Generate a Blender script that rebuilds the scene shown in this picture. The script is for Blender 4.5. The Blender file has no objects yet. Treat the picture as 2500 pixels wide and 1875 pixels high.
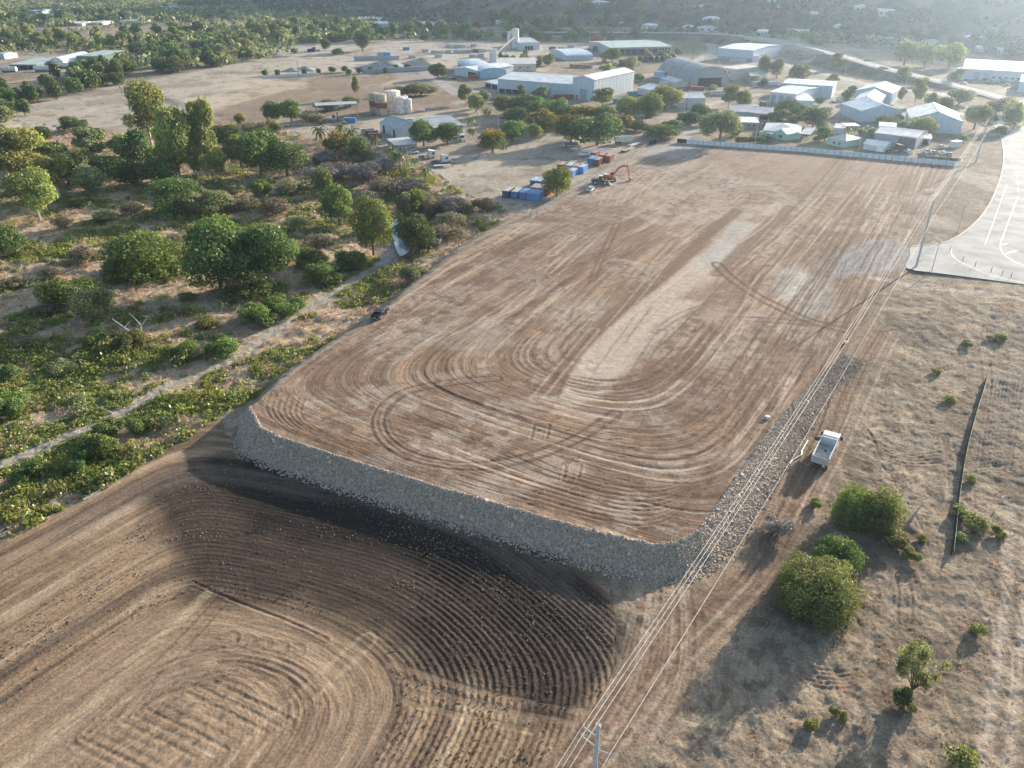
import bpy, math, random
import numpy as np
C = bpy.context.scene
COL = C.collection
R = math.radians
# ---------------------------------------------------------------- camera
HC = 76.0; TH = R(28.8); FP = 1900.0          # height of the drone, tilt down, focal length in photo pixels
cd = bpy.data.cameras.new('camera'); cam = bpy.data.objects.new('camera', cd); COL.objects.link(cam)
cam.location = (0, 0, HC); cam.rotation_euler = (R(90) - TH, 0, 0)
cd.sensor_width = 36; cd.lens = 36 * FP / 2500; cd.clip_start = 1; cd.clip_end = 20000
C.camera = cam
# ---------------------------------------------------------------- sky and sun
SUN_EL, SUN_AZ = 14.2, 45.5                   # azimuth counted from +x towards +y
w = bpy.data.worlds.new('World'); C.world = w; w.use_nodes = True
nt = w.node_tree; bg = nt.nodes['Background']
sk = nt.nodes.new('ShaderNodeTexSky'); sk.sky_type = 'NISHITA'; sk.sun_disc = False
sk.sun_elevation = R(SUN_EL); sk.sun_rotation = R(90 - SUN_AZ); sk.dust_density = 1.2; sk.altitude = 50
nt.links.new(sk.outputs[0], bg.inputs[0]); bg.inputs[1].default_value = 0.098
ld = bpy.data.lights.new('sun', 'SUN'); ld.energy = 5.0; ld.angle = R(0.55); ld.color = (1.0, 0.87, 0.73)
sun = bpy.data.objects.new('sun', ld); COL.objects.link(sun)
sun.rotation_euler = (R(90 - SUN_EL), 0, R(SUN_AZ - 270)); sun.location = (200, 200, 150)
C.view_settings.view_transform = 'Standard'; C.view_settings.look = 'None'
C.view_settings.exposure = 1.5; C.view_settings.gamma = 1.0
C.cycles.use_denoising = True; C.cycles.max_bounces = 6; C.cycles.diffuse_bounces = 3
C.cycles.transparent_max_bounces = 8; C.cycles.volume_bounces = 0
HAZE = 0.00015
# ---------------------------------------------------------------- photo pixel -> ground
def G(px, py, z=0.0):
    u = (px - 1250) / FP; v = (py - 937.5) / FP
    dy = math.cos(TH) - v * math.sin(TH); dz = v * math.cos(TH) + math.sin(TH)
    t = (HC - z) / dz
    return (u * t, dy * t)
def pxm(py, z=0.0):                            # pixels per metre at that ground row
    v = (py - 937.5) / FP
    return FP * (v * math.cos(TH) + math.sin(TH)) / (HC - z)
# ---------------------------------------------------------------- numpy noise
_rs = np.random.RandomState(7); _T = _rs.rand(256, 256).astype(np.float32)
def vn(x, y, s, o=0):
    x = np.asarray(x, np.float32) / s + 17.3 * o + 500; y = np.asarray(y, np.float32) / s + 9.1 * o + 500
    xi = np.floor(x).astype(np.int32); yi = np.floor(y).astype(np.int32); fx = x - xi; fy = y - yi
    fx = fx * fx * (3 - 2 * fx); fy = fy * fy * (3 - 2 * fy)
    a = _T[xi & 255, yi & 255]; b = _T[(xi + 1) & 255, yi & 255]; c = _T[xi & 255, (yi + 1) & 255]; d = _T[(xi + 1) & 255, (yi + 1) & 255]
    return (a * (1 - fx) + b * fx) * (1 - fy) + (c * (1 - fx) + d * fx) * fy
def fbm(x, y, s, n=4, o=0):
    r = 0; a = .5; t = 0
    for i in range(n):
        r = r + a * vn(x, y, s / 2 ** i, o + i * 3); t += a; a *= .55
    return r / t
def sst(a, b, x):
    t = np.clip((x - a) / (b - a), 0, 1); return t * t * (3 - 2 * t)
def seg_d(x, y, pts, closed=False):            # distance to polyline, and length along it
    P = list(pts) + ([pts[0]] if closed else [])
    best = np.full(x.shape, 1e18, np.float32); par = np.zeros(x.shape, np.float32); L = 0
    for (ax, ay), (bx, by) in zip(P, P[1:]):
        dx, dy = bx - ax, by - ay; l2 = dx * dx + dy * dy
        if l2 < 1e-9: continue
        t = np.clip(((x - ax) * dx + (y - ay) * dy) / l2, 0, 1)
        d = (x - ax - t * dx) ** 2 + (y - ay - t * dy) ** 2
        m = d < best; best = np.where(m, d, best); par = np.where(m, L + t * math.sqrt(l2), par); L += math.sqrt(l2)
    return np.sqrt(best), par
def inside(x, y, pts):
    r = np.zeros(x.shape, bool); n = len(pts)
    for i in range(n):
        ax, ay = pts[i]; bx, by = pts[(i + 1) % n]
        if abs(by - ay) < 1e-9: continue
        c = ((ay > y) != (by > y)) & (x < (bx - ax) * (y - ay) / (by - ay) + ax)
        r ^= c
    return r
def sdf(x, y, pts):
    d, p = seg_d(x, y, pts, True)
    return np.where(inside(x, y, pts), -d, d), p
def W(pts, z=0.0): return [G(a, b, z) for a, b in pts]
# ---------------------------------------------------------------- lie of the land
LOW = -3.05
TOP = [(608,995),(634,1045),(688,1070),(876,1131),(1079,1193),(1200,1227),(1446,1298),(1591,1332),(1652,1327),(1706,1298),(1742,1254),(1815,1150),(1880,1055),(2000,918),(2060,868)]
PAD = W(TOP + [(2110,800),(2180,700),(2235,600),(2290,500),(2345,405),(2000,368),(1652,349),(1580,350),(1540,378),(1430,440),(1330,500),(1290,528),(1210,565),(1140,605),(1060,662),(960,745),(870,805),(760,880),(680,940)])
LEFT = W([(608,995),(680,940),(760,880),(870,805),(960,745),(1060,662),(1140,605),(1210,565),(1290,528)])
CTRL = [(300,1400,LOW),(900,1500,LOW),(1400,1600,LOW),(700,1750,LOW),(1250,2100,LOW),(100,1700,LOW),(1600,1500,-3.6),(2000,1400,-3.5),(2400,1700,-3.4),(2300,1200,-3.2),(1950,1150,-3.4),
        (2060,980,-2.6),(2300,950,-2.3),(2480,900,-2),(2120,850,-.8),(2200,760,-.2),(2480,740,-.2),(2500,1000,-2.4),
        (0,1120,-5),(300,1010,-5),(500,930,-5),(700,800,-5),(880,690,-5),(960,590,-5.4),(900,480,-4.6),(450,1010,-4.6),(150,1180,-4.4),(0,1300,-3.8),(300,1160,-3.8),(480,1030,-3.8),
        (200,850,-4.6),(100,700,-4),(400,650,-4.2),(700,600,-4.6),(300,500,-3.6),(100,450,-3),(600,450,-4),(850,400,-4),(1080,540,-4),(1150,560,-2.5),
        (0,300,-2),(300,330,-1.5),(560,300,-.4),(700,330,-.5),(860,352,-.4),(960,385,-.6),(1060,440,-.5),(1090,520,-1.5)]
CTRL = [(a, b, z if z == LOW else z * .85) for a, b, z in CTRL]; _cw = [(*G(a, b, z), z) for a, b, z in CTRL]
FAR0 = W([(-900,250),(0,262),(400,235),(640,300),(770,345),(930,375),(1040,430),(1110,500),(1230,545),(1330,480),(1560,350),(2340,400),(2250,560),(2260,640),(2900,760),(6000,1000),(9000,-60),(-9000,-60)])
FOOT = W([(560,-20),(640,34),(1000,62),(1500,66),(1900,84),(2200,108),(2500,150),(3200,190)])
FOOTP = FOOT + [(1500,300),(9000,300),(9000,9000),(-2600,9000)]
def base_h(x, y):
    num = 0; den = 0
    for cx, cy, cz in _cw:
        d = (x - cx) ** 2 + ((y - cy) * .8) ** 2
        wgt = 1 / (d + 30) ** 1.6
        num = num + wgt * cz; den = den + wgt
    b = num / den
    s, _ = sdf(x, y, FAR0)
    b = b * sst(-1.5, 9, s)
    b = np.where(y < 45, LOW, b)
    return b
def hfun(x, y, fine=False):
    x = np.atleast_1d(np.asarray(x, np.float64)); y = np.atleast_1d(np.asarray(y, np.float64))
    b = base_h(x, y)
    s, _ = sdf(x, y, PAD)
    dl, _ = seg_d(x, y, LEFT)
    cdist = np.hypot(x - PAD[0][0], y - PAD[0][1]); wd = np.where(np.abs(dl - np.abs(s)) < .6, 3.4 + 5.6 * sst(2, 18, cdist), 3.4)
    wd = np.where((x > 50) & (y > 120), 2.9, wd)
    k = np.clip(s / wd, 0, 1); k = np.where(wd > 3.5, k * k * (3 - 2 * k), k)
    h = np.where(s <= 0, 0, b * k)
    sf, _ = sdf(x, y, FOOTP)
    r = np.clip(-sf, 0, 2000)
    hill = r * .30 * (.65 + .7 * fbm(x, y, 420, 3, 5)) * sst(-2000, -300, -np.abs(x - 800) + 0 * y) + 14 * (fbm(x, y, 120, 3, 2) - .5) * sst(0, 160, r)
    hill = np.minimum(hill, 330) * sst(-220, 260, x + 0.12 * (y - 900))
    h = h + np.where(r > 0, np.maximum(hill, 0), 0)
    return h
def GT(px, py):
    z = 0.0
    for _ in range(7):
        x, y = G(px, py, z); z = .4 * z + .6 * float(hfun(x, y)[0])
    x, y = G(px, py, z)
    return (x, y, z)
# ---------------------------------------------------------------- object helpers
def tag(o, label=None, cat=None, group=None, kind=None):
    if label: o['label'] = label
    if cat: o['category'] = cat
    if group: o['group'] = group
    if kind: o['kind'] = kind
    return o
def empty(name, loc, rz=0, label=None, cat=None, group=None):
    o = bpy.data.objects.new(name, None); COL.objects.link(o); o.location = loc; o.rotation_euler = (0, 0, rz)
    o.empty_display_size = .5
    return tag(o, label, cat, group)
def npmesh(name, V, F, attrs=None, smooth=False):  # V (n,3), F (m,4) quads
    me = bpy.data.meshes.new(name); V = np.asarray(V, np.float32); F = np.asarray(F, np.int32)
    me.vertices.add(len(V)); me.vertices.foreach_set('co', V.ravel())
    k = F.shape[1]
    me.loops.add(F.size); me.loops.foreach_set('vertex_index', F.ravel())
    me.polygons.add(len(F)); me.polygons.foreach_set('loop_start', np.arange(0, F.size, k, dtype=np.int32))
    me.polygons.foreach_set('use_smooth', np.full(len(F), smooth, bool))
    for an, (typ, dom, arr) in (attrs or {}).items():
        a = me.attributes.new(an, typ, dom)
        a.data.foreach_set({'FLOAT_COLOR': 'color', 'FLOAT_VECTOR': 'vector', 'FLOAT': 'value'}[typ], np.asarray(arr, np.float32).ravel())
    me.update(); return me
def link(name, me, mat, parent=None):
    o = bpy.data.objects.new(name, me); COL.objects.link(o)
    if mat and not me.materials: me.materials.append(mat)
    if parent: o.parent = parent
    return o
class MB:
    def __init__(s): s.v = []; s.f = []
    def add(s, vs, fs):
        n = len(s.v); s.v += [tuple(v) for v in vs]; s.f += [tuple(n + i for i in f) for f in fs]; return s
    def box(s, x0, x1, y0, y1, z0, z1, tz=None, rz=0, c=(0, 0)):
        z1b = z1 if tz is None else tz
        vs = [(x0,y0,z0),(x1,y0,z0),(x1,y1,z0),(x0,y1,z0),(x0,y0,z1),(x1,y0,z1b),(x1,y1,z1b),(x0,y1,z1)]
        if rz:
            cr, sr = math.cos(rz), math.sin(rz)
            vs = [(c[0] + (a - c[0]) * cr - (b - c[1]) * sr, c[1] + (a - c[0]) * sr + (b - c[1]) * cr, z) for a, b, z in vs]
        return s.add(vs, [(3,2,1,0),(4,5,6,7),(0,1,5,4),(1,2,6,5),(2,3,7,6),(3,0,4,7)])
    def tube(s, p, q, r0, r1=None, n=8):
        r1 = r0 if r1 is None else r1
        p = np.array(p, float); q = np.array(q, float); d = q - p; L = np.linalg.norm(d)
        if L < 1e-6: return s
        d /= L; a = np.cross(d, (0, 0, 1) if abs(d[2]) < .9 else (1, 0, 0)); a /= np.linalg.norm(a); b = np.cross(d, a)
        vs = []
        for c, r in ((p, r0), (q, r1)):
            for i in range(n):
                t = 2 * math.pi * i / n; vs.append(c + r * (a * math.cos(t) + b * math.sin(t)))
        fs = [(i, (i + 1) % n, n + (i + 1) % n, n + i) for i in range(n)] + [tuple(range(n))[::-1], tuple(range(n, 2 * n))]
        return s.add(vs, fs)
    def poly(s, prof, y0, y1, axis='y'):        # extrude a 2-D outline (a, z) along y (or x)
        n = len(prof)
        mk = (lambda a, t, z: (a, t, z)) if axis == 'y' else (lambda a, t, z: (t, a, z))
        vs = [mk(a, y0, z) for a, z in prof] + [mk(a, y1, z) for a, z in prof]
        fs = [(i, (i + 1) % n, n + (i + 1) % n, n + i) for i in range(n)] + [tuple(range(n))[::-1], tuple(range(n, 2 * n))]
        return s.add(vs, fs)
    def lathe(s, cx, cy, prof, n=24):
        vs = []; 
        for r, z in prof:
            for i in range(n):
                t = 2 * math.pi * i / n; vs.append((cx + r * math.cos(t), cy + r * math.sin(t), z))
        fs = [(k * n + i, k * n + (i + 1) % n, (k + 1) * n + (i + 1) % n, (k + 1) * n + i) for k in range(len(prof) - 1) for i in range(n)]
        fs += [tuple(range(n))[::-1], tuple(range((len(prof) - 1) * n, len(prof) * n))]
        return s.add(vs, fs)
    def build(s, name, mat, parent=None, bevel=0, smooth=False):
        me = bpy.data.meshes.new(name); me.from_pydata(s.v, [], s.f)
        if smooth: me.polygons.foreach_set('use_smooth', [True] * len(me.polygons))
        me.update(); o = link(name, me, mat, parent)
        if bevel:
            b = o.modifiers.new('b', 'BEVEL'); b.width = bevel; b.segments = 2; b.limit_method = 'ANGLE'
        return o
# ---------------------------------------------------------------- materials
_M = {}
def mat(name, col, rough=.7, metal=0, noise=.15, scale=1.5, bump=0, corr=None, dirt=None, spec=.3):
    if name in _M: return _M[name]
    m = bpy.data.materials.new(name); m.use_nodes = True; n = m.node_tree.nodes; l = m.node_tree.links; b = n['Principled BSDF']
    b.inputs['Roughness'].default_value = rough; b.inputs['Metallic'].default_value = metal; b.inputs['Specular IOR Level'].default_value = spec
    tc = n.new('ShaderNodeTexCoord'); nz = n.new('ShaderNodeTexNoise'); nz.inputs['Scale'].default_value = scale; nz.inputs['Detail'].default_value = 6
    l.new(tc.outputs['Object'], nz.inputs['Vector'])
    mx = n.new('ShaderNodeMix'); mx.data_type = 'RGBA'
    c = np.array(col[:3]); dk = np.array(dirt) if dirt else c * (1 - 2 * noise)
    mx.inputs['A'].default_value = (*dk, 1); mx.inputs['B'].default_value = (*np.minimum(c * (1 + noise), 1), 1)
    mr = n.new('ShaderNodeMapRange'); mr.inputs['From Min'].default_value = .3; mr.inputs['From Max'].default_value = .62
    l.new(nz.outputs['Fac'], mr.inputs['Value']); l.new(mr.outputs[0], mx.inputs['Factor']); l.new(mx.outputs['Result'], b.inputs['Base Color'])
    last = None
    if corr:
        ax, pitch = corr
        sp = n.new('ShaderNodeSeparateXYZ'); l.new(tc.outputs['Object'], sp.inputs[0])
        ml = n.new('ShaderNodeMath'); ml.operation = 'MULTIPLY'; ml.inputs[1].default_value = 2 * math.pi / pitch
        l.new(sp.outputs[ax], ml.inputs[0]); sn = n.new('ShaderNodeMath'); sn.operation = 'SINE'; l.new(ml.outputs[0], sn.inputs[0]); last = sn.outputs[0]
        bp = n.new('ShaderNodeBump'); bp.inputs['Strength'].default_value = .8; bp.inputs['Distance'].default_value = pitch * .12; l.new(last, bp.inputs['Height']); l.new(bp.outputs[0], b.inputs['Normal'])
    elif bump:
        bp = n.new('ShaderNodeBump'); bp.inputs['Strength'].default_value = .7; bp.inputs['Distance'].default_value = bump; l.new(nz.outputs['Fac'], bp.inputs['Height']); l.new(bp.outputs[0], b.inputs['Normal'])
    _M[name] = m; return m
def leafmat(name, col, trans, vary=.5):
    m = bpy.data.materials.new(name); m.use_nodes = True; n = m.node_tree.nodes; l = m.node_tree.links
    n.remove(n['Principled BSDF']); out = n['Material Output']
    at = n.new('ShaderNodeAttribute'); at.attribute_name = 'lc'; oi = n.new('ShaderNodeObjectInfo')
    hs = n.new('ShaderNodeHueSaturation'); hs.inputs['Color'].default_value = (*col, 1)
    hm = n.new('ShaderNodeMapRange'); hm.inputs['To Min'].default_value = .478; hm.inputs['To Max'].default_value = .515; l.new(oi.outputs['Random'], hm.inputs['Value']); l.new(hm.outputs[0], hs.inputs['Hue'])
    ml = n.new('ShaderNodeMath'); ml.operation = 'MULTIPLY'; vm = n.new('ShaderNodeMapRange'); vm.inputs['To Min'].default_value = 1 - vary * .45; vm.inputs['To Max'].default_value = 1 + vary * .45
    l.new(oi.outputs['Random'], vm.inputs['Value']); l.new(vm.outputs[0], ml.inputs[0]); l.new(at.outputs['Fac'], ml.inputs[1]); l.new(ml.outputs[0], hs.inputs['Value'])
    d = n.new('ShaderNodeBsdfDiffuse'); t = n.new('ShaderNodeBsdfTranslucent'); mx = n.new('ShaderNodeMixShader'); mx.inputs[0].default_value = trans
    g = n.new('ShaderNodeBsdfGlossy'); g.inputs['Roughness'].default_value = .45; g.inputs['Color'].default_value = (.6, .6, .55, 1); mg = n.new('ShaderNodeMixShader'); mg.inputs[0].default_value = .05
    hs2 = n.new('ShaderNodeHueSaturation'); hs2.inputs['Hue'].default_value = .485; hs2.inputs['Saturation'].default_value = 1.15; hs2.inputs['Value'].default_value = 1.5
    l.new(hs.outputs[0], d.inputs['Color']); l.new(hs.outputs[0], hs2.inputs['Color']); l.new(hs2.outputs[0], t.inputs['Color'])
    l.new(d.outputs[0], mx.inputs[1]); l.new(t.outputs[0], mx.inputs[2]); l.new(mx.outputs[0], mg.inputs[1]); l.new(g.outputs[0], mg.inputs[2]); l.new(mg.outputs[0], out.inputs['Surface'])
    return m
# ================================================================ GROUND (one sheet, cut into named pieces)
def catmull(P, k=6):
    P = [P[0]] + list(P) + [P[-1]]; out = []
    for i in range(1, len(P) - 2):
        p0, p1, p2, p3 = [np.array(q, float) for q in P[i - 1:i + 3]]
        for j in range(k):
            t = j / k; out.append(tuple(.5 * (2 * p1 + (p2 - p0) * t + (2 * p0 - 5 * p1 + 4 * p2 - p3) * t * t + (3 * p1 - p0 - 3 * p2 + p3) * t ** 3)))
    out.append(tuple(P[-2])); return out
ys = [-160, -120, -80, -50, -25, -5, 10, 22, 32, 40, 45]; y = 48.0
while y < 5200:
    ys.append(y); y += .19 if y < 100 else .19 * (y / 100) ** 1.62
ys = np.array(ys)
ts = np.concatenate([-np.linspace(3.2, .78, 26), np.linspace(-.77, .77, 1040), np.linspace(.78, 3.2, 26)])
TT, YY = np.meshgrid(ts, ys)
GX = (TT * (np.abs(.876 * YY + 36.6) + 6)).astype(np.float64); GY = YY.astype(np.float64) + 0 * TT
NR, NC = GX.shape
X = GX.ravel(); Y = GY.ravel()
H0 = hfun(X, Y)
sPAD, _ = sdf(X, Y, PAD)
dTOP, _ = seg_d(X, Y, W(TOP)); dLEFT, _ = seg_d(X, Y, LEFT)
sFOOT, _ = sdf(X, Y, FOOTP)
CORE_L = W([(-500,2300),(-200,1960),(60,1810),(470,1440),(760,1480),(930,1560),(1010,1650),(1005,1720),(850,1900),(600,2200)], LOW)
FIELD = W([(-700,2600),(-700,1650),(0,1330),(330,1130),(480,1040),(541,1019),(547,1055),(619,1097),(731,1146),(862,1204),(1043,1257),(1200,1316),(1417,1395),(1490,1440),(1505,1520),(1500,1620),(1470,1700),(1400,1790),(1330,1880),(1150,2300)], LOW)
PLOUGH = W([(-700,2600),(-700,1900),(0,1560),(330,1290),(400,1180),(470,1140),(600,1120),(760,1180),(1300,1350),(1470,1440),(1503,1520),(1500,1620),(1470,1700),(1390,1790),(1300,1890),(1150,2300)], LOW)
CORE_P = W([(2060,330),(2140,340),(1990,540),(1800,770),(1660,930),(1540,1030),(1440,1050),(1200,1000),(1070,955),(1095,905),(1250,770),(1420,640),(1560,530)])
CREEK = W([(-600,1400),(0,1150),(170,1075),(250,1045),(400,960),(560,890),(700,790),(850,700),(930,650),(985,610)], -5)
BUSH = W([(-900,1700),(0,1300),(330,1130),(480,1035),(560,985),(640,950),(760,870),(870,795),(960,735),(1060,655),(1140,598),(1210,560),(1280,530),(1200,520),(1110,470),(1040,410),(930,370),(860,345),(700,330),(560,300),(300,330),(0,290),(-900,250)], -2)
sF, _ = sdf(X, Y, FIELD); inF = (sF < 0) & (sPAD > 1)
sPL, _ = sdf(X, Y, PLOUGH)
sB, _ = sdf(X, Y, BUSH); inB = (sB < 0) & (sPAD > 0)
inP = sPAD <= 0
ROCKB = (sPAD > 0) & (sPAD < np.where((X > 50) & (Y > 120), 2.9, 3.4)) & (dTOP < sPAD + .5) & (dTOP < 4.2)
HILL = sFOOT < 0
def soft(x, y, chain, k):                      # smooth rounded offset field of an open convex chain of lines
    ds, vs, L = [], [], 0.0
    for (ax, ay), (bx, by) in zip(chain, chain[1:]):
        l = math.hypot(bx - ax, by - ay); tx, ty = (bx - ax) / l, (by - ay) / l
        ds.append(-((x - ax) * ty - (y - ay) * tx)); vs.append(L + (x - ax) * tx + (y - ay) * ty); L += l
    D = np.stack(ds); m = D.max(0); e = np.exp((D - m) / k); s = e.sum(0)
    return m + k * np.log(s), (e * np.stack(vs)).sum(0) / s
CH_L = W([(-600,2150),(455,1425),(900,1535),(1020,1680),(640,2250)], LOW)
uL, vL = soft(X, Y, CH_L, 3.2)
CH_P = W([(2180,345),(1615,1060),(1085,905),(1760,470)][::-1])[::-1]
uP, vP = soft(X, Y, CH_P, 7.5)
an = math.atan2(*(np.array(LEFT[-1]) - np.array(LEFT[0]))[::-1])
ux = X * math.sin(an) - Y * math.cos(an); vx = X * math.cos(an) + Y * math.sin(an)
wob = (fbm(X, Y, 18, 3, 3) - .5) * 3.4
U = np.where(inF, uL, np.where(inP, uP + wob * .5, ux + wob * 3)); V = np.where(inF, vL, np.where(inP, vP, vx))
ST = np.where(inF, .85, np.where(inP, (1.0 - .62 * sst(200, 300, Y)) * (.35 + .65 * sst(-12, 6, uP)), .35))
def c3(*c): return np.array(c, np.float32)
def mixc(A, c, m): return A + (c - A) * m[:, None]
n1 = fbm(X, Y, 9, 4, 1); n2 = fbm(X, Y, 2.2, 3, 2); n3 = fbm(X, Y, 60, 3, 4)
Cc = np.tile(c3(.275, .22, .16), (len(X), 1))
Cc = mixc(Cc, c3(.17, .135, .095), sst(.46, .66, n1) * .75)
Cc = mixc(Cc, c3(.40, .33, .23), sst(.52, .68, fbm(X, Y, 4, 4, 9)) * .5); Cc = mixc(Cc, c3(.13, .10, .075), sst(.56, .66, fbm(X, Y, 1.7, 4, 19)) * .6)
# far country
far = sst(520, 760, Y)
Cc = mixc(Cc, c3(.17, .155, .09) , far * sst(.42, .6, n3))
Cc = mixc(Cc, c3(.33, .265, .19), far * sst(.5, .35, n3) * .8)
AL = W
def patch(px, col, m=1.0, soft=3, z=0, nz=.0, ns=6):
    P = W(px, z); xs = [p[0] for p in P]; yy = [p[1] for p in P]
    sel = np.where((X > min(xs) - soft) & (X < max(xs) + soft) & (Y > min(yy) - soft) & (Y < max(yy) + soft))[0]
    if not len(sel): return
    s, _ = sdf(X[sel], Y[sel], P)
    k = sst(soft, -soft, s + (fbm(X[sel], Y[sel], ns, 3, 8) - .5) * nz) * m
    Cc[sel] += (c3(*col) - Cc[sel]) * k[:, None]
# floodplain
gm = sst(.40, .58, fbm(X, Y, 11, 4, 6) + .10 * sst(170, 110, Y) - .13 * sst(148, 185, Y))
cb = mixc(np.tile(c3(.40, .315, .215), (len(X), 1)), c3(.12, .15, .055), gm); cb = mixc(cb, c3(.15, .11, .075), sst(.55, .7, fbm(X, Y, 6, 3, 12)) * .5)
Cc = mixc(Cc, 0, inB.astype(np.float32)) + cb * inB[:, None] if False else np.where(inB[:, None], cb, Cc)
dC, _ = seg_d(X, Y, CREEK)
Cc = mixc(Cc, c3(.34, .30, .245), sst(2.6, 1.2, dC + (fbm(X, Y, 5, 3, 3) - .45) * 6.0) * inB)
# bank strip beside the pad: dark brown soil then dry grass
Cc = np.where((inB & (dLEFT + (fbm(X, Y, 3, 3, 15) - .5) * 3 < 4.6))[:, None], mixc(Cc, c3(.20, .14, .10), np.full(len(X), .75, np.float32)), Cc)
# pad soil
p0 = np.tile(c3(.305, .202, .128), (len(X), 1))
sn = fbm(uP * 1.0 + .8 * wob, vP * .085, 3.0, 5, 20); kin = .35 + .65 * sst(-12, 6, uP); p0 = mixc(p0, c3(.17, .105, .066), sst(.49, .61, sn) * .95 * kin); p0 = mixc(p0, c3(.42, .32, .225), sst(.48, .34, sn) * .75 * kin)
p0 = mixc(p0, c3(.17, .115, .078), sst(.56, .72, fbm(uP + wob, vP * .11, 1.5, 4, 22)) * .6)
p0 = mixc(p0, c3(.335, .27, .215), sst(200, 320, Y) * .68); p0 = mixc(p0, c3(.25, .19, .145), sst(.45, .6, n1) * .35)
p0 = mixc(p0, c3(.20, .135, .092), sst(.46, .60, fbm(uP + 2 * wob, vP * .16, 12, 3, 24)) * .6); p0 = mixc(p0, c3(.36, .31, .265), sst(.56, .68, fbm(X, Y, 17, 4, 26)) * .35)
rg = sst(.47, .6, fbm(X, Y, 1.5, 4, 27)) * sst(.40, .55, fbm(X, Y, 14, 3, 28) + .12 * sst(10, 45, X) * sst(190, 130, Y)); p0 = mixc(p0, c3(.145, .10, .072), rg * .6)
p0 = mixc(p0, c3(.41, .345, .275), sst(.60, .50, fbm(X, Y, 2.3, 4, 29)) * sst(.5, .62, fbm(X, Y, 11, 3, 31)) * .45)
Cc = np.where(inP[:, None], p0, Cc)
# ploughed field soil
f0 = np.tile(c3(.27, .185, .115), (len(X), 1)); sn = fbm(uL, vL * .04, 2.6, 4, 30)
f0 = mixc(f0, c3(.15, .105, .072), sst(.47, .62, sn)); f0 = mixc(f0, c3(.38, .29, .195), sst(.42, .3, sn) * .7)
f0 = mixc(f0, c3(.29, .205, .135), sst(.8, -1.5, uL) * .8)
Cc = np.where(inF[:, None], f0, Cc)
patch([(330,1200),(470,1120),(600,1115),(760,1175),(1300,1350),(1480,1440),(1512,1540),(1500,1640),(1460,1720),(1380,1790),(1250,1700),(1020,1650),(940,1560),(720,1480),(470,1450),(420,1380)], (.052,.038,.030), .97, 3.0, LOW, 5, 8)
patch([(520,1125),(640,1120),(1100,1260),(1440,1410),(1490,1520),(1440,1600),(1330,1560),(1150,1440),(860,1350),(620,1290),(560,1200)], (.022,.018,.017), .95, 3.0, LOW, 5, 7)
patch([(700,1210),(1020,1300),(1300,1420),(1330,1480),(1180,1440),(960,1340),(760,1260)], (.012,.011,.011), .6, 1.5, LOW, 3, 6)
dust = sst(.56, .70, fbm(uL * .8, vL * .10, 6, 4, 41)) * inF
Cc = mixc(Cc, c3(.25, .195, .15), dust * .28)
# paddocks, yards and far patches
for px, col, m in [
    ([(-300,420),(0,275),(200,225),(450,180),(640,140),(860,120),(1240,128),(1330,150),(1120,165),(700,180),(640,215),(480,290),(300,300),(0,330)], (.47,.41,.33), .75),
    ([(480,300),(640,200),(700,190),(1050,190),(1150,230),(1060,260),(900,270),(760,290),(620,310)], (.27,.20,.14), .8),
    ([(640,190),(760,205),(520,270),(420,290),(430,250)], (.52,.42,.30), .7),
    ([(0,335),(250,290),(430,300),(300,330),(100,350)], (.30,.225,.17), .6),
    ([(700,320),(860,290),(1110,300),(1380,330),(1580,345),(1520,385),(1330,480),(1240,535),(1120,480),(1060,430),(950,380),(820,345)], (.37,.32,.255), .85),
    ([(660,318),(760,290),(920,285),(1150,262),(1250,300),(1150,330),(900,330),(760,340)], (.40,.33,.255), .7),
    ([(620,110),(1000,95),(1480,105),(1500,128),(1300,150),(900,140),(640,135)], (.44,.39,.33), .8),
    ([(930,160),(1000,175),(1180,215),(1400,235),(1450,250),(1300,250),(1130,225),(980,200)], (.33,.30,.27), .7),
    ([(1460,250),(1700,235),(1780,255),(1720,300),(1600,345),(1560,360),(1420,350),(1560,290)], (.31,.26,.20), .7),
    ([(1700,120),(1900,120),(2100,200),(2060,240),(1900,180),(1720,160)], (.36,.32,.27), .6),
    ([(1880,215),(2100,200),(2250,260),(2200,330),(2100,300),(1900,260)], (.36,.33,.28), .6),
    ([(1850,330),(1990,320),(2110,350),(2100,385),(1850,355)], (.22,.22,.10), .7),
    ([(2300,400),(2380,400),(2440,450),(2330,560),(2230,590),(2290,490)], (.22,.175,.13), .7),
    ([(0,60),(330,52),(420,58),(330,72),(0,76)], (.42,.35,.26), .8),
    ([(60,90),(330,70),(360,85),(280,100),(100,105)], (.36,.26,.19), .8),
    ([(0,200),(90,190),(100,205),(0,212)], (.42,.32,.22), .7), ([(0,130),(300,120),(300,175),(0,180)], (.40,.35,.28), .6),
    ([(0,55),(-500,60),(-500,45),(400,0),(700,0),(560,40)], (.17,.19,.10), .6),
    ([(560,30),(800,45),(1300,70),(1290,80),(760,58),(600,44)], (.34,.30,.24), .6),
    ([(1200,82),(1800,75),(1850,88),(1500,90),(1200,92)], (.34,.30,.25), .6)]:
    patch(px, col, m, 4, 0, 10, 18)
Cc = np.where(HILL[:, None], mixc(np.tile(c3(.17, .13, .10), (len(X), 1)), c3(.07, .08, .045), sst(.42, .6, fbm(X, Y, 38, 4, 50))), Cc)
yd = (~inP) & (~inF) & (~inB) & (~HILL) & (Y > 240)
Cc = np.where(yd[:, None], mixc(mixc(Cc, c3(.19, .155, .12), sst(.52, .66, fbm(X, Y, 26, 5, 101)) * .55), c3(.46, .40, .32), sst(.54, .68, fbm(X, Y * .5, 19, 5, 102)) * .5), Cc)
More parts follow.
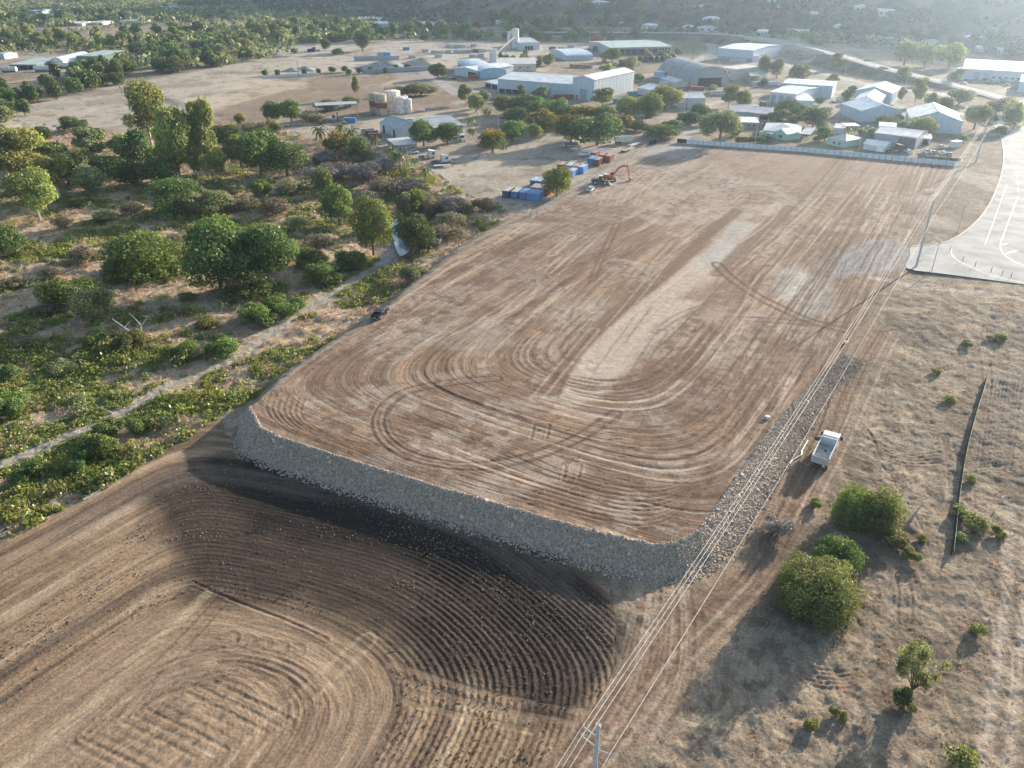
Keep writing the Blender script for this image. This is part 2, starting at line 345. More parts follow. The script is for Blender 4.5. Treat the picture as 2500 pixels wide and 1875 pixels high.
Cc = np.where(yd[:, None], mixc(Cc, c3(.15, .13, .09), sst(.60, .72, fbm(X, Y, 5, 4, 103)) * .6), Cc)
# pad patches
patch([(1330,968),(1400,870),(1560,735),(1690,635),(1755,585),(1800,600),(1760,690),(1640,810),(1560,880),(1471,979),(1400,985)], (.44,.365,.285), .9, 1.6, 0, 3, 5)
patch([(1735,600),(1785,540),(1870,545),(1815,600),(1790,640),(1700,650)], (.40,.37,.33), .7, 2, 0, 2, 4)
patch([(2000,640),(2110,590),(2200,580),(2225,620),(2190,660),(2100,670),(2020,680)], (.27,.27,.27), .7, 2.5, 0, 4, 5)
patch([(1580,350),(1700,350),(1750,372),(1640,385),(1560,385)], (.33,.34,.34), .6, 4, 0, 5, 7)
patch([(1940,640),(2010,690),(2040,760),(1960,780),(1880,700)], (.36,.35,.31), .6, 4, 0, 5, 7)
patch([(1650,730),(1760,670),(1770,700),(1740,740),(1690,735)], (.22,.13,.08), .7, 2, 0, 2, 4)
patch([(1700,352),(2000,372),(2340,408),(2330,460),(2000,470),(1750,420)], (.24,.165,.12), .55, 5, 0, 8, 14)
patch([(1330,525),(1500,500),(1560,560),(1350,690),(1210,760),(1120,800),(1200,650)], (.19,.13,.09), .5, 4, 0, 8, 10)
DH = np.zeros(len(X))
def stroke(px, wd, col, a=.6, z=0, dep=0, dual=0, soft=.35, sm=True, brk=.25):
    P = W(px, z); P = catmull(P) if sm and len(P) > 2 else P
    offs = [0] if not dual else [-dual / 2, dual / 2]
    xs = [p[0] for p in P]; yy = [p[1] for p in P]; b = wd + dual + 1
    sel = np.where((X > min(xs) - b) & (X < max(xs) + b) & (Y > min(yy) - b) & (Y < max(yy) + b))[0]
    if not len(sel): return
    d, v = seg_d(X[sel], Y[sel], P)
    if dual: d = np.abs(d - dual / 2)
    tread = 1 - brk + brk * 2 * (vn(v, d * 3, .55, 5) - .3)
    k = sst(wd / 2 + soft, wd / 2 - soft, d + (vn(X[sel], Y[sel], 1.1, 6) - .5) * .3) * np.clip(tread, 0, 1.3)
    Cc[sel] += (c3(*col) - Cc[sel]) * (np.clip(k * a, 0, 1))[:, None]
    if dep:
        DH[sel] += -dep * k + dep * .6 * sst(wd / 2 + .5, wd / 2 + .2, d) * sst(wd / 2 - .1, wd / 2 + .15, d)
DB = (.15, .095, .062); MB_ = (.21, .14, .095); PL = (.44, .35, .26)
stroke([(1345,955),(1400,865),(1500,765),(1600,690),(1680,620),(1740,562),(1800,515)], 4.2, (.18,.115,.075), .95, soft=.7, brk=.05)
stroke([(1750,670),(1850,570),(1930,505)], 4.0, (.19,.125,.085), .9, soft=.8, brk=.05)
stroke([(1340,960),(1375,880),(1395,820)], .7, DB, .8); stroke([(1362,970),(1385,900),(1400,850)], .7, DB, .8)
for o in (0, 14): stroke([(1500 + o,545),(1475 + o,600),(1452 + o,650),(1438 + o,690)], 1.0, DB, .95, brk=.1)
stroke([(1400,752),(1388,790)], 1.0, DB, .7)
ring = [(1210,925),(1129,931),(1050,943),(988,958),(945,985),(925,1015),(923,1045),(940,1075),(985,1108),(1060,1130),(1151,1139),(1240,1130),(1330,1105),(1420,1065),(1500,1010)]
stroke(ring, .65, (.125,.08,.055), .95, dep=.06, dual=2.2, brk=.1); stroke([(x + 12, y - 6) for x, y in ring], .5, DB, .6, dep=.04, dual=2.0)
X1 = [(1750,645),(1775,672),(1830,712),(1900,750),(1980,785),(2070,808)]
stroke(X1, .9, (.12,.08,.055), .95, dual=2.6, dep=.04, brk=.05)
stroke([(1815,778),(1900,783),(2000,790),(2080,792)], .7, DB, .9, dual=2.4, brk=.05)
stroke([(1950,742),(2060,752),(2120,760)], .7, DB, .7)
stroke([(1900,500),(1870,540),(1800,590)], .6, PL, .8, dual=2.4); stroke([(1820,475),(1780,505),(1700,560),(1600,640)], .6, PL, .7, dual=2.2)
stroke([(2010,480),(1960,530),(1880,590),(1800,650)], .6, PL, .7, dual=2.2)
stroke([(1600,810),(1660,770),(1740,740),(1800,720),(1850,690)], .8, MB_, .7, dual=1.8)
rr = random.Random(3)
patch([(930,610),(955,575),(972,600),(975,645),(962,692),(930,690),(915,660)], (.42,.39,.37), .9, 1, -5, 2, 3)
for i in range(120):                           # wheel tracks that follow the turns of the scrapers
    u0 = rr.uniform(-14, 26); v0 = rr.uniform(-20, 330); L_ = rr.uniform(15, 80); wv_ = rr.uniform(-.02, .02); hw_ = rr.uniform(.12, .28); g = rr.choice([0, 1.05, 1.05])
    uu_ = np.abs(uP - u0 - wv_ * (vP - v0)); k_ = sst(hw_ + .18, hw_, np.abs(uu_ - g)) * sst(v0, v0 + 4, vP) * sst(v0 + L_, v0 + L_ - 6, vP) * inP * np.clip(.35 + 1.2 * vn(uP * 2, vP, 1.3, 33), 0, 1)
    cl = rr.choice([DB, DB, DB, (.12,.075,.05), PL]); Cc = mixc(Cc, c3(*cl), k_ * rr.uniform(.5, .85)); DH -= .05 * k_
for i in range(46):                            # long passes of the scraper, parallel to the long side
    t = rr.random(); a = (620 + 1450 * t, 1010 + 260 * (1 - abs(t - .5)) * .9 - 60 * rr.random()); 
    x0 = 900 + 900 * rr.random(); y0 = 980 - 420 * rr.random(); L = 120 + 260 * rr.random()
    g0 = G(x0, y0); d = (math.cos(an), math.sin(an)); L = 14 + 40 * rr.random(); wv = rr.uniform(-.6, .6)
    P = [(g0[0] + d[0] * L * k + wv * math.sin(3 * k) , g0[1] + d[1] * L * k) for k in (0, .33, .66, 1)]
    stroke([( (lambda q: q)(p)) for p in [ (1250 + FP * p[0] / (p[1] * math.cos(TH) + HC * math.sin(TH)), 937.5 + FP * ((HC * math.cos(TH) - p[1] * math.sin(TH)) / (p[1] * math.cos(TH) + HC * math.sin(TH)))) for p in P]],
           rr.uniform(.35, .8), rr.choice([DB, DB, MB_, PL]), rr.uniform(.4, .7), dual=rr.choice([0, 2.2, 2.2]), dep=.03)
for i in range(30):                            # broken short rut marks inside the near turn of the pad
    x0 = rr.uniform(1250, 1750); y0 = rr.uniform(1010, 1260) if x0 < 1650 else rr.uniform(940, 1150); a = rr.uniform(-.5, 1.2); L = rr.uniform(10, 40)
    stroke([(x0, y0), (x0 + L * math.cos(a), y0 - L * math.sin(a) * .6)], rr.uniform(.25, .6), DB, .7, dep=.08, sm=False)
for k in range(7): stroke([(660 + 14 * k,960 + 2 * k),(650 + 14 * k,1000 + 2 * k),(690 + 13 * k,1045),(760 + 10 * k,1075 - k),(850 + 9 * k,1100 - 2 * k)], .35, DB, .6, dep=.06)
for k in range(9): stroke([(1100 + 20 * k,1170 - 9 * k),(1300 + 10 * k,1225 - 9 * k),(1470 + 8 * k,1270 - 10 * k),(1600 + 8 * k,1280 - 13 * k),(1700 + 6 * k,1215 - 16 * k),(1780 + 4 * k,1120 - 18 * k)], .4, rr.choice([DB, MB_]), .6, dep=.07)
for q in [(1300,1068),(1338,1066),(1378,1168),(1415,1165)]: stroke([(q[0] + 3,q[1] - 30),(q[0],q[1] - 12),(q[0] - 5,q[1] + 5)], .55, DB, .65, dep=.08)

stroke([(1100,625),(1300,520),(1420,455),(1560,385),(1620,360)], 1.6, PL, .5, dual=4, soft=1)
for q in [0, 40, 85]: stroke([(1620 + q,372),(1560 + q,410),(1500 + q,455),(1470 + q,500)], .7, PL, .5, dual=2)
# lower field
SD = (.44, .335, .215)
stroke([(505,1450),(440,1510),(330,1610),(230,1710),(100,1820),(0,1900)], 1.5, SD, .75, LOW, soft=.6)
stroke([(560,1440),(470,1540),(360,1650),(200,1800)], .5, DB, .5, LOW, .05, dual=2)
stroke([(470,1420),(570,1465),(700,1515),(800,1560)], .4, DB, .8, LOW, .12)
stroke([(960,1635),(1120,1690),(1280,1727),(1470,1760)], .5, (.25,.18,.125), .7, LOW, .0, dual=1.8)
stroke([(1010,1705),(1180,1745),(1300,1770)], .5, (.25,.18,.125), .6, LOW, .0, dual=1.6)
stroke([(900,1560),(760,1690),(650,1790),(560,1900)], .6, SD, .55, LOW, .05, dual=2.2)
for k in range(12):                            # dozer windrows, far bottom left
    x0 = 640 - k * 32; y0 = 1705 + k * 14
    stroke([(x0 - 120,y0 - 42),(x0 + 5,y0 + 18),(x0 + 75,y0 + 55)], .45, rr.choice([DB, MB_, PL]), .4, LOW, rr.uniform(.02,.07), brk=.6)
for k in range(11):
    r = 1 + .085 * k + .02 * math.sin(k * 2.3)
    stroke([(560 + (q[0] - 560) * r, 1735 + (q[1] - 1735) * r) for q in [(380 + 6 * (k % 3),1745),(460,1680),(560,1650),(650,1668 + 5 * (k % 2)),(700,1720),(690,1780),(640,1850),(560,1930)]], .35, rr.choice([DB, MB_]), .45, LOW, .035)
for k in range(5): stroke([(120 + 60 * k,1880 + 5 * k),(300 + 50 * k,1740 + 6 * k),(470 + 40 * k,1610 + 8 * k),(560 + 40 * k,1560 + 8 * k)], .8, (.20,.145,.10), .5, LOW, .05, dual=1.9, brk=.7)
# right hand field
GR = (.33, .25, .17)
WP = [(2140,835),(2070,960),(2030,1050),(1965,1170),(1890,1310),(1820,1420),(1720,1520),(1620,1620),(1500,1760),(1400,1890)]
stroke(WP, 7.5, (.25,.175,.12), .85, -3, soft=2); stroke([(1980,1225),(1900,1330),(1860,1400)], 4.5, (.29,.21,.14), .7, -3.4, soft=1)
for o in (-42, -16, 0, 18, 40): stroke([(x + o + rr.uniform(-8, 8), y) for x, y in WP], .45, rr.choice([DB, DB, PL]), .75, -3, .08, dual=2.0)
stroke([(1530,1440),(1600,1455),(1700,1430),(1790,1385),(1860,1300)], 3.2, (.33,.25,.175), .7, -3.6, soft=1)
for k in range(14): stroke([(1560 + 9 * k + rr.uniform(-6, 6),1458 - 5 * k + rr.uniform(-14, 14)),(1535 + 12 * k,1540),(1500 + 14 * k,1660),(1425 + 14 * k + rr.uniform(-8, 8),1790 + rr.uniform(-20, 30))], rr.uniform(.25, .5), rr.choice([DB, MB_, PL]), .45, LOW, .04)
stroke([(2490,1250),(2475,1500),(2450,1700),(2430,1900)], 1.2, (.43,.36,.28), .8, -2.8, dual=2.4, soft=.6, brk=.2)
for k in range(5): stroke([(2100 + 8 * k,1040 + 9 * k),(2150,1090 + 8 * k),(2210,1115 + 7 * k),(2290,1110 + 8 * k)], .35, DB, .7, -3, .07)
for k in range(5): stroke([(1935 + 4 * k,1620 + 12 * k),(2020,1645 + 11 * k),(2100,1640 + 9 * k),(2170,1600 + 8 * k)], .35, DB, .55, -3.5, .08)
stroke([(2130,680),(2260,700),(2400,715),(2520,735)], 2.6, (.48,.43,.37), .8, -.2, brk=.6, soft=1); stroke([(2150,712),(2300,735),(2500,748)], 1.0, DB, .6, -.2)
for k in range(4): stroke([(2380 + 9 * k,690),(2420 + 9 * k,720),(2440 + 9 * k,750),(2420 + 8 * k,775)], .6, DB, .5, -.4)
stroke([(2180,690),(2060,860),(2040,905)], 5, (.19,.145,.11), .5, -.6, soft=2)
patch([(2420,930),(2500,900),(2500,1130),(2390,1130),(2370,1050)], (.17,.15,.125), .5, 3, -2.5, 4, 5)
for i in range(26):                            # ruts scattered over the right-hand field
    x0 = rr.uniform(1980, 2480); y0 = rr.uniform(900, 1820); a_ = rr.uniform(1.1, 1.9) + (.6 if x0 < 2200 else 0); L_ = rr.uniform(60, 190)
    stroke([(x0 + L_ * t * math.cos(a_ + .2 * t), y0 - L_ * t * math.sin(a_ + .2 * t)) for t in (0, .33, .66, 1)], rr.uniform(.25, .45), rr.choice([(.14,.105,.08), (.40,.33,.25), (.17,.125,.09)]), .6, -2.8, rr.uniform(0, .08), dual=rr.choice([0, 1.7, 1.7]))
for k in range(9): stroke([(2420 + 9 * k,935),(2412 + 9 * k,1000),(2400 + 9 * k,1080),(2392 + 9 * k,1150)], .45, (.12,.095,.075), .55, -2.5, .14, brk=.9)
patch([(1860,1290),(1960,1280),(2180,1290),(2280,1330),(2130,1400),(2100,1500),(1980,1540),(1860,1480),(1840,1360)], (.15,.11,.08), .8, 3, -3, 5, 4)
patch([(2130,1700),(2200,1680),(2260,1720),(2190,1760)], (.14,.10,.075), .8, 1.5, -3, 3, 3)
# little relief
rel = np.zeros(len(X))
rough_field = ~(inF | inP | HILL)
dWP, _ = seg_d(X, Y, W(WP, -3)); rel += np.where(rough_field, (fbm(X, Y, 2.0, 4, 61) - .5) * .62 * (.35 + .65 * sst(3, 8, dWP)) * sst(400, 150, Y), 0) * sst(.2, 2.5, np.abs(sPAD))
rel += np.where(inB, (fbm(X, Y, 7, 3, 62) - .5) * 1.7 * sst(5, 12, dLEFT) * sst(2, 6, dC), 0)
rel += np.where(inP, ((fbm(U, V * .09, 1.3, 3, 63) - .5) * .13 + (fbm(X, Y, 1.1, 3, 64) - .5) * .10 * sst(.45, .6, fbm(X, Y, 14, 3, 28))) * sst(-.2, -2, sPAD) * sst(420, 200, Y), 0)
spl = sst(.5, -.5, sPL) * inF
fa = spl * sst(-.2, .6, uL) * (.35 + .65 * sst(-20, -8, X)) * (.55 + .5 * fbm(X, Y, 12, 2, 70))
pit = .80
cr1, _ = seg_d(X, Y, catmull(W([(960,1635),(1120,1690),(1280,1727),(1470,1760)], LOW))); cr2, _ = seg_d(X, Y, catmull(W([(1010,1705),(1180,1745),(1300,1770)], LOW)))
fa = fa * (1 - .8 * sst(.75, .25, np.abs(cr1 - .9))) * (1 - .75 * sst(.7, .25, np.abs(cr2 - .8)))
fw = np.sin(2 * math.pi * (uL + .10 * (fbm(uL, vL * .3, 2, 2, 71) - .5)) / pit)
rel += fa * (.085 * fw + .10 * (vn(X, Y, .38, 72) - .5))
rel += np.where(inF & (spl < .5) | (uL < 0) & inF, (fbm(uL, vL * .12, 1.1, 3, 73) - .5) * .16, 0) * sst(.3, 1.5, sPAD - 3.2)
Cc = mixc(Cc, c3(.20, .15, .105), np.clip(fa * sst(.35, .9, fw) * .22, 0, 1))
Z = H0 + rel + DH
ROADP = W([(2225,600),(2170,640),(2165,665),(2500,700),(2900,760),(2900,250),(2380,255),(2440,300),(2460,420),(2400,545),(2300,590)])
sR, _ = sdf(X, Y, ROADP); Z = np.where(sR < 3, np.where(sR < 1.5, H0 - .02, H0 + (rel + DH) * .2), Z)
BARE = inP | inF
clod = np.where(inF, .35 + .9 * fa, np.where(inP, .35, np.where(HILL, .8, .9)))
PRM = np.stack([clod, np.where(BARE, 0, 1.0), sst(60, 500, Y)], 1)
def face_sets():
    idx = np.arange(NR * NC).reshape(NR, NC)
    Q = np.stack([idx[:-1, :-1], idx[:-1, 1:], idx[1:, 1:], idx[1:, :-1]], -1).reshape(-1, 4)
    r = np.zeros(len(X), np.int8); r[inB] = 4; r[inF] = 2; r[inP] = 1; r[ROCKB] = 3; r[HILL] = 5
    return Q, r[Q[:, 0]]
QF, RF = face_sets()
def ground_mat():
    m = bpy.data.materials.new('earth'); m.use_nodes = True; n = m.node_tree.nodes; l = m.node_tree.links; b = n['Principled BSDF']
    b.inputs['Roughness'].default_value = .95; b.inputs['Specular IOR Level'].default_value = .1
    ac = n.new('ShaderNodeAttribute'); ac.attribute_name = 'col'; af = n.new('ShaderNodeAttribute'); af.attribute_name = 'fld'; ap = n.new('ShaderNodeAttribute'); ap.attribute_name = 'prm'
    sf = n.new('ShaderNodeSeparateXYZ'); l.new(af.outputs['Vector'], sf.inputs[0]); sp = n.new('ShaderNodeSeparateXYZ'); l.new(ap.outputs['Vector'], sp.inputs[0])
    geo = n.new('ShaderNodeNewGeometry')
    def math_(op, a, bb):
        k = n.new('ShaderNodeMath'); k.operation = op
        for i, v in enumerate((a, bb)):
            if isinstance(v, (int, float)): k.inputs[i].default_value = v
            else: l.new(v, k.inputs[i])
        return k.outputs[0]
    def noise(vec, s, d=4, r=.6):
        k = n.new('ShaderNodeTexNoise'); k.inputs['Scale'].default_value = s; k.inputs['Detail'].default_value = d; k.inputs['Roughness'].default_value = r; l.new(vec, k.inputs['Vector']); return k.outputs['Fac']
    def comb(a, bb):
        k = n.new('ShaderNodeCombineXYZ'); l.new(a, k.inputs[0]); l.new(bb, k.inputs[1]); return k.outputs[0]
    st = noise(comb(math_('MULTIPLY', sf.outputs[0], 1.9), math_('MULTIPLY', sf.outputs[1], .10)), 1.0, 6, .7)
    st2 = noise(comb(math_('MULTIPLY', sf.outputs[0], .45), math_('MULTIPLY', sf.outputs[1], .02)), 1.0, 3)
    fine = noise(geo.outputs['Position'], 2.6, 5, .7); mid = noise(geo.outputs['Position'], .5, 4, .6)
    # multiplier of the soil colour: streaks, fine clods
    def mr(v, a, bb, c, d):
        k = n.new('ShaderNodeMapRange'); l.new(v, k.inputs['Value'])
        for i, q in zip(('From Min', 'From Max', 'To Min', 'To Max'), (a, bb, c, d)):
            if isinstance(q, (int, float)): k.inputs[i].default_value = q
            else: l.new(q, k.inputs[i])
        return k.outputs[0]
    s1 = mr(st, .36, .62, -.30, .28); s1 = math_('MULTIPLY', s1, sf.outputs[2]); s2 = math_('MULTIPLY', mr(st2, .36, .62, -.2, .2), sf.outputs[2])
    f1 = mr(fine, .35, .65, -.26, .24); f2 = mr(mid, .35, .65, -.12, .12)
    tot = math_('ADD', math_('ADD', math_('ADD', s1, s2), math_('ADD', f1, f2)), 1.0)
    vm = n.new('ShaderNodeVectorMath'); vm.operation = 'SCALE'; l.new(ac.outputs['Color'], vm.inputs[0]); l.new(tot, vm.inputs['Scale'])
    l.new(vm.outputs[0], b.inputs['Base Color'])
    clod_ = noise(geo.outputs['Position'], 1.3, 7, .75)
    h = math_('ADD', math_('MULTIPLY', math_('MULTIPLY', clod_, sp.outputs[0]), .55), math_('MULTIPLY', math_('MULTIPLY', st, sf.outputs[2]), .22))
    bp = n.new('ShaderNodeBump'); bp.inputs['Distance'].default_value = .75; bp.inputs['Strength'].default_value = .9; l.new(h, bp.inputs['Height']); l.new(bp.outputs[0], b.inputs['Normal'])
    return m
EARTH = ground_mat()
FLD = np.stack([U, V, ST], 1); C4 = np.concatenate([np.clip(Cc, .005, .9), np.ones((len(X), 1))], 1)
for rid, nm in ((0, 'ground'), (1, 'earth_pad'), (2, 'ploughed_field'), (3, 'embankment_slope'), (4, 'creek_flats'), (5, 'hillside')):
    q = QF[RF == rid]; u, inv = np.unique(q, return_inverse=True)
    if not len(u): continue
    cc = C4[u]
    if rid == 3: cc = cc * 0 + np.array([.24, .195, .155, 1])
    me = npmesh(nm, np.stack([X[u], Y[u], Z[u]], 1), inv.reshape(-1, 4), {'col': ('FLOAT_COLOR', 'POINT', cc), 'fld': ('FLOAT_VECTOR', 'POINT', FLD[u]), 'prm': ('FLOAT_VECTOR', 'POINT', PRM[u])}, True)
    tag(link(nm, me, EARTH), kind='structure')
# terrain height look-up that includes the small relief
def zt(x, y):
    j = np.searchsorted(ys, y); j = min(max(j, 1), NR - 1)
    t = x / (abs(.876 * ys[j] + 36.6) + 6); i = int(np.clip(np.searchsorted(ts, t), 1, NC - 1))
    return float(min(Z.reshape(NR, NC)[j - 1:j + 1, i - 1:i + 1].ravel()))
ZG = Z.reshape(NR, NC)
def ztv(x, y):
    j = np.clip(np.searchsorted(ys, y), 1, NR - 1); t = x / (np.abs(.876 * ys[j] + 36.6) + 6); i = np.clip(np.searchsorted(ts, t), 1, NC - 1)
    return .5 * (ZG[j, i] + ZG[j - 1, i - 1])
def GP(px, py):
    x, y, z = GT(px, py); return (x, y, zt(x, y))
# ---------------------------------------------------------------- rocks on the embankment
rs = np.random.RandomState(11)
def blocks(cx, cy, cz, size, flat=.75, rsd=rs):
    n = len(cx); cube = np.array([(-1,-1,-1),(1,-1,-1),(1,1,-1),(-1,1,-1),(-1,-1,1),(1,-1,1),(1,1,1),(-1,1,1)], float) * .5
    V = cube[None] * (1 + .5 * (rsd.rand(n, 8, 3) - .5)) * (size[:, None] * (.7 + .6 * rsd.rand(n, 3)))[:, None, :]
    V[:, 4:, :2] *= .72; V[:, :, 2] *= flat
    for ax in (0, 1, 2):
        a = rsd.rand(n) * (6.28 if ax == 2 else 1.0) - (0 if ax == 2 else .5); c, s = np.cos(a)[:, None], np.sin(a)[:, None]
        i, j = [(1, 2), (0, 2), (0, 1)][ax]; p, q = V[:, :, i].copy(), V[:, :, j].copy(); V[:, :, i] = p * c - q * s; V[:, :, j] = p * s + q * c
    V += np.stack([cx, cy, cz], 1)[:, None, :]
    Fq = np.array([(3,2,1,0),(4,5,6,7),(0,1,5,4),(1,2,6,5),(2,3,7,6),(3,0,4,7)]); F = (np.arange(n) * 8)[:, None, None] + Fq[None]
    return V.reshape(-1, 3), F.reshape(-1, 4)
TW = W(TOP); N = 1200000; rx = rs.uniform(-62, 80, N); ry = rs.uniform(80, 160, N)
dT, _ = seg_d(rx, ry, TW); k = dT < 5.6; rx, ry, dT = rx[k], ry[k], dT[k]; s_, _ = sdf(rx, ry, PAD)
wd = np.where((rx > 50) & (ry > 120), 2.9, 3.4); k = (s_ > -.35) & (s_ < wd + .1 + 2.2 * rs.rand(len(rx)) ** 5) & (dT < s_ + .7) & ((ry > 127) | (rx > -52)); k &= ~((rx < -49) & (ry > 129.5)) & (rs.rand(len(rx)) < 1 - .75 * sst(118, 152, ry) * (rx > 0))
rx, ry = rx[k][:80000], ry[k][:80000]
sz = .11 + .20 * rs.rand(len(rx)) ** 2.2; sz = np.where(rs.rand(len(rx)) < .012, sz * 2.1, sz) * (1 - .3 * sst(115, 145, ry) * (rx > 0))
V_, F_ = blocks(rx, ry, ztv(rx, ry) + sz * .15, sz)
rc = np.repeat(.65 + .6 * rs.rand(len(rx)), 6)
def rock_mat():
    m = bpy.data.materials.new('rock'); m.use_nodes = True; n = m.node_tree.nodes; l = m.node_tree.links; b = n['Principled BSDF']; b.inputs['Roughness'].default_value = .85
    at = n.new('ShaderNodeAttribute'); at.attribute_name = 'lc'; nz = n.new('ShaderNodeTexNoise'); nz.inputs['Scale'].default_value = .8; tc = n.new('ShaderNodeTexCoord'); l.new(tc.outputs['Object'], nz.inputs['Vector'])
    mx = n.new('ShaderNodeMix'); mx.data_type = 'RGBA'; mx.inputs['A'].default_value = (.42, .355, .29, 1); mx.inputs['B'].default_value = (.48, .375, .285, 1); l.new(nz.outputs['Fac'], mx.inputs['Factor'])
    vm = n.new('ShaderNodeVectorMath'); vm.operation = 'SCALE'; l.new(mx.outputs['Result'], vm.inputs[0]); l.new(at.outputs['Fac'], vm.inputs['Scale']); l.new(vm.outputs[0], b.inputs['Base Color']); return m
ROCK = rock_mat()
me = npmesh('embankment_rocks', V_, F_, {'lc': ('FLOAT', 'FACE', rc)}); tag(link('embankment_rocks', me, ROCK), 'layer of broken grey rock covering the steep embankment between pad and field', 'rocks', kind='stuff')
# clods turned up by the ripper in the field and lumps on the pad
N = 26000; cx = rs.uniform(-75, 50, N); cy = rs.uniform(50, 118, N)
s1, _ = sdf(cx, cy, PLOUGH); uu, _ = soft(cx, cy, CH_L, 3.2); sp_, _ = sdf(cx, cy, PAD); k = (s1 < 0) & (uu > .3) & (sp_ > 5) & (rs.rand(N) < .15 + .85 * sst(.42, .6, fbm(uu, cy, 5, 3, 80)))
cx, cy = cx[k], cy[k]; sz = .08 + .16 * rs.rand(len(cx)) ** 2
V_, F_ = blocks(cx, cy, ztv(cx, cy) + .03, sz); me = npmesh('soil_clods', V_, F_, None)
tag(link('soil_clods', me, mat('clod', (.17, .125, .09), .95, noise=.4, scale=.2)), 'clods of dark earth turned up along the furrows', 'clods', kind='stuff')
# ---------------------------------------------------------------- sheets: roads, marks, creek water
def sheet(name, px, m, dz=.03, z=0, sub=None, **tg):
    P = catmull(W(px, z), 3)[:-1] if sub else W(px, z)
    mb = MB(); mb.add([(a, b, z + dz) for a, b in P], [tuple(range(len(P)))])
    o = mb.build(name, m); me = o.data
    if me.polygons[0].normal.z < 0: me.flip_normals()
    return tag(o, **tg)
ASPH = mat('asphalt', (.34, .335, .315), .9, noise=.14, scale=.15); LINE = mat('road_paint', (.46, .455, .44), .6, noise=.2, scale=1)
CONC = mat('concrete', (.50, .47, .42), .85, noise=.12, scale=.8)
ROADL = [(2350,258),(2400,286),(2437,320),(2450,372),(2446,420),(2425,480),(2398,525),(2360,562),(2318,588),(2270,598),(2225,601)]
sheet('road', ROADL + [(2222,625),(2214,655),(2300,668),(2400,681),(2520,697),(2700,720),(2900,760),(3100,600),(2800,380),(2560,300),(2440,262)], ASPH, .03, 0, True, kind='structure')
def ribbon(pts, wd, z=0, dz=.05, h=0, mb=None, closed=False):
    mb = mb or MB(); P = pts
    for i, (a, b) in enumerate(zip(P, P[1:])):
        d = np.array([b[0] - a[0], b[1] - a[1]]); L = np.linalg.norm(d)
        if L < 1e-3: continue
        nn = np.array([-d[1], d[0]]) / L * wd / 2
        za = a[2] if len(a) > 2 else z; zb = b[2] if len(b) > 2 else z
        q = [(a[0] + nn[0], a[1] + nn[1]), (a[0] - nn[0], a[1] - nn[1]), (b[0] - nn[0], b[1] - nn[1]), (b[0] + nn[0], b[1] + nn[1])]
        zz = (za, za, zb, zb)
        if h: mb.add([(*q[k], zz[k] + dz - .1) for k in range(4)] + [(*q[k], zz[k] + dz + h) for k in range(4)], [(4,5,6,7),(0,1,5,4),(1,2,6,5),(2,3,7,6),(3,0,4,7)])
        else: mb.add([(*q[k], zz[k] + dz) for k in range(4)], [(0,1,2,3)])
    return mb
kb = ribbon(catmull(W(ROADL), 5), .45, dz=.0, h=.14).build('kerb', CONC); tag(kb, kind='structure')
mk = MB()
ribbon(catmull(W([(2322,606),(2324,622),(2345,640),(2400,665),(2450,680),(2500,690)]), 4), .35, dz=.036, mb=mk)
ribbon(catmull(W([(2458,450),(2430,530),(2404,598)]), 4), .22, dz=.036, mb=mk)
ribbon(catmull(W([(2485,480),(2455,560),(2442,600),(2455,625),(2500,650)]), 4), .3, dz=.036, mb=mk)
ribbon(catmull(W([(2470,490),(2440,590)]), 4), .0001, dz=.036, mb=mk)
for a, b in (((2447,598),(2458,594)), ((2455,620),(2480,612))): ribbon(W([a, b]), .8, dz=.037, mb=mk)
for k in range(8): ribbon(W([(2278 + 1.6 * k, 624 - 3.6 * k), (2281 + 1.6 * k, 624.5 - 3.6 * k)]), .5, dz=.037, mb=mk)
ribbon(W([(2225,619),(2279,625)]), .25, dz=.037, mb=mk); ribbon(W([(2250,610),(2276,615)]), .25, dz=.037, mb=mk)
ribbon(catmull(W([(2440,345),(2478,410),(2486,470)]), 4), .12, dz=.036, mb=mk)
tag(mk.build('road_markings', LINE), kind='structure')
# street through the works and the lane to the yard, the far highway
ASP2 = mat('asphalt_old', (.29, .265, .235), .85, noise=.12, scale=.1)
def road(name, px, wd, m=ASP2, dz=.06, kind='structure'):
    tag(ribbon(catmull([(*G(a, b), 0) for a, b in px], 5), wd, dz=dz).build(name, m), kind=kind)
road('road', [(1640,350),(1700,318),(1760,285),(1830,258),(1900,215),(2000,200)][:4], 7, dz=.05)
road('road', [(1590,342),(1640,300),(1700,268),(1760,248),(1860,230)], 6)
road('road', [(1960,215),(2100,232),(2200,262),(2290,272),(2400,284)], 9, dz=.07); road('road', [(1880,150),(2000,178),(2150,212),(2290,228),(2330,245)], 8)
road('road', [(1120,232),(1080,205),(1040,182),(1030,165)], 9); road('road', [(1700,150),(1740,118),(1700,100),(1560,92)], 8)
road('road', [(1180,76),(1400,80),(1560,84),(1800,82),(2100,104),(2500,142)], 12, dz=.1)
WAT = bpy.data.materials.new('creek_water'); WAT.use_nodes = True; b_ = WAT.node_tree.nodes['Principled BSDF']
b_.inputs['Base Color'].default_value = (.20, .25, .29, 1); b_.inputs['Roughness'].default_value = .06; b_.inputs['Specular IOR Level'].default_value = .5
ORDW = "first second third fourth fifth sixth seventh eighth ninth tenth eleventh twelfth thirteenth fourteenth fifteenth sixteenth seventeenth eighteenth nineteenth twentieth".split()
def ORD(i): return ORDW[i] if i < 20 else (("twenty-", "thirty-", "forty-", "fifty-")[(i + 1) // 10 - 2] + ORDW[(i + 1) % 10 - 1]) if (i + 1) % 10 else ("", "", "twentieth", "thirtieth", "fortieth", "fiftieth")[(i + 1) // 10]
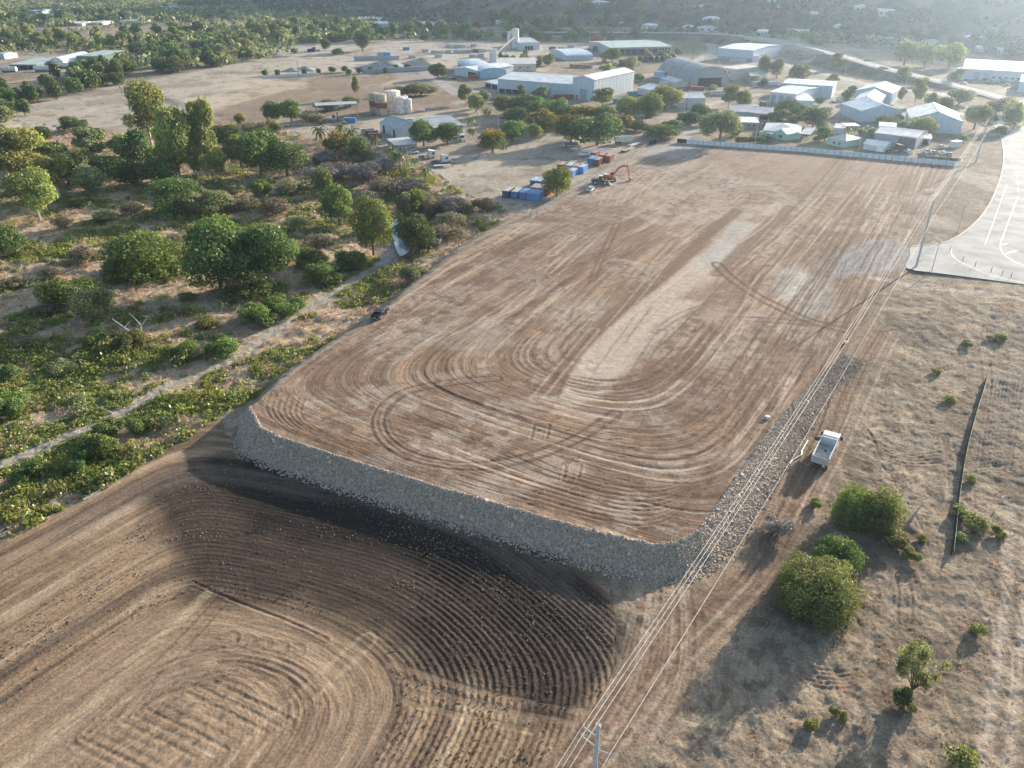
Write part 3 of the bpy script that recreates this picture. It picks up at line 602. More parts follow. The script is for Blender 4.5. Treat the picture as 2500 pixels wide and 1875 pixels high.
# WATER
for nm, px, z in (('creek_water', [(957,548),(970,545),(976,562),(984,588),(991,608),(1002,624),(994,634),(979,640),(970,628),(962,600),(957,572)], -5.0), ('creek_water', [(868,505),(882,498),(892,508),(880,515)], -4.6)):
    P = catmull(W(px, z), 3)[:-1]; zz = max(zt(a, b) for a, b in P[::3]) + .12
    mb = MB(); mb.add([(a, b, zz) for a, b in P], [tuple(range(len(P)))]); o = mb.build(nm, WAT)
    if o.data.polygons[0].normal.z < 0: o.data.flip_normals()
    tag(o, kind='structure')
# ================================================================ TREES
LEAF = {
 'gum': leafmat('leaf_gum', (.27, .31, .10), .45), 'dense': leafmat('leaf_dense', (.11, .165, .05), .36), 'lush': leafmat('leaf_lush', (.15, .22, .06), .42),
 'olive': leafmat('leaf_olive', (.23, .25, .115), .38), 'orange': leafmat('leaf_orange', (.13, .15, .04), .34), 'rust': leafmat('leaf_rust', (.42, .10, .04), .3),
 'scrub': leafmat('leaf_scrub', (.25, .22, .13), .3), 'twig': leafmat('leaf_twig', (.25, .22, .195), .15), 'pale': leafmat('leaf_pale', (.22, .25, .08), .45),
 'weedy': leafmat('leaf_weedy', (.15, .20, .06), .4), 'palm': leafmat('leaf_palm', (.14, .17, .05), .35), 'creeper': leafmat('leaf_creeper', (.19, .215, .065), .38)}
BARK = mat('bark_pale', (.52, .46, .39), .9, noise=.2, scale=3); BARKD = mat('bark_brown', (.17, .13, .10), .9, noise=.25, scale=3)
def leaves(centers, radii, n, leaf, rsd, up=.25, shell=.55, droop=0, aniso=1.0):
    radii = [tuple(np.array(q) * f) for q, f in zip(radii, .72 + .62 * rsd.rand(len(radii)))]; L = len(centers); wts = np.array([np.prod(r) ** (2 / 3) for r in radii]); wts /= wts.sum()
    k = rsd.choice(L, n, p=wts); d = rsd.normal(size=(n, 3)); d /= np.linalg.norm(d, axis=1)[:, None]; d[:, 2] = np.where(rsd.rand(n) < up, np.abs(d[:, 2]), d[:, 2])
    rad = shell + (1.04 - shell) * rsd.rand(n) ** .6; rad = np.where(rsd.rand(n) < .10, rad * (1.05 + .3 * rsd.rand(n)), rad)
    c = np.array(centers)[k] + d * rad[:, None] * np.array(radii)[k]; c[:, 2] -= droop * rsd.rand(n)
    nrm = d + .5 * rsd.normal(size=(n, 3)); nrm /= np.linalg.norm(nrm, axis=1)[:, None]
    a = np.cross(nrm, rsd.normal(size=(n, 3))); a /= np.linalg.norm(a, axis=1)[:, None] + 1e-9; b = np.cross(nrm, a)
    s = leaf * (.55 + .9 * rsd.rand(n)); sa = (a * s[:, None]); sb = (b * (s * (.45 + .3 * rsd.rand(n)))[:, None])
    c2 = c + nrm * (s * .25)[:, None]
    V = np.stack([c - sa, c2 - sb, c + sa, c2 + sb], 1)
    lc = (.55 + .8 * rsd.rand(n)) * (.7 + .6 * rsd.rand(L))[k]
    return V, lc
def branch_mb(base_r, hgt, ends, rsd, fork=.35, lean=0, n=6, segs=3):
    mb = MB(); fz = fork * hgt; f = np.array([lean * fork, 0, fz]); mb.tube((0, 0, -.06), f * .5, base_r * 1.15, base_r * .9, n); mb.tube(f * .5, f, base_r * .9, base_r * .72, n)
    for e in ends:
        p = f.copy(); r = base_r * .5; e = np.array(e, float)
        for i in range(segs):
            t = (i + 1) / segs; q = f + (e - f) * t + rsd.normal(size=3) * .02 + np.array([0, 0, -.06 * math.sin(math.pi * t)]) * -1
            mb.tube(p, q, r, r * .62, 5); p, r = q, r * .62
    return mb
PROTO = {}
def crown_spec(kind, rsd, var):
    """unit tree: about 1 wide, 1 high, foot at the origin"""
    if kind in ('gum', 'pale'):
        n = rsd.randint(9, 13); C_, R_ = [], []
        for i in range(n):
            a = rsd.rand() * 6.28; z = .36 + .50 * (i + .5) / n; r = .27 * math.sin(math.pi * min(1, (z - .12) / .85)) ** .7 * (.5 + .6 * rsd.rand())
            C_.append((r * math.cos(a), r * math.sin(a), z)); q = .11 + .07 * rsd.rand(); R_.append((q * 1.25, q * 1.25, q * .85))
        return C_, R_, .42, .05
    if kind == 'orange' or kind == 'rust' or kind == 'flat':
        n = rsd.randint(16, 22); C_, R_ = [], []
        for i in range(n):
            a = 2.4 * i + rsd.rand(); r = .36 * math.sqrt((i + .5) / n); z = .80 - 1.5 * r * r - .30 * rsd.rand() - (.14 if i % 3 == 0 else 0)
            C_.append((r * math.cos(a), r * math.sin(a), z)); q = .13 + .06 * rsd.rand(); R_.append((q, q, q * .8))
        return C_, R_, .3, .02
    if kind == 'weep':
        n = 14; C_, R_ = [], []
        for i in range(n):
            a = 2.4 * i + rsd.rand(); r = .33 * math.sqrt((i + .5) / n); z = .72 - 1.6 * r * r; C_.append((r * math.cos(a), r * math.sin(a), z)); q = .12 + .05 * rsd.rand(); R_.append((q * .9, q * .9, q * 1.5))
        return C_, R_, .35, .12
    if kind in ('bush', 'scrub', 'twig'):
        n = rsd.randint(8, 13); C_, R_ = [], []
        for i in range(n):
            a = rsd.rand() * 6.28; r = .34 * math.sqrt(rsd.rand()); z = .22 + .45 * rsd.rand() * (1 - r); C_.append((r * math.cos(a), r * math.sin(a), z)); q = .15 + .08 * rsd.rand(); R_.append((q, q, q * 1.05))
        return C_, R_, .12, .02
    if kind == 'mound':
        n = 18; C_, R_ = [], []
        for i in range(n):
            a = 2.4 * i; r = .36 * math.sqrt((i + .5) / n); z = .20 + .55 * math.sqrt(max(0, 1 - (r / .46) ** 2)) * (.8 + .3 * rsd.rand()) ; C_.append((r * math.cos(a), r * math.sin(a), z)); q = .13 + .05 * rsd.rand(); R_.append((q, q, q))
            C_.append((1.15 * r * math.cos(a), 1.15 * r * math.sin(a), .15)); R_.append((.13, .13, .2))
        return C_, R_, .15, .03
    if kind == 'ragged':
        C_, R_ = [], []
        for i in range(34): a = rsd.rand() * 6.28; r = .08 + .40 * rsd.rand(); z = .34 + .56 * rsd.rand(); C_.append((r * math.cos(a) + .1, r * math.sin(a), z)); q = .06 + .07 * rsd.rand(); R_.append((q, q, q * 1.3))
        return C_, R_, .06, .02
    if kind == 'thicket':
        C_, R_ = [], []
        for i in range(46):
            a = 2.4 * i + .5 * rsd.rand(); r = .38 * math.sqrt((i + .5) / 46); top = .82 * math.sqrt(max(0, 1 - (r / .46) ** 2)) * (.55 + .55 * rsd.rand())
            for z in np.arange(.10, max(.2, top), .17): C_.append((r * math.cos(a), r * math.sin(a), z)); q = .06 + .085 * rsd.rand() ** 2; R_.append((q, q, q * 1.25))
        return C_, R_, .15, .03
    n = rsd.randint(12, 17); C_, R_ = [], []                                # dense round crown
    for i in range(n):
        a = 2.4 * i + rsd.rand(); zz = (i + .5) / n; r = .32 * math.sin(math.pi * (.15 + .75 * zz)) * (.6 + .5 * rsd.rand()); z = .26 + .58 * zz
        C_.append((r * math.cos(a), r * math.sin(a), z)); q = .14 + .06 * rsd.rand(); R_.append((q * 1.1, q * 1.1, q * .95))
    return C_, R_, .25, .03
def proto(kind, var=0, n=2600, leaf=.034, lkey=None, shell=.55, bark=None, tag_=''):
    key = (kind, var, n, lkey)
    if key in PROTO: return PROTO[key]
    rsd = np.random.RandomState(abs(hash((kind, var, n)) if False else sum(map(ord, kind)) * 31 + var * 7 + n))
    C_, R_, fork, tr = crown_spec(kind, rsd, var)
    V, lc = leaves(C_, R_, n, leaf, rsd, shell=shell, droop=.1 if kind == 'weep' else 0)
    F = np.arange(4 * n).reshape(n, 4)
    lk = lkey or {'flat': 'orange', 'weep': 'olive', 'bush': 'dense', 'mound': 'lush', 'round': 'dense'}.get(kind, kind)
    if lk == 'orange': lc = lc * 1.0
    me = npmesh(kind + '_crown', V.reshape(-1, 3), F, {'lc': ('FLOAT', 'FACE', lc)}); me.materials.append(LEAF[lk])
    if lk == 'orange':
        me.materials.append(ORANGE_TIPS); mi = ((V[:, 0, 2] > .66) & (rsd.rand(n) < .4)).astype(np.int32); me.polygons.foreach_set('material_index', mi)
    ends = [c for c in C_[:: max(1, len(C_) // (14 if kind == 'ragged' else 7))]]
    br = .022 if kind in ('gum', 'pale') else .03
    tmb = branch_mb(br, 1, ends, rsd, fork); tm = bpy.data.meshes.new('trunk'); tm.from_pydata(tmb.v, [], tmb.f); tm.materials.append(bark or (BARK if kind in ('gum', 'pale') else BARKD))
    PROTO[key] = (me, tm); return PROTO[key]
ORANGE_TIPS = leafmat('leaf_orange_tips', (.46, .31, .04), .35)
tr_ = random.Random(5)
def plant(pr, loc, wid, hgt, name, label, cat, group=None, rz=None, trunk=True, crown='crown', sx=1):
    rt = empty(name, loc, tr_.uniform(0, 6.28) if rz is None else rz, label, cat, group); rt.scale = (wid * sx, wid / sx, hgt)
    o = bpy.data.objects.new(crown, pr[0]); COL.objects.link(o); o.parent = rt
    if trunk: o = bpy.data.objects.new('trunk', pr[1]); COL.objects.link(o); o.parent = rt
    return rt
def from_px(xc, yb, wpx, yt):
    x, y, z = GP(xc, yb); s = pxm(yb, z); wid = wpx / s
    # height so that the top of the crown meets the photo row
    best = 3
    for h in np.arange(1, 40, .25):
        d = np.array([x, y + wid * .12, z + h - HC]); Zc = d[1] * math.cos(TH) - d[2] * math.sin(TH); yy = 937.5 - FP * (d[1] * math.sin(TH) + d[2] * math.cos(TH)) / Zc
        if yy <= yt: best = h; break
    return (x, y, z), wid, best
KN = {'gum': ('gum_tree', 'tree'), 'pale': ('gum_tree', 'tree'), 'round': ('leafy_tree', 'tree'), 'orange': ('flowering_tree', 'tree'), 'flat': ('spreading_tree', 'tree'), 'weep': ('weeping_tree', 'tree'),
      'bush': ('bush', 'bush'), 'scrub': ('scrub_bush', 'bush'), 'twig': ('bare_bush', 'bush'), 'mound': ('creeper_mound', 'bush'), 'thicket': ('thicket', 'bush'), 'ragged': ('ragged_tree', 'tree'), 'rust': ('flowering_tree', 'tree')}
def T(kind, xc, yb, wpx, yt, label, n=3600, leaf=.030, var=None, lkey=None, group=None, shell=.55, sx=1, trunk=True):
    loc, wd, h = from_px(xc, yb, wpx, yt); nm, cat = KN[kind]
    v = (tr_.randint(0, 2) if var is None else var)
    k_ = .90 if (xc > 1900 and yb > 1130 and wpx > 80) else 1.42 if (yb > 225 and yb < 358 and 1200 < xc < 1660) else 1.22 if (yb > 230 and yb < 1130 and kind != 'twig') else 1.1
    return plant(proto(kind, v, n, leaf, lkey, shell), loc, wd * k_, h * (1.06 if k_ > 1.1 else .92 if k_ < 1 else 1.03), nm, label, cat, group, sx=sx, trunk=trunk)
# --- creek side, nearest to the camera first
T('gum', 100, 542, 122, 418, 'large yellow-green gum leaning left at the left edge, above a round grey-green bush', 6500, .024)
T('gum', 62, 474, 140, 318, 'wide pale gum filling the left edge behind the leaning gum', 6500, .024, 1)
T('gum', 28, 455, 110, 300, 'pale gum cut by the left edge of the view, highest of that corner', 6000, .026, 2)
T('gum', 148, 486, 74, 388, 'slim gum with forked white stems right of the leaning gum', 5000, .028)
T('gum', 122, 415, 92, 312, 'rounded light green gum behind the slim white-stemmed gum', 5000, .028, 1)
T('gum', 372, 362, 108, 203, 'tallest gum in the creek belt, its crown standing over the pale paddock', 7000, .022, 1)
T('gum', 442, 440, 98, 266, 'broad bright gum just right of the tallest gum', 6500, .024, 2)
T('gum', 512, 432, 72, 246, 'tall gum with rounded top, right neighbour of the broad bright gum', 6000, .026)
T('gum', 528, 446, 58, 348, 'small white-trunked gum at the right end of the creek belt', 4500, .03, 1)
T('gum', 432, 432, 78, 338, 'grey-green gum with a fan of white limbs in front of the broad bright gum', 5000, .028)
T('gum', 486, 442, 48, 352, 'narrow gum with one white stem between fan-limbed and white-trunked gums', 4000, .03, 2)
T('gum', 300, 402, 70, 328, 'short gum with a thin white trunk left of the dead grey tree', 4000, .03)
T('gum', 342, 420, 88, 322, 'leafy gum directly beneath the tallest gum', 4500, .03, 1, lkey='dense')
T('gum', 232, 398, 92, 310, 'olive gum rising over the paddock edge left of the tallest gum', 4500, .03, 2, lkey='olive')
T('round', 200, 420, 76, 362, 'cream-tinged leafy tree in the creek belt above the reddish grass', 4200, .03, lkey='olive')
T('round', 222, 470, 74, 404, 'reddish-green small tree at the foot of the creek belt', 4200, .03, lkey='olive')
T('round', 168, 450, 80, 380, 'shaded dark tree between slim gum and reddish-green tree', 4200, .03)
T('round', 262, 440, 84, 380, 'dark crown tucked behind the reddish-green small tree', 4200, .03)
T('round', 330, 455, 86, 395, 'dark low tree right of the dead grey tree', 4200, .03)
T('round', 395, 450, 80, 385, 'mid-green tree in the shade under the fan-limbed gum', 4200, .03)
T('round', 590, 412, 66, 332, 'bright leafy tree with a dome crown right of the creek belt gums', 5000, .028, lkey='lush')
T('round', 640, 432, 108, 316, 'broad dark tree shading the creek, right of the dome-crowned tree', 6000, .024)
T('round', 702, 430, 96, 344, 'dark glossy tree beside the broad dark tree', 6000, .024, 1)
T('gum', 672, 345, 44, 296, 'wispy grey tree behind the broad dark tree', 3600, .03, lkey='olive')
T('round', 560, 360, 80, 305, 'dark tree at the paddock edge right of the tall round-topped gum', 4200, .03)
T('flat', 180, 320, 62, 280, 'low spreading tree on the paddock edge at the upper left', 3600, .03, lkey='dense')
T('mound', 438, 520, 112, 430, 'dark layered shrub mass in the middle of the flats', 6500, .022, lkey='dense')
T('flat', 512, 520, 100, 450, 'wide flat-topped shrub touching the dark layered mass', 6000, .024, lkey='olive')
T('mound', 352, 668, 165, 570, 'large rounded mound of bright creeper on the flats', 9500, .022)
T('mound', 290, 682, 56, 624, 'small round creeper-covered bush left of the large creeper mound', 3500, .032)
T('round', 540, 704, 150, 540, 'biggest dark tree on the flats, left of a twin crown', 10500, .020)
T('round', 650, 690, 142, 546, 'twin dark crown right of the biggest dark tree', 10500, .020, 1)
T('mound', 600, 720, 120, 640, 'dark creeper skirt at the foot of the twin dark crowns', 7000, .022, lkey='dense')
T('bush', 35, 622, 104, 545, 'round grey-green bush at the left edge below the leaning gum', 6500, .024)
T('bush', 175, 742, 108, 655, 'green shrub beside the sandy hollow near the left edge', 6500, .024, lkey='lush')
T('bush', 220, 772, 92, 690, 'dusty olive shrub next to the green shrub by the sandy hollow', 6000, .024, lkey='olive')
T('round', 828, 548, 82, 458, 'glossy green tree standing alone left of the creek bend', 7500, .023, lkey='lush')
T('round', 912, 622, 88, 488, 'large tree on the left bank beside the open water', 8500, .021, 1, lkey='creeper')
T('round', 1014, 620, 80, 528, 'dark leafy tree on the right bank beside the open water', 7500, .022, 2)
T('round', 1014, 532, 54, 464, 'bright creeper-topped tree behind the dark right-bank tree', 4500, .03, lkey='lush')
T('gum', 985, 545, 42, 474, 'pale column-shaped tree touching the creeper-topped tree', 3600, .03, lkey='olive')
T('round', 792, 478, 50, 410, 'slim leafy tree above the glossy lone tree', 4500, .03, lkey='lush')
T('bush', 645, 452, 48, 424, 'olive shrub between the dome tree and the flats', 3600, .032, lkey='olive')
T('bush', 640, 478, 46, 428, 'arching green bush on the dry bank below the dome tree', 4000, .032, lkey='lush')
T('mound', 1100, 555, 70, 520, 'dusty shrub at the tip of the creek bank near the fence end', 3600, .034, lkey='scrub')
T('bush', 25, 1010, 80, 940, 'pale-leaved shrub at the left edge above the gravel track', 5500, .028, lkey='lush')
T('bush', 10, 935, 60, 880, 'dark shrub cut by the left edge above the pale-leaved shrub', 4000, .03)
T('bush', 270, 1058, 70, 1008, 'dark green weed bush on the track edge above the lower creek bend', 5000, .03, lkey='lush')
T('bush', 245, 1110, 80, 1040, 'largest of the bushes hugging the lower track bend', 5000, .03, lkey='lush')
T('bush', 345, 1052, 60, 1005, 'round green bush right of the track-hugging bushes', 4500, .03, lkey='lush')
T('bush', 190, 1140, 70, 1090, 'green bush in the strip between track and bare earth', 4500, .03, lkey='dense')
T('bush', 75, 1168, 80, 1118, 'dark green bush in the strip at the lower left of the track', 4500, .03, lkey='lush')
T('bush', 320, 850, 80, 800, 'tangled green bush beside the fallen white tree', 5000, .03, lkey='creeper')
T('bush', 240, 845, 56, 800, 'dark bush left of the fallen white tree', 4000, .03)
T('bush', 440, 880, 70, 830, 'leafy bush above the gravel track, right of the fallen tree', 4500, .03, lkey='lush')
T('bush', 545, 860, 80, 812, 'silver-leaved bush on the upper edge of the gravel track', 4500, .03, lkey='lush')
T('bush', 630, 790, 90, 735, 'broad leafy bush along the upper track edge', 5500, .028, lkey='lush')
T('bush', 700, 760, 84, 705, 'leafy bush further up the track edge, nearest the dark pickup', 5500, .028, lkey='lush')
T('bush', 790, 690, 90, 630, 'tall leafy weeds left of the sandy creek mouth', 5500, .028, lkey='lush')
T('bush', 860, 655, 80, 600, 'shrubby weeds at the foot of the left-bank tree', 5000, .028, lkey='dense')
T('bush', 760, 650, 80, 600, 'green shrub behind the tall leafy weeds', 5000, .028, lkey='creeper')
T('bush', 1010, 680, 80, 640, 'grey-green weeds spilling over the pad edge by the creek', 5000, .028, lkey='olive')
T('bush', 1180, 512, 60, 478, 'scrubby bush on the yard bank above the creek tip', 4000, .03, lkey='scrub')
for i, (x, y, w_, t) in enumerate([(720,470,90,425),(800,440,110,385),(880,440,90,380),(950,480,90,420),(930,420,80,370),(900,500,80,450),(1060,520,90,470),(1120,520,90,470),(1010,470,90,425),(870,400,80,355),(780,400,70,360),(1050,600,100,560),(1090,580,80,540)]):
    T('twig' if i % 3 else 'scrub', x, y, w_, t, '%s thicket on the shaded creek bank, %s along from the left' % ('grey leafless' if i % 3 else 'dusty olive', ['first','second','third','fourth','fifth','sixth','seventh','eighth','ninth','tenth','eleventh','twelfth','thirteenth'][i]), 4200, .026, group='thickets on the creek bank', shell=.3)
for i, (x, y, w_, t, k) in enumerate([(130,680,60,650,'scrub'),(210,640,70,590,'scrub'),(420,600,60,570,'scrub'),(600,510,70,465,'scrub'),(560,470,60,440,'olive'),(680,520,80,480,'scrub'),(730,560,70,525,'olive'),(780,600,70,570,'scrub'),(120,760,60,730,'scrub'),(160,900,70,870,'olive'),(60,840,60,810,'scrub'),(500,800,60,770,'creeper'),(700,640,90,600,'creeper'),(640,640,70,610,'olive'),(250,540,60,510,'olive'),(330,520,60,490,'scrub'),(200,500,50,470,'lush'),(160,560,50,525,'scrub'),(30,700,60,670,'scrub'),(460,740,50,715,'creeper')]):
    T('bush', x, y, w_, t, 'low %s bush on the dry flats, %s counted from the top' % ({'scrub': 'brownish', 'olive': 'olive', 'creeper': 'mossy green', 'lush': 'light green'}[k], ORD(i)), 3400, .032, lkey=k, group='low bushes on the creek flats', shell=.4)
# --- bushes of the right-hand field
T('thicket', 2070, 1275, 118, 1150, 'tall leafy bush nearest the tipper truck, left half of a clump', 12000, .018, lkey='weedy', sx=1)
T('thicket', 2138, 1285, 150, 1160, 'wide leafy bush forming the right half of the clump below the tipper', 14000, .017, 1, lkey='weedy')
T('bush', 2030, 1385, 125, 1285, 'bright green tree top growing out of the great olive thicket', 9000, .02, lkey='lush')
T('thicket', 1988, 1470, 262, 1318, 'great olive thicket with the long shadow on the dry grass', 34000, .012, lkey='creeper')
T('twig', 1890, 1300, 90, 1245, 'grey leafless bush left of the leafy clump', 6000, .02, shell=.2)
T('ragged', 2225, 1690, 130, 1555, 'ragged multi-stemmed small tree near the lower right corner', 4600, .022, 2, lkey='olive', shell=.0)
T('bush', 2205, 1720, 60, 1680, 'low dark bush at the foot of the ragged small tree', 3500, .03)
for i, (x, y, w_) in enumerate([(2435,1308,26),(2382,1290,40),(2348,1262,34),(2185,1330,40),(2225,1360,30),(2345,1320,24),(2350,1875,60),(2045,1750,26),(1978,1775,24),(2380,1545,28),(2420,832,14),(2362,845,18),(2445,828,18),(2286,912,16),(2370,1175,20),(2320,980,18),(1993,1235,22),(2250,1320,20)]):
    T('bush', x, y, w_ * 1.5, y - w_ * .9, 'small green weed tuft, %s' % (['just right of the black fence foot','left of the first pair','beside the fence foot','below the leafy clump','right of the one below the clump','between fence and pair','at the bottom edge of the view','lower middle, right twin','lower middle, left twin','by the right track','highest near the road, middle','highest near the road, left','highest near the road, right','next to the wire shadow','at the middle of the black fence','at the top of the black fence','left of the tipper clump','near the leaning stump'][i]), 1500, .05, lkey='pale', group='weed tufts on the dry field', trunk=False)
# --- yard and works trees
def O(kind, box, yb, label, **k):
    x0, x1, yt = box; T(kind, (x0 + x1) / 2, yb, x1 - x0, yt, label, **k)
O('round', (1322, 1397, 410), 478, 'yellow-green tree standing beside the shipping containers and the mesh fence', n=5500, leaf=.026, lkey='pale')
O('orange', (1170, 1235, 312), 373, 'brownish leafy tree standing alone in the container yard')
O('round', (1002, 1068, 295), 357, 'green tree in front of the big yard shed, the left one of two'); O('round', (1065, 1120, 302), 353, 'dark green tree in front of the big yard shed, the right one of two')
O('orange', (795, 865, 316), 385, 'rust-tinged tree among the palms above the creek')
O('round', (850, 905, 335), 400, 'dark thin tree right of the rust-tinged tree')
O('round', (642, 690, 250), 300, 'left of two spreading green trees by the open-sided carport', lkey='dense'); O('round', (682, 742, 247), 300, 'right of two spreading green trees by the open-sided carport', lkey='lush')
O('scrub', (735, 790, 265), 300, 'brown bush touching the right of the two spreading trees'); O('bush', (770, 830, 240), 272, 'olive bush behind the open-sided carport', lkey='olive'); O('bush', (830, 880, 226), 260, 'green bush behind the rusty tank', lkey='olive')
O('scrub', (600, 660, 290), 330, 'grey bush in the shade left of the sand heap'); O('bush', (575, 605, 270), 305, 'small pale tree on the brown paddock edge', lkey='pale')
O('scrub', (945, 1000, 205), 235, 'brown dry bush behind the white tanks'); O('bush', (990, 1065, 193), 232, 'green spreading bush behind the white tanks', lkey='olive')
O('gum', (862, 880, 186), 238, 'tall thin-stemmed tree alone on the brown paddock', n=1800, leaf=.05)
O('gum', (1118, 1158, 206), 256, 'small gum in front of the long blue warehouse, leftmost', n=2600, leaf=.04, lkey='olive'); O('gum', (1166, 1196, 222), 262, 'small gum in front of the long blue warehouse, second from left', n=2600, leaf=.04, lkey='olive')
O('round', (1142, 1182, 235), 274, 'bushy tree below the two leftmost small gums', lkey='olive', n=2600, leaf=.04)
O('gum', (1260, 1284, 209), 242, 'slender gum against the blue warehouse wall', n=2000, leaf=.05, lkey='olive'); O('gum', (1306, 1344, 210), 245, 'rounded grey-green gum against the blue warehouse wall', n=2600, leaf=.04, lkey='olive')
for i, (a, b, t, yb, k, lk, lb) in enumerate([
 (1206,1256,232,278,'round','olive','leftmost olive tree of the dense works row'),(1252,1338,233,282,'round','dense','broad green crown second along in the dense works row'),
 (1230,1287,266,304,'round','dense','dark round tree in front of the broad green crown'),(1287,1356,262,322,'orange',None,'orange-topped tree left of the big shade trees'),
 (1223,1279,293,345,'round','lush','mid-green tree in the front line of the works row'),(1290,1317,303,340,'round','pale','small yellow-green sapling in front of the works row'),
 (1339,1390,241,300,'round','dense','dark tree behind the orange-topped tree'),(1363,1424,272,350,'orange',None,'large spreading tree with orange flush, left of the biggest shade tree'),
 (1408,1507,266,354,'flat','dense','biggest shade tree at the end of the works row'),(1488,1536,276,322,'orange',None,'orange-yellow tree on the right flank of the biggest shade tree'),
 (1385,1450,252,300,'orange',None,'orange-flushed crown behind the biggest shade tree'),(1445,1500,258,305,'round','dense','dark crown behind the right flank of the biggest shade tree'),
 (1504,1561,235,292,'round','gum','tall green tree beside the lane, left of a brighter one'),(1548,1610,232,288,'round','lush','bright green tree beside the lane'),
 (1590,1653,209,268,'round','gum','tall rounded tree against the pale small sheds'),(1444,1496,215,262,'pale','pale','pale yellow-green tree before the tall ribbed shed'),
 (1577,1650,302,337,'flat','lush','wide umbrella-shaped tree at the lane mouth'),(1684,1730,257,292,'round','dense','upper of two dark round trees by the street'),(1664,1708,273,306,'round','dense','lower of two dark round trees by the street'),
 (1530,1575,290,318,'bush','dense','low dark bush right of the orange-yellow tree'),(1706,1806,268,352,'weep','olive','large weeping tree behind the white fence'),
 (1752,1803,209,262,'pale','pale','pale feathery tree in the street by the houses'),(1794,1830,222,266,'round','pale','yellow-green tree touching the pale feathery tree'),
 (1890,1970,247,292,'round','dense','wide dark mango-like tree behind the teal-trimmed house'),(1953,2014,261,310,'round','dense','big dark round tree right of the wide dark tree'),
 (1873,1914,272,303,'round','dense','small dark tree beside the low grey roofs'),(1993,2034,306,344,'bush','lush','rounded green tree between the two cottages'),
 (2127,2197,283,319,'round','dense','dome-shaped dark tree in front of the twin-roof shed'),(2217,2281,286,333,'round','gum','pale green dome tree before the corner shed'),
 (2212,2252,194,258,'gum','olive','tall ragged gum on the road verge'),(2188,2212,213,252,'gum','olive','thin gum left of the tall ragged gum'),(2251,2284,228,274,'gum','olive','gum right of the tall ragged gum, behind the corner shed'),
 (2280,2326,238,279,'round','olive','dusty tree before the highway bend'),(2348,2407,252,315,'weep','olive','drooping tree by the corner shed and the road'),
 (2316,2365,206,254,'bush','olive','dusty thicket under the ramp end'),(2450,2500,234,312,'bush','olive','dusty thicket at the right edge by the road'),(2400,2460,225,280,'scrub','scrub','brown thicket beside the road bend'),
 (2050,2078,218,242,'bush','dense','small bush by the long white shed'),(2070,2098,208,232,'bush','dense','dark bush behind the long white shed'),(1990,2012,232,256,'bush','dense','shrub at the end of the three-door shed'),
 (1846,1880,138,190,'round','olive','dark olive tree left of two by the ribbed grey building'),(1876,1914,145,192,'round','olive','lighter olive tree by the ribbed grey building'),(1920,1968,156,200,'round','olive','round olive tree below the bridge piers'),
 (2021,2061,130,170,'gum','gum','light green tree against the ramp embankment'),(2175,2238,98,160,'round','olive','broad tree beyond the ramp, leftmost of three'),(2233,2280,110,162,'round','gum','middle tree of three beyond the ramp'),(2280,2350,102,166,'round','gum','big pale round tree beyond the ramp, rightmost of three'),
 (2310,2352,168,206,'gum','olive','sparse tree at the white depot corner'),(1968,2016,82,110,'bush','gum','pale bush behind the bridge deck'),
 (1046,1094,155,192,'round','dense','dark round tree where the works lane turns'),(864,908,78,125,'round','dense','large tree rising alone out of the far yard'),(780,810,97,123,'round','dense','solitary round tree at the left of the far yard'),(811,842,114,134,'bush','dense','low dark tree in the far yard'),
 (1026,1048,84,102,'round','dense','small round tree on the far dirt strip'),(1470,1518,116,150,'round','lush','green tree in front of the long low shed'),(1516,1560,138,172,'round','olive','olive tree beside the stacked yard goods'),(1645,1665,117,134,'bush','dense','round bush at the end of the long low shed'),
 (1850,1876,190,210,'bush','dense','shrub by the grey ribbed building'),(1500,1530,145,172,'gum','olive','thin olive tree below the long low shed')]):
    small = (b - a) < 50; T(k, (a + b) / 2, yb, b - a, t, lb + ('' if len(lb.split()) >= 4 else ' seen here'), n=2600 if small else 4200, leaf=.04 if small else .03, lkey=lk)
for i, (x, y) in enumerate([(647,186),(679,185),(743,183),(778,182),(811,178),(842,176),(852,184),(878,180),(905,178),(942,179),(967,173),(995,172)]):
    T('round', x, y, 17 if i % 3 else 14, y - 15, 'clipped round tree in the row along the works boundary, %s from the left' % ORD(i), n=900, leaf=.07, lkey='dense', group='clipped trees along the works boundary')
for i, (x, y) in enumerate([(1760,300),(1795,332),(1905,302),(1938,306),(1872,346),(1992,346),(2003,318),(2100,332),(2122,346),(2192,300),(2207,332),(2262,342),(2352,346),(2292,250),(2422,300),(2442,332),(1738,226),(1852,180),(1962,182),(2102,170),(2152,186),(2202,198),(2252,210),(1662,302),(1642,322),(1600,262),(1692,182),(2072,242),(2112,226),(2132,238),(1722,306),(1950,214),(2030,208),(1590,285),(2310,300),(1560,200),(1340,160),(1480,180),(1530,190)]):
    wp = tr_.uniform(20, 42); T(('round', 'bush', 'gum')[i % 3], x, y, wp, y - wp * tr_.uniform(.55, 1.0), '%s among the sheds and houses, %s of these garden plants' % (('small leafy tree', 'low shrub', 'thin light tree')[i % 3], ORD(i)), n=1800, leaf=.045, lkey=('dense', 'olive', 'gum', 'olive', 'dense')[i % 5], group='garden trees among the sheds')
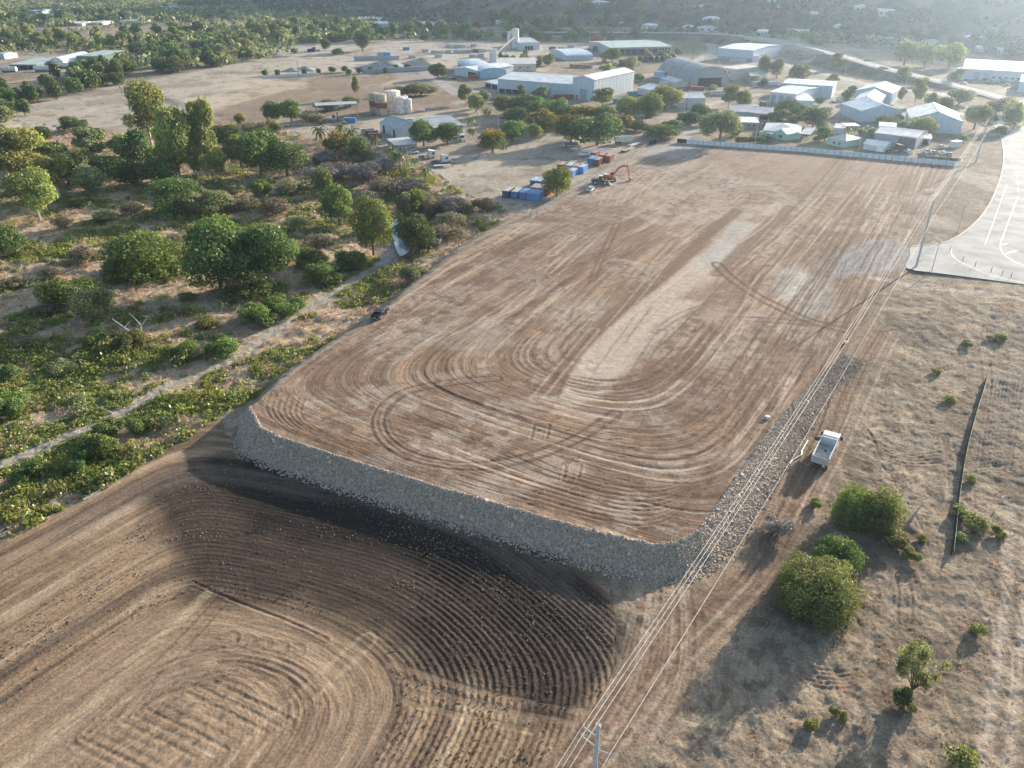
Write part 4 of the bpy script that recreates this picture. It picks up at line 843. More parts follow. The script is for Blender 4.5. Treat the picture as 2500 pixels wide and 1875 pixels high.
# --- palms
def palm_proto(v):
    rsd = np.random.RandomState(90 + v); mb = MB(); p = np.array([0, 0, -.05])
    for i in range(5):
        q = np.array([.03 * math.sin(i * .5), .02 * i, .14 * (i + 1)]); mb.tube(p, q, .028 - .003 * i, .026 - .003 * i, 6); p = q
    V = []; 
    for k in range(18):
        a = k * 2.4; el = .9 - 1.5 * (k / 18); d = np.array([math.cos(a), math.sin(a), 0]); sd = np.array([-math.sin(a), math.cos(a), 0]); q0 = p.copy()
        for j in range(6):
            t = j / 5; q1 = q0 + .1 * (d * math.cos(el) + np.array([0, 0, math.sin(el)])); el -= .34; wv = .05 * math.sin(math.pi * (.15 + .8 * t))
            for s in (-1, 1): V.append([q0, q1, q1 + s * sd * wv - (0, 0, .03), q0 + s * sd * wv - (0, 0, .03)])
            q0 = q1
    V = np.array(V); n = len(V); me = npmesh('fronds', V.reshape(-1, 3), np.arange(4 * n).reshape(n, 4), {'lc': ('FLOAT', 'FACE', .7 + .5 * rsd.rand(n))}); me.materials.append(LEAF['palm'])
    tm = bpy.data.meshes.new('trunk'); tm.from_pydata(mb.v, [], mb.f); tm.materials.append(BARK); return me, tm
PP = [palm_proto(0), palm_proto(1)]
for i, (x, yb, t, w_, lb) in enumerate([(781,362,312,34,'single palm left of the rust-tinged tree'),(838,352,303,34,'palm rising behind the rust-tinged tree'),(866,366,315,36,'palm between rust-tinged tree and red containers'),(916,368,331,34,'bright palm below the red containers'),
   (955,398,360,32,'leftmost palm of the clump under the flat-roofed office'),(968,412,370,32,'middle palm of the clump under the flat-roofed office'),(980,412,372,30,'rightmost palm of the clump under the flat-roofed office'),(1013,415,390,24,'small palm right of the palm clump'),(1040,450,412,36,'palm on the yard edge above the creek thicket'),
   (1150,320,288,28,'young palm inside the round garden bed, tall one'),(1144,338,316,22,'short palm at the left of the garden bed'),(1156,340,316,22,'short palm at the right of the garden bed'),(1185,300,268,18,'thin palm by the leftmost works trees'),(1195,300,270,18,'thin palm beside another thin palm near the works trees'),(2065,344,312,26,'palm over the grey-roofed cottage shed'),(1728,318,296,22,'small palm by the street tree')]):
    loc, wd, h = from_px(x, yb, w_, t); plant(PP[i % 2], loc, wd * 1.35, h * 1.3, 'palm_tree', lb, 'palm', 'palms round the yard', crown='fronds')
# --- belts of far trees
def belt(px, n, hm, kinds, label, group, seed, wm=None, z=0):
    r = random.Random(seed); P = [tuple(q) for q in px]; xs = [q[0] for q in P]; yy = [q[1] for q in P]; out = []; tries = 0
    while len(out) < n and tries < 20000:
        tries += 1; a, b = r.uniform(min(xs), max(xs)), r.uniform(min(yy), max(yy))
        if inside(np.array([a]), np.array([b]), P)[0] and all(abs(a - q[0]) > 6 or abs(b - q[1]) > 2.5 for q in out): out.append((a, b))
    out.sort()
    for i, (a, b) in enumerate(out):
        k, lk = kinds[r.randrange(len(kinds))]; x, y, zz = GP(a, b); h = hm * r.uniform(.7, 1.3); wdt = (wm or hm) * r.uniform(.75, 1.35)
        nm = {'round': 'leafy_tree', 'gum': 'gum_tree', 'bush': 'bush', 'rust': 'flowering_tree', 'scrub': 'scrub_bush', 'flat': 'spreading_tree'}[k]
        plant(proto(k, r.randrange(3), 1100, .062, lk), (x, y, zz - .2), wdt, h, nm, label % ORD(i), 'tree' if k != 'bush' else 'bush', group)
DG = [('round', 'dense'), ('round', 'dense'), ('round', 'olive'), ('round', 'dense')]; MG = [('round', 'olive'), ('gum', 'gum'), ('round', 'dense'), ('round', 'gum')]
belt([(-10,300),(-10,215),(90,235),(100,270),(60,300)], 14, 9, DG, 'tree at the left edge of the belt by the pale paddock, %s from the left', 'trees of the near left belt', 1)
belt([(95,255),(90,205),(240,165),(300,170),(310,205),(190,235)], 26, 11, DG, 'tree in the belt between green shed and pale paddock, %s from the left', 'trees between green shed and paddock', 2)
belt([(300,190),(290,140),(420,120),(590,120),(640,145),(560,155),(430,178),(350,192)], 40, 12, DG, 'tree in the thick belt right of the green shed, %s from the left', 'trees of the thick belt', 3)
belt([(0,125),(0,92),(120,88),(300,96),(300,118),(160,118),(100,122)], 24, 11, MG, 'tree in the row above the old trucks, %s from the left', 'trees above the old trucks', 4)
belt([(300,118),(300,85),(440,78),(560,85),(700,95),(690,118),(560,122),(420,120)], 34, 12, DG, 'tree in the middle belt under the orange blossom, %s from the left', 'trees of the middle belt', 5)
belt([(0,62),(0,48),(240,34),(320,38),(300,58),(120,62)], 26, 12, [('round', 'dense')], 'dark tree in the orchard row at the upper left, %s from the left', 'orchard row trees', 6)
belt([(620,110),(600,70),(760,66),(1050,76),(1270,84),(1300,98),(1000,102),(760,104)], 46, 13, DG, 'tree in the long dark belt behind the far yard, %s from the left', 'trees of the long dark belt', 7)
belt([(1290,100),(1280,76),(1400,80),(1560,86),(1580,104),(1440,104)], 18, 9, MG, 'tree in the row behind the long low shed, %s from the left', 'trees behind the long low shed', 8)
belt([(1200,70),(1190,42),(1420,36),(1700,44),(1720,70),(1450,68)], 34, 14, MG, 'tree in the belt at the foot of the hill, %s from the left', 'trees at the foot of the hill', 9)
belt([(1700,84),(1700,36),(1900,30),(2060,60),(2060,86),(1900,90)], 26, 12, DG, 'tree among the hillside houses left of the white block, %s from the left', 'trees among the hillside houses', 10)
belt([(2020,96),(2030,60),(2250,66),(2480,90),(2490,130),(2260,104)], 26, 12, DG, 'tree among the hillside houses right of the white block, %s from the left', 'trees among the right hillside houses', 11)
belt([(1215,150),(1215,140),(1290,140),(1310,152),(1390,168),(1370,174),(1300,160)], 14, 6, [('round', 'dense'), ('round', 'olive')], 'hedge tree behind the cream shed, %s from the left', 'hedge trees behind the cream shed', 12)
belt([(1560,152),(1560,140),(1655,140),(1655,150)], 7, 6, [('round', 'olive')], 'small tree under the eave of the long low shed, %s from the left', 'trees under the long low shed', 13)
for i, (a, b) in enumerate([(570,92),(1165,70),(1455,107),(1625,62),(1880,82),(2490,85),(1900,62)]):
    x, y, zz = GP(a, b); plant(proto('flat', 1, 1100, .062, 'rust'), (x, y, zz), 13, 8, 'flowering_tree', 'scarlet-blossomed tree ' + ['in the middle belt at the upper left','in the long belt behind the far yard','behind the long low shed','beside the hill-foot houses','above the bridge deck','at the right edge of the hillside','among houses left of the white block'][i], 'tree', 'scarlet flowering trees')
# --- woodland far behind and scrub on the hill: nobody could count it
def mass(name, label, pts, hm, nl, mat_, seed, leaf=1.3):
    r = np.random.RandomState(seed); Vs = []; Ls = []
    n = len(pts); base = np.repeat(np.arange(n), nl); d = r.normal(size=(n * nl, 3)); d /= np.linalg.norm(d, axis=1)[:, None]; d[:, 2] = np.abs(d[:, 2]) * 1.1
    sz = hm * (.6 + .7 * r.rand(n)); c = pts[base] + d * np.stack([sz * .55, sz * .55, sz * .62], 1)[base] * (.55 + .5 * r.rand(n * nl))[:, None]; c[:, 2] += (sz * .25)[base]
    nr = d + .6 * r.normal(size=d.shape); nr /= np.linalg.norm(nr, axis=1)[:, None]; a = np.cross(nr, r.normal(size=d.shape)); a /= np.linalg.norm(a, axis=1)[:, None]; b = np.cross(nr, a)
    s = leaf * (.5 + r.rand(n * nl)) ; V = np.stack([c - a * s[:, None], c - b * s[:, None] * .7, c + a * s[:, None], c + b * s[:, None] * .7], 1)
    lc = (.6 + .6 * r.rand(n))[base] * (.75 + .5 * r.rand(n * nl)); m_ = len(V)
    me = npmesh(name, V.reshape(-1, 3), np.arange(4 * m_).reshape(m_, 4), {'lc': ('FLOAT', 'FACE', lc)}); tag(link(name, me, mat_), label, 'vegetation', kind='stuff')
rm = np.random.RandomState(77)
def scatter(n, cond, x0, x1, y0, y1):
    x = rm.uniform(x0, x1, n); y = rm.uniform(y0, y1, n); k = cond(x, y); x, y = x[k], y[k]
    return np.stack([x, y, ztv(x, y)], 1)
infr = lambda x, y: np.abs(x) < .74 * (.876 * y + 60)
CLEAR = [W(q) for q in ([(-300,330),(0,275),(200,232),(310,198),(460,178),(640,148),(900,118),(1290,122),(1700,150),(2500,260),(2500,420),(0,420)], [(0,212),(0,140),(60,132),(320,140),(300,175),(100,205)], [(0,80),(60,88),(330,68),(480,62),(430,84),(280,104),(0,98)], [(60,34),(330,32),(420,40),(300,46),(0,48)], [(620,118),(1000,98),(1480,105),(1600,130),(900,150)], [(640,38),(1000,66),(1500,72),(1900,90),(1900,78),(1500,62),(1000,58)], [(1200,95),(1700,85),(2500,140),(2500,250),(1800,180)])]
def woods(x, y):
    k = infr(x, y) & (sdf(x, y, FOOTP)[0] > 4)
    for q in CLEAR: k &= ~inside(x, y, q)
    return k
mass('distant_woodland', 'hazy woodland covering the plain at the upper left', scatter(15000, lambda x, y: woods(x, y) & (x < 300 + .1 * y) & (fbm(x, y, 120, 3, 90) > .44), -1900, 500, 620, 2600), 10, 34, LEAF['olive'], 1, 1.7)
mass('distant_woodland', 'darker green trees mixed through the woodland at the upper left', scatter(9000, lambda x, y: woods(x, y) & (x < 300 + .1 * y) & (fbm(x, y, 90, 3, 99) > .50), -1700, 500, 560, 2000), 9, 34, LEAF['dense'], 21, 1.6)
mass('roadside_scrub', 'scattered scrub between the far paddocks', scatter(4200, lambda x, y: woods(x, y) & (fbm(x, y, 60, 3, 91) > .52), -700, 700, 560, 1100), 4.5, 24, LEAF['olive'], 2, 1.0)
mass('hillside_scrub', 'dry scrub and trees covering the hillside', scatter(26000, lambda x, y: infr(x, y) & (sdf(x, y, FOOTP)[0] < -4) & (fbm(x, y, 70, 3, 92) > .42), -500, 1500, 450, 2400), 4.5, 18, leafmat('leaf_hill', (.10, .095, .06), .2), 3, 1.3)
# --- ground cover on the creek flats
def tufts(name, label, n, cond, reg, hm, wm, mat_, seed, nl=22, leaf=.22, upn=0):
    r = np.random.RandomState(seed); x = r.uniform(reg[0], reg[1], n); y = r.uniform(reg[2], reg[3], n); k = cond(x, y); x, y = x[k], y[k]; n = len(x)
    z = ztv(x, y); base = np.repeat(np.arange(n), nl); sz = (.5 + r.rand(n)) ; d = r.normal(size=(n * nl, 3)); d /= np.linalg.norm(d, axis=1)[:, None]; d[:, 2] = np.abs(d[:, 2])
    P0 = np.stack([x, y, z], 1)[base]; c = P0 + d * np.stack([wm * sz, wm * sz, hm * sz], 1)[base] * (.4 + .65 * r.rand(n * nl))[:, None]
    nr = d + .6 * r.normal(size=d.shape); nr[:, 2] *= (1 - upn); nr /= np.linalg.norm(nr, axis=1)[:, None]; a = np.cross(nr, r.normal(size=d.shape)); 
    if upn: a = np.array([0, 0, 1.]) + .45 * r.normal(size=d.shape)
    a /= np.linalg.norm(a, axis=1)[:, None]; b = np.cross(nr, a); b /= np.linalg.norm(b, axis=1)[:, None]; s = leaf * (.5 + r.rand(n * nl)); sb = s * (.6 if not upn else .22)
    V = np.stack([c - a * s[:, None], c - b * sb[:, None], c + a * s[:, None], c + b * sb[:, None]], 1); m_ = len(V)
    me = npmesh(name, V.reshape(-1, 3), np.arange(4 * m_).reshape(m_, 4), {'lc': ('FLOAT', 'FACE', (.65 + .6 * r.rand(n))[base] * (.8 + .4 * r.rand(n * nl)))})
    tag(link(name, me, mat_), label, 'vegetation', kind='stuff')
SBf = lambda x, y: (sdf(x, y, BUSH)[0] < 0) & (sdf(x, y, PAD)[0] > 5.5)
dCr = lambda x, y: seg_d(x, y, CREEK)[0]
gmask = lambda x, y: fbm(x, y, 11, 4, 6) + .10 * sst(170, 110, y) - .13 * sst(148, 185, y)
LEAF['grass'] = leafmat('leaf_grass', (.50, .39, .25), .35, .3); LEAF['weed'] = leafmat('leaf_weed', (.21, .26, .07), .4, .3)
tufts('low_green_plants', 'low green weeds carpeting the creek flats', 30000, lambda x, y: infr(x, y) & SBf(x, y) & (dCr(x, y) > 1.8) & (gmask(x, y) > .455), (-190, 10, 95, 300), .75, 1.0, LEAF['weed'], 5, 24, .24)
tufts('dry_grass', 'tall dry grass tufts on the creek flats', 22000, lambda x, y: infr(x, y) & SBf(x, y) & (dCr(x, y) > 2.6) & (gmask(x, y) < .56), (-230, 10, 95, 420), .8, .7, LEAF['grass'], 6, 18, .30, .8)
tufts('creek_shrubs', 'leafy shrubs and tall weeds merging into a thicket on the creek flats', 2600, lambda x, y: infr(x, y) & SBf(x, y) & (dCr(x, y) > 4.5) & (seg_d(x, y, LEFT)[0] > 11) & (fbm(x, y, 16, 3, 97) - .04 * sst(148, 185, y) > .51), (-190, 10, 95, 330), 1.9, 2.0, LEAF['weed'], 15, 90, .34)
tufts('creek_shrubs', 'pale olive shrubs scattered through the dry grass of the flats', 1500, lambda x, y: infr(x, y) & SBf(x, y) & (dCr(x, y) > 4.5) & (seg_d(x, y, LEFT)[0] > 9) & (fbm(x, y, 13, 3, 98) > .52), (-200, 10, 120, 400), 1.5, 1.6, LEAF['olive'], 16, 70, .30)
LEAF['deadgrass'] = leafmat('leaf_dead', (.24, .185, .14), .2, .3)
tufts('grass_verge', 'dead grass and weeds along the bank beside the pad', 9000, lambda x, y: SBf(x, y) & ((seg_d(x, y, LEFT)[0] < 8) & (seg_d(x, y, LEFT)[0] > 4.6) | (np.abs(seg_d(x, y, W([(0,1290),(150,1210),(330,1130),(480,1040)], LOW))[0]) < 5)) & (fbm(x, y, 4, 3, 94) > .45), (-120, 20, 85, 300), .5, .55, LEAF['deadgrass'], 7, 16, .2, .5)
tufts('field_stubble', 'short straw-coloured stubble over the right-hand field', 26000, lambda x, y: (sdf(x, y, PAD)[0] > 9) & (sdf(x, y, FIELD)[0] > 2) & (x > 0) & infr(x, y) & (seg_d(x, y, W(WP, -3))[0] > 4.8) & (fbm(x, y, 3.2, 3, 95) > .46) & (sdf(x, y, ROADP)[0] > 3), (0, 160, 45, 215), .16, .35, LEAF['grass'], 8, 9, .13, .5)
# --- dead trees
DEADW = mat('dead_wood', (.44, .40, .36), .9, noise=.15, scale=2)
def dead(name, label, px, py, seg, z=0):
    x, y, zz = GP(px, py); mb = MB(); rt = empty(name, (x, y, zz), 0, label, 'dead tree')
    for p, q, r0, r1 in seg: mb.tube(p, q, r0, r1, 7)
    mb.build('limbs', DEADW, rt); rt.scale = (1.15, 1.15, 1.1) if name == 'fallen_tree' else (1, 1, 1); return rt
dead('fallen_tree', 'bleached fallen tree with upturned white limbs on the flats', 330, 838, [((-4,0,.4),(1.2,0,1.2),.16,.3),((1.2,0,1.2),(-2,1,3.6),.28,.16),((-2,1,3.6),(-4.2,1.5,5.4),.16,.06),((-2,1,3.6),(-1,2,4.6),.12,.07),((1.2,0,1.2),(1.6,1,4),.24,.15),((1.6,1,4),(.4,1.5,5.6),.14,.06),((1.6,1,4),(3.2,1.5,5.9),.15,.07),((.4,1.5,5.6),(-.2,1,7),.07,.03),((3.2,1.5,5.9),(2.2,1,6.4),.06,.03),((1.2,0,1.2),(-3.6,-.5,1.6),.2,.1)])
dead('dead_tree', 'grey leafless dead tree in the shade of the creek belt', 290, 440, [((0,0,-.5),(0,0,3),.3,.22)] + [((0,0,1.5 + .3 * k),(4.5 * math.cos(k * 1.1), 2 * math.sin(k * 1.3), 6 + 3 * math.sin(k)),.12,.03) for k in range(9)])
dead('dead_branch', 'pale dead branch arching over the bend of the gravel track', 283, 1032, [((0,0,-.3),(-.3,0,2.4),.14,.1),((-.3,0,2.4),(-2.2,0,3.4),.1,.05),((-2.2,0,3.4),(-4.2,.4,2.9),.05,.02),((-.3,0,2.4),(-2.5,.5,2.4),.07,.02)])
dead('dead_log', 'two bleached logs lying at the edge of the ploughed field', 225, 1208, [((-.9,-1.4,.15),(.9,1.2,.2),.14,.1),((-.6,-1.5,.15),(1.2,.8,.15),.1,.08)])
dead('tree_stump', 'dark leaning stump beside the leafy clump', 2222, 1272, [((0,0,-.2),(.5,.3,.8),.3,.2),((.5,.3,.8),(2.0,1.2,2.6),.18,.04)])
# ================================================================ BUILDINGS
WHT = (.62, .64, .66); BLU = (.50, .58, .66); CRM = (.55, .52, .46)
WM = {k: mat('sheet_' + k, c, .5, 0, .06, .6, corr=(ax, .9)) for k, c, ax in (('white', WHT, 0), ('blue', BLU, 0), ('cream', CRM, 0), ('grey', (.36, .38, .40), 0), ('green', (.13, .20, .17), 0), ('teal', (.38, .55, .50), 0), ('brick', (.36, .32, .29), 0), ('sky', (.30, .48, .66), 0))}
WMY = {k: mat('sheet_y_' + k, c, .5, 0, .06, .6, corr=(1, .9)) for k, c in (('white', WHT), ('blue', BLU), ('cream', CRM), ('grey', (.36, .38, .40)), ('green', (.13, .20, .17)), ('teal', (.38, .55, .50)), ('brick', (.36, .32, .29)), ('sky', (.30, .48, .66)))}
RM = {k: mat('roof_' + k, c, .42, .0, .12, .22, spec=.5, dirt=tuple(q * .74 for q in c)) for k, c in (('white', (.68, .68, .67)), ('grey', (.36, .37, .38)), ('dark', (.20, .20, .20)), ('blue', (.45, .53, .60)), ('green', (.40, .47, .42)), ('rusty', (.30, .24, .20)), ('cream', (.56, .52, .46)))}
DOOR = mat('roller_door', (.34, .37, .40), .5, noise=.05, corr=(2, .35)); DARKIN = mat('dark_panel', (.03, .03, .035), .9); GLASS = mat('window_glass', (.04, .05, .06), .12, spec=.8); STEEL = mat('steel', (.55, .55, .55), .5, .2, .1); TRIM = mat('trim_white', (.74, .74, .72), .5, noise=.05)  # DARKIN panels on solid walls paint the shade inside open bays
DK = mat('dark_trim', (.08, .08, .09), .6)
def shed(name, label, A, B, C_, hw, rise, ridge='ab', kind='gable', wall='white', roof='white', feats=(), cat='shed', group=None, ov=.35, L=None):
    a, b, c = GP(*A), GP(*B), GP(*C_); z0 = min(a[2], b[2]) - .05
    e1 = np.array([a[0] - b[0], a[1] - b[1]]); L1 = np.linalg.norm(e1); e1 /= L1; pc = np.array([c[0] - b[0], c[1] - b[1]]); e2 = np.array([-e1[1], e1[0]])
    if pc @ e2 < 0: e2 = -e2
    L2 = abs(pc @ e2); L2 = L or L2
    if e1[0] * e2[1] - e1[1] * e2[0] > 0: ex, Lx, Ly, abx = e1, L1, L2, True
    else: ex, Lx, Ly, abx = e2, L2, L1, False
    rt = empty(name, (b[0], b[1], z0), math.atan2(ex[1], ex[0]), label, cat, group)
    rx_ = (ridge == 'ab') == abx                 # ridge runs along local x
    mb = MB(); rm = MB(); t = .14; posts_ = []
    if kind == 'flat':
        mb.box(0, Lx, 0, Ly, -.6, hw)
        rm.poly([(-ov, hw + .002), (Lx + ov, hw + .002 + rise), (Lx + ov, hw + rise + .18), (-ov, hw + .18)], -ov, Ly + ov)
    elif kind == 'open':
        for i in range(int(Lx // 7) + (1 if Lx % 7 < 1 else 2)):
            for j in (0, 1):
                xx = min(i * 7, Lx) ; posts_.append(MB().box(xx - .15, xx + .15, j * Ly - .15, j * Ly + .15, -.4, hw))
        rm.poly([(-ov, hw), (Lx + ov, hw + rise), (Lx + ov, hw + rise + .2), (-ov, hw + .2)], -ov, Ly + ov)
    else:
        S, E_ = (Ly, Lx) if rx_ else (Lx, Ly)
        if kind == 'arch':
            n = 12; prof = [(S * (.5 - .5 * math.cos(math.pi * i / n)), hw + rise * math.sin(math.pi * i / n)) for i in range(n + 1)]
        else: prof = [(0, hw), (S / 2, hw + rise), (S, hw)]
        ax = 'x' if rx_ else 'y'
        if kind == 'hip':
            mb.box(0, Lx, 0, Ly, -.6, hw); q = min(S / 2, E_ / 2 - .1); o = ov
            loc = (lambda s, e, z: (e, s, z)) if rx_ else (lambda s, e, z: (s, e, z))
            vs = [loc(-o, -o, hw), loc(S + o, -o, hw), loc(S + o, E_ + o, hw), loc(-o, E_ + o, hw), loc(S / 2, q, hw + rise), loc(S / 2, E_ - q, hw + rise)]
            rm.add(vs, [(0, 1, 4), (1, 2, 5, 4), (2, 3, 5), (3, 0, 4, 5), (3, 2, 1, 0)])
        else:
            mb.poly([(0, -.6)] + [(s, z) for s, z in prof] + [(S, -.6)], 0, E_, ax)
            o = ov; k = rise / (S / 2) if kind != 'arch' else 0
            top = [(s - o if i == 0 else s + o if i == len(prof) - 1 else s, z + t - (o * k if i in (0, len(prof) - 1) else 0)) for i, (s, z) in enumerate(prof)]
            bot = [(s, z - t + .012) for s, z in top]; rm.poly(top + bot[::-1], -o, E_ + o, ax)
    wm = (WM if (rx_ or kind in ('flat', 'open')) else WMY)
    [q.build('post', STEEL, rt) for q in posts_] if kind == 'open' else mb.build('wall', wm[wall], rt); rf = rm.build('roof', RM[roof], rt)
    if kind == 'gable' and Lx * Ly > 150:
        cp = MB(); 
        if rx_: cp.box(-ov, Lx + ov, Ly / 2 - .3, Ly / 2 + .3, hw + rise + t - .06, hw + rise + t + .07)
        else: cp.box(Lx / 2 - .3, Lx / 2 + .3, -ov, Ly + ov, hw + rise + t - .06, hw + rise + t + .07)
        cp.build('ridge_cap', RM[roof], rf)
    for f in feats:                              # (side, part name, t0, t1, z0, z1, material)
        side, nm, t0, t1, za, zb, m = f; d = .06 if 'window' not in nm else .05
        g = MB()
        if (side == 'ab') == abx: g.box(t0 * Lx, t1 * Lx, -d, .03, za, zb)
        else: g.box(-d, .03, t0 * Ly, t1 * Ly, za, zb)
        o = g.build(nm, m, rt)
        if nm in ('window', 'roller_door') and zb - za < 8:
            fr = MB(); w_ = .12
            if (side == 'ab') == abx: fr.box(t0 * Lx - w_, t1 * Lx + w_, -d - .03, 0, zb, zb + w_); fr.box(t0 * Lx - w_, t0 * Lx, -d - .03, 0, za, zb); fr.box(t1 * Lx, t1 * Lx + w_, -d - .03, 0, za, zb)
            else: fr.box(-d - .03, 0, t0 * Ly - w_, t1 * Ly + w_, zb, zb + w_); fr.box(-d - .03, 0, t0 * Ly - w_, t0 * Ly, za, zb); fr.box(-d - .03, 0, t1 * Ly, t1 * Ly + w_, za, zb)
            fr.build('frame', TRIM, o)
    return rt, Lx, Ly, abx
def bays(side, n, z0, z1, m, nm='bay_shade_panel', a=.02, b=.98): return [(side, nm, a + (b - a) * (i + .06) / n, a + (b - a) * (i + .94) / n, z0, z1, m) for i in range(n)]  # default part: dark panel coloured as the shade of an open bay
win = lambda side, ts, z0=1.0, z1=2.1, w=.05: [(side, 'window', t - w, t + w, z0, z1, GLASS) for t in ts]
shed('warehouse', 'long pale blue warehouse with white roof and open bays below the wall', (1216,226), (1397,241), (1432,220), 8.2, 2.2, wall='blue', feats=bays('ab', 4, .1, 2.6, DARKIN, a=.62, b=.99) + [('ab','roller_door',.27,.40,0,5,DOOR)] + bays('ab', 2, .1, 2.4, mat('panel_grey', (.38,.44,.5), .6), 'wall_panel', .41, .6))
shed('tall_shed', 'tallest ribbed shed with gable end and roller door, joined to the long warehouse', (1397,241), (1449,247), (1543,223), 12, 1.8, 'bc', wall='blue', feats=[('ab','roller_door',.32,.66,0,6.4,DOOR), ('ab','red_door',.74,.82,0,2.6,mat('red_paint', (.42,.04,.03), .5))] + bays('bc', 11, .4, 11.6, mat('light_panel', (.60,.64,.66), .45), 'translucent_panel'))
shed('shed', 'low white annex at the left end of the long warehouse', (1184,212), (1216,219), (1228,203), 3.2, .8, wall='white', roof='blue', feats=bays('ab', 2, .1, 2.6, DARKIN))
shed('shed', 'white shed with shaded front beside the sky-blue curved shed', (1110,184), (1166,191), (1186,170), 5, 1.4, 'bc', wall='white', feats=[('ab','bay_shade_panel',.05,.4,.1,3.6,DARKIN)])
shed('curved_shed', 'sky-blue shed with shallow curved roof at the works turn', (1172,192), (1236,189), (1228,163), 4.2, 2.6, 'bc', 'arch', wall='sky', roof='blue')
shed('shed', 'long cream shed behind the white warehouse roof', (1212,174), (1308,174), (1316,158), 5.2, 1.8, wall='cream', roof='cream', feats=win('ab', (.2, .4, .6, .8), 2.2, 3.2, .03))
shed('shed', 'blue-grey shed at the foot of the tall white silos', (1266,122), (1317,121), (1322,109), 6, .6, kind='flat', wall='blue', roof='grey', feats=bays('ab', 3, .1, 3.2, DARKIN, a=.3, b=.7))
shed('long_shed', 'long low shed with pale green roof and dark open front', (1490,135), (1640,131), (1632,113), 6, 1.6, wall='grey', roof='green', feats=bays('ab', 9, .2, 4.6, DARKIN))
shed('curved_shed', 'pale blue curved-roof shed behind the hedge trees', (1382,148), (1447,146), (1444,130), 3.2, 2.6, kind='arch', wall='blue', roof='blue')
shed('shed', 'tall white shed with grey base standing alone near the bridge', (1750,144), (1836,151), (1846,132), 8.6, 1.4, wall='blue', feats=[('ab','base_panel',.01,.99,0,2.6,mat('grey_base', (.36,.36,.34), .8))])
shed('small_shed', 'white lean-to on the right of the tall white shed', (1836,151), (1852,150), (1850,141), 4.5, .5, kind='flat')
shed('vault_shed', 'big dark vaulted storage shed with patchy corrugated roof', (1604,186), (1684,213), (1764,205), 1.0, 11.5, kind='arch', wall='grey', roof='dark', feats=[('bc','bay_shade_panel',.2,.8,.1,5.5,DARKIN)])
shed('small_shed', 'sky-blue lean-to on the left flank of the vaulted shed', (1596,190), (1622,193), (1634,176), 4.2, .8, wall='sky', roof='blue')
shed('small_shed', 'pale grey workshop with gable before the vaulted shed', (1612,204), (1650,214), (1664,206), 3.2, 1.4, wall='cream', roof='grey')
shed('ribbed_building', 'pale ribbed two-storey building beside the green-roofed canopy', (1758,190), (1794,196), (1814,184), 7, .4, kind='flat', wall='cream', roof='cream', feats=win('ab', (.4, .7), 4, 5.4, .07))
shed('canopy', 'open canopy with pale green roof beside the ribbed building', (1830,202), (1872,203), (1884,192), 4.4, .4, kind='open', roof='green', cat='canopy')
shed('wall', 'low white wall in front of the pale green canopy', (1836,209), (1900,207), (1901,206), 2.2, .1, kind='flat', cat='wall', L=.5)
shed('small_shed', 'small white gabled shed left of the tall round tree', (1556,230), (1594,238), (1606,224), 4.0, 1.8, wall='white')
shed('small_shed', 'white gabled shed with white base right of the tall round tree', (1640,252), (1657,264), (1694,248), 5.4, 2.0, 'bc', wall='white')
shed('long_shed', 'longest white shed right of the three-door shed, with bright roof', (1908,233), (2028,241), (2034,228), 7.2, .8, wall='blue')
shed('garage_shed', 'white shed with three grey roller doors facing the yard', (1878,250), (1940,257), (1966,236), 6.0, 1.2, wall='white', feats=[('ab','roller_door',t - .1,t + .1,0,4.6,DOOR) for t in (.86, .56, .26)])
shed('small_shed', 'low white annex right of the three-door shed', (1944,264), (1984,265), (1992,246), 4.2, .8, wall='white')
shed('shed', 'white gabled shed with grey door, farthest of three stepped sheds', (2084,248), (2172,256), (2180,240), 6.4, 2.8, 'bc', wall='blue', feats=[('ab','roller_door',.18,.42,0,4.8,DOOR)])
shed('shed', 'white shed in the middle of three stepped sheds', (2079,270), (2140,275), (2150,256), 5.6, 2.6, 'bc', wall='blue')
shed('shed', 'pale blue gabled shed, nearest of three stepped sheds', (2098,298), (2197,297), (2202,277), 5.6, 3.2, 'bc', wall='blue')
shed('shed', 'corner shed with blank blue gable beside the road and drooping tree', (2216,320), (2343,328), (2352,304), 6.0, 4.0, 'bc', wall='blue')
shed('shed', 'bright white-roofed shed with open bay behind the white fence', (2131,352), (2232,365), (2245,347), 5.2, 1.5, wall='grey', feats=[('ab','bay_shade_panel',.02,.42,.1,4.6,mat('bay_shade', (.12,.12,.13), .8))])  # bay is a dark grey panel, interior shade put into its colour
shed('shed', 'small addition behind the bright white-roofed shed', (2140,338), (2180,341), (2186,330), 5.6, .8, wall='white')
shed('garage', 'little gabled garage in front of the bright white-roofed shed', (2106,365), (2158,372), (2166,363), 2.6, 1.3, wall='blue', feats=[('ab','roller_door',.08,.36,0,2.1,TRIM)])
shed('carport', 'white carport with open front right of the bright white-roofed shed', (2243,352), (2270,354), (2294,346), 2.8, .3, kind='flat', feats=[('ab','bay_shade_panel',.2,.9,.1,2.3,DARKIN)])
shed('site_box', 'white steel storage box near the end of the white fence', (2316,359), (2331,362), (2343,358), 2.6, .05, kind='flat', ov=.05, cat='storage box')
shed('house', 'teal and white weatherboard house behind the clipped hedge', (1862,335), (1950,341), (1968,322), 3.2, 2.2, kind='hip', wall='teal', feats=win('ab', (.25, .5, .72), 1, 2.2, .05), cat='house')
shed('house_wing', 'gabled front room of the teal house with paired windows', (1890,338), (1918,344), (1924,334), 3.1, 1.8, 'bc', wall='teal', feats=win('ab', (.5,), 1, 2.3, .18), cat='house')
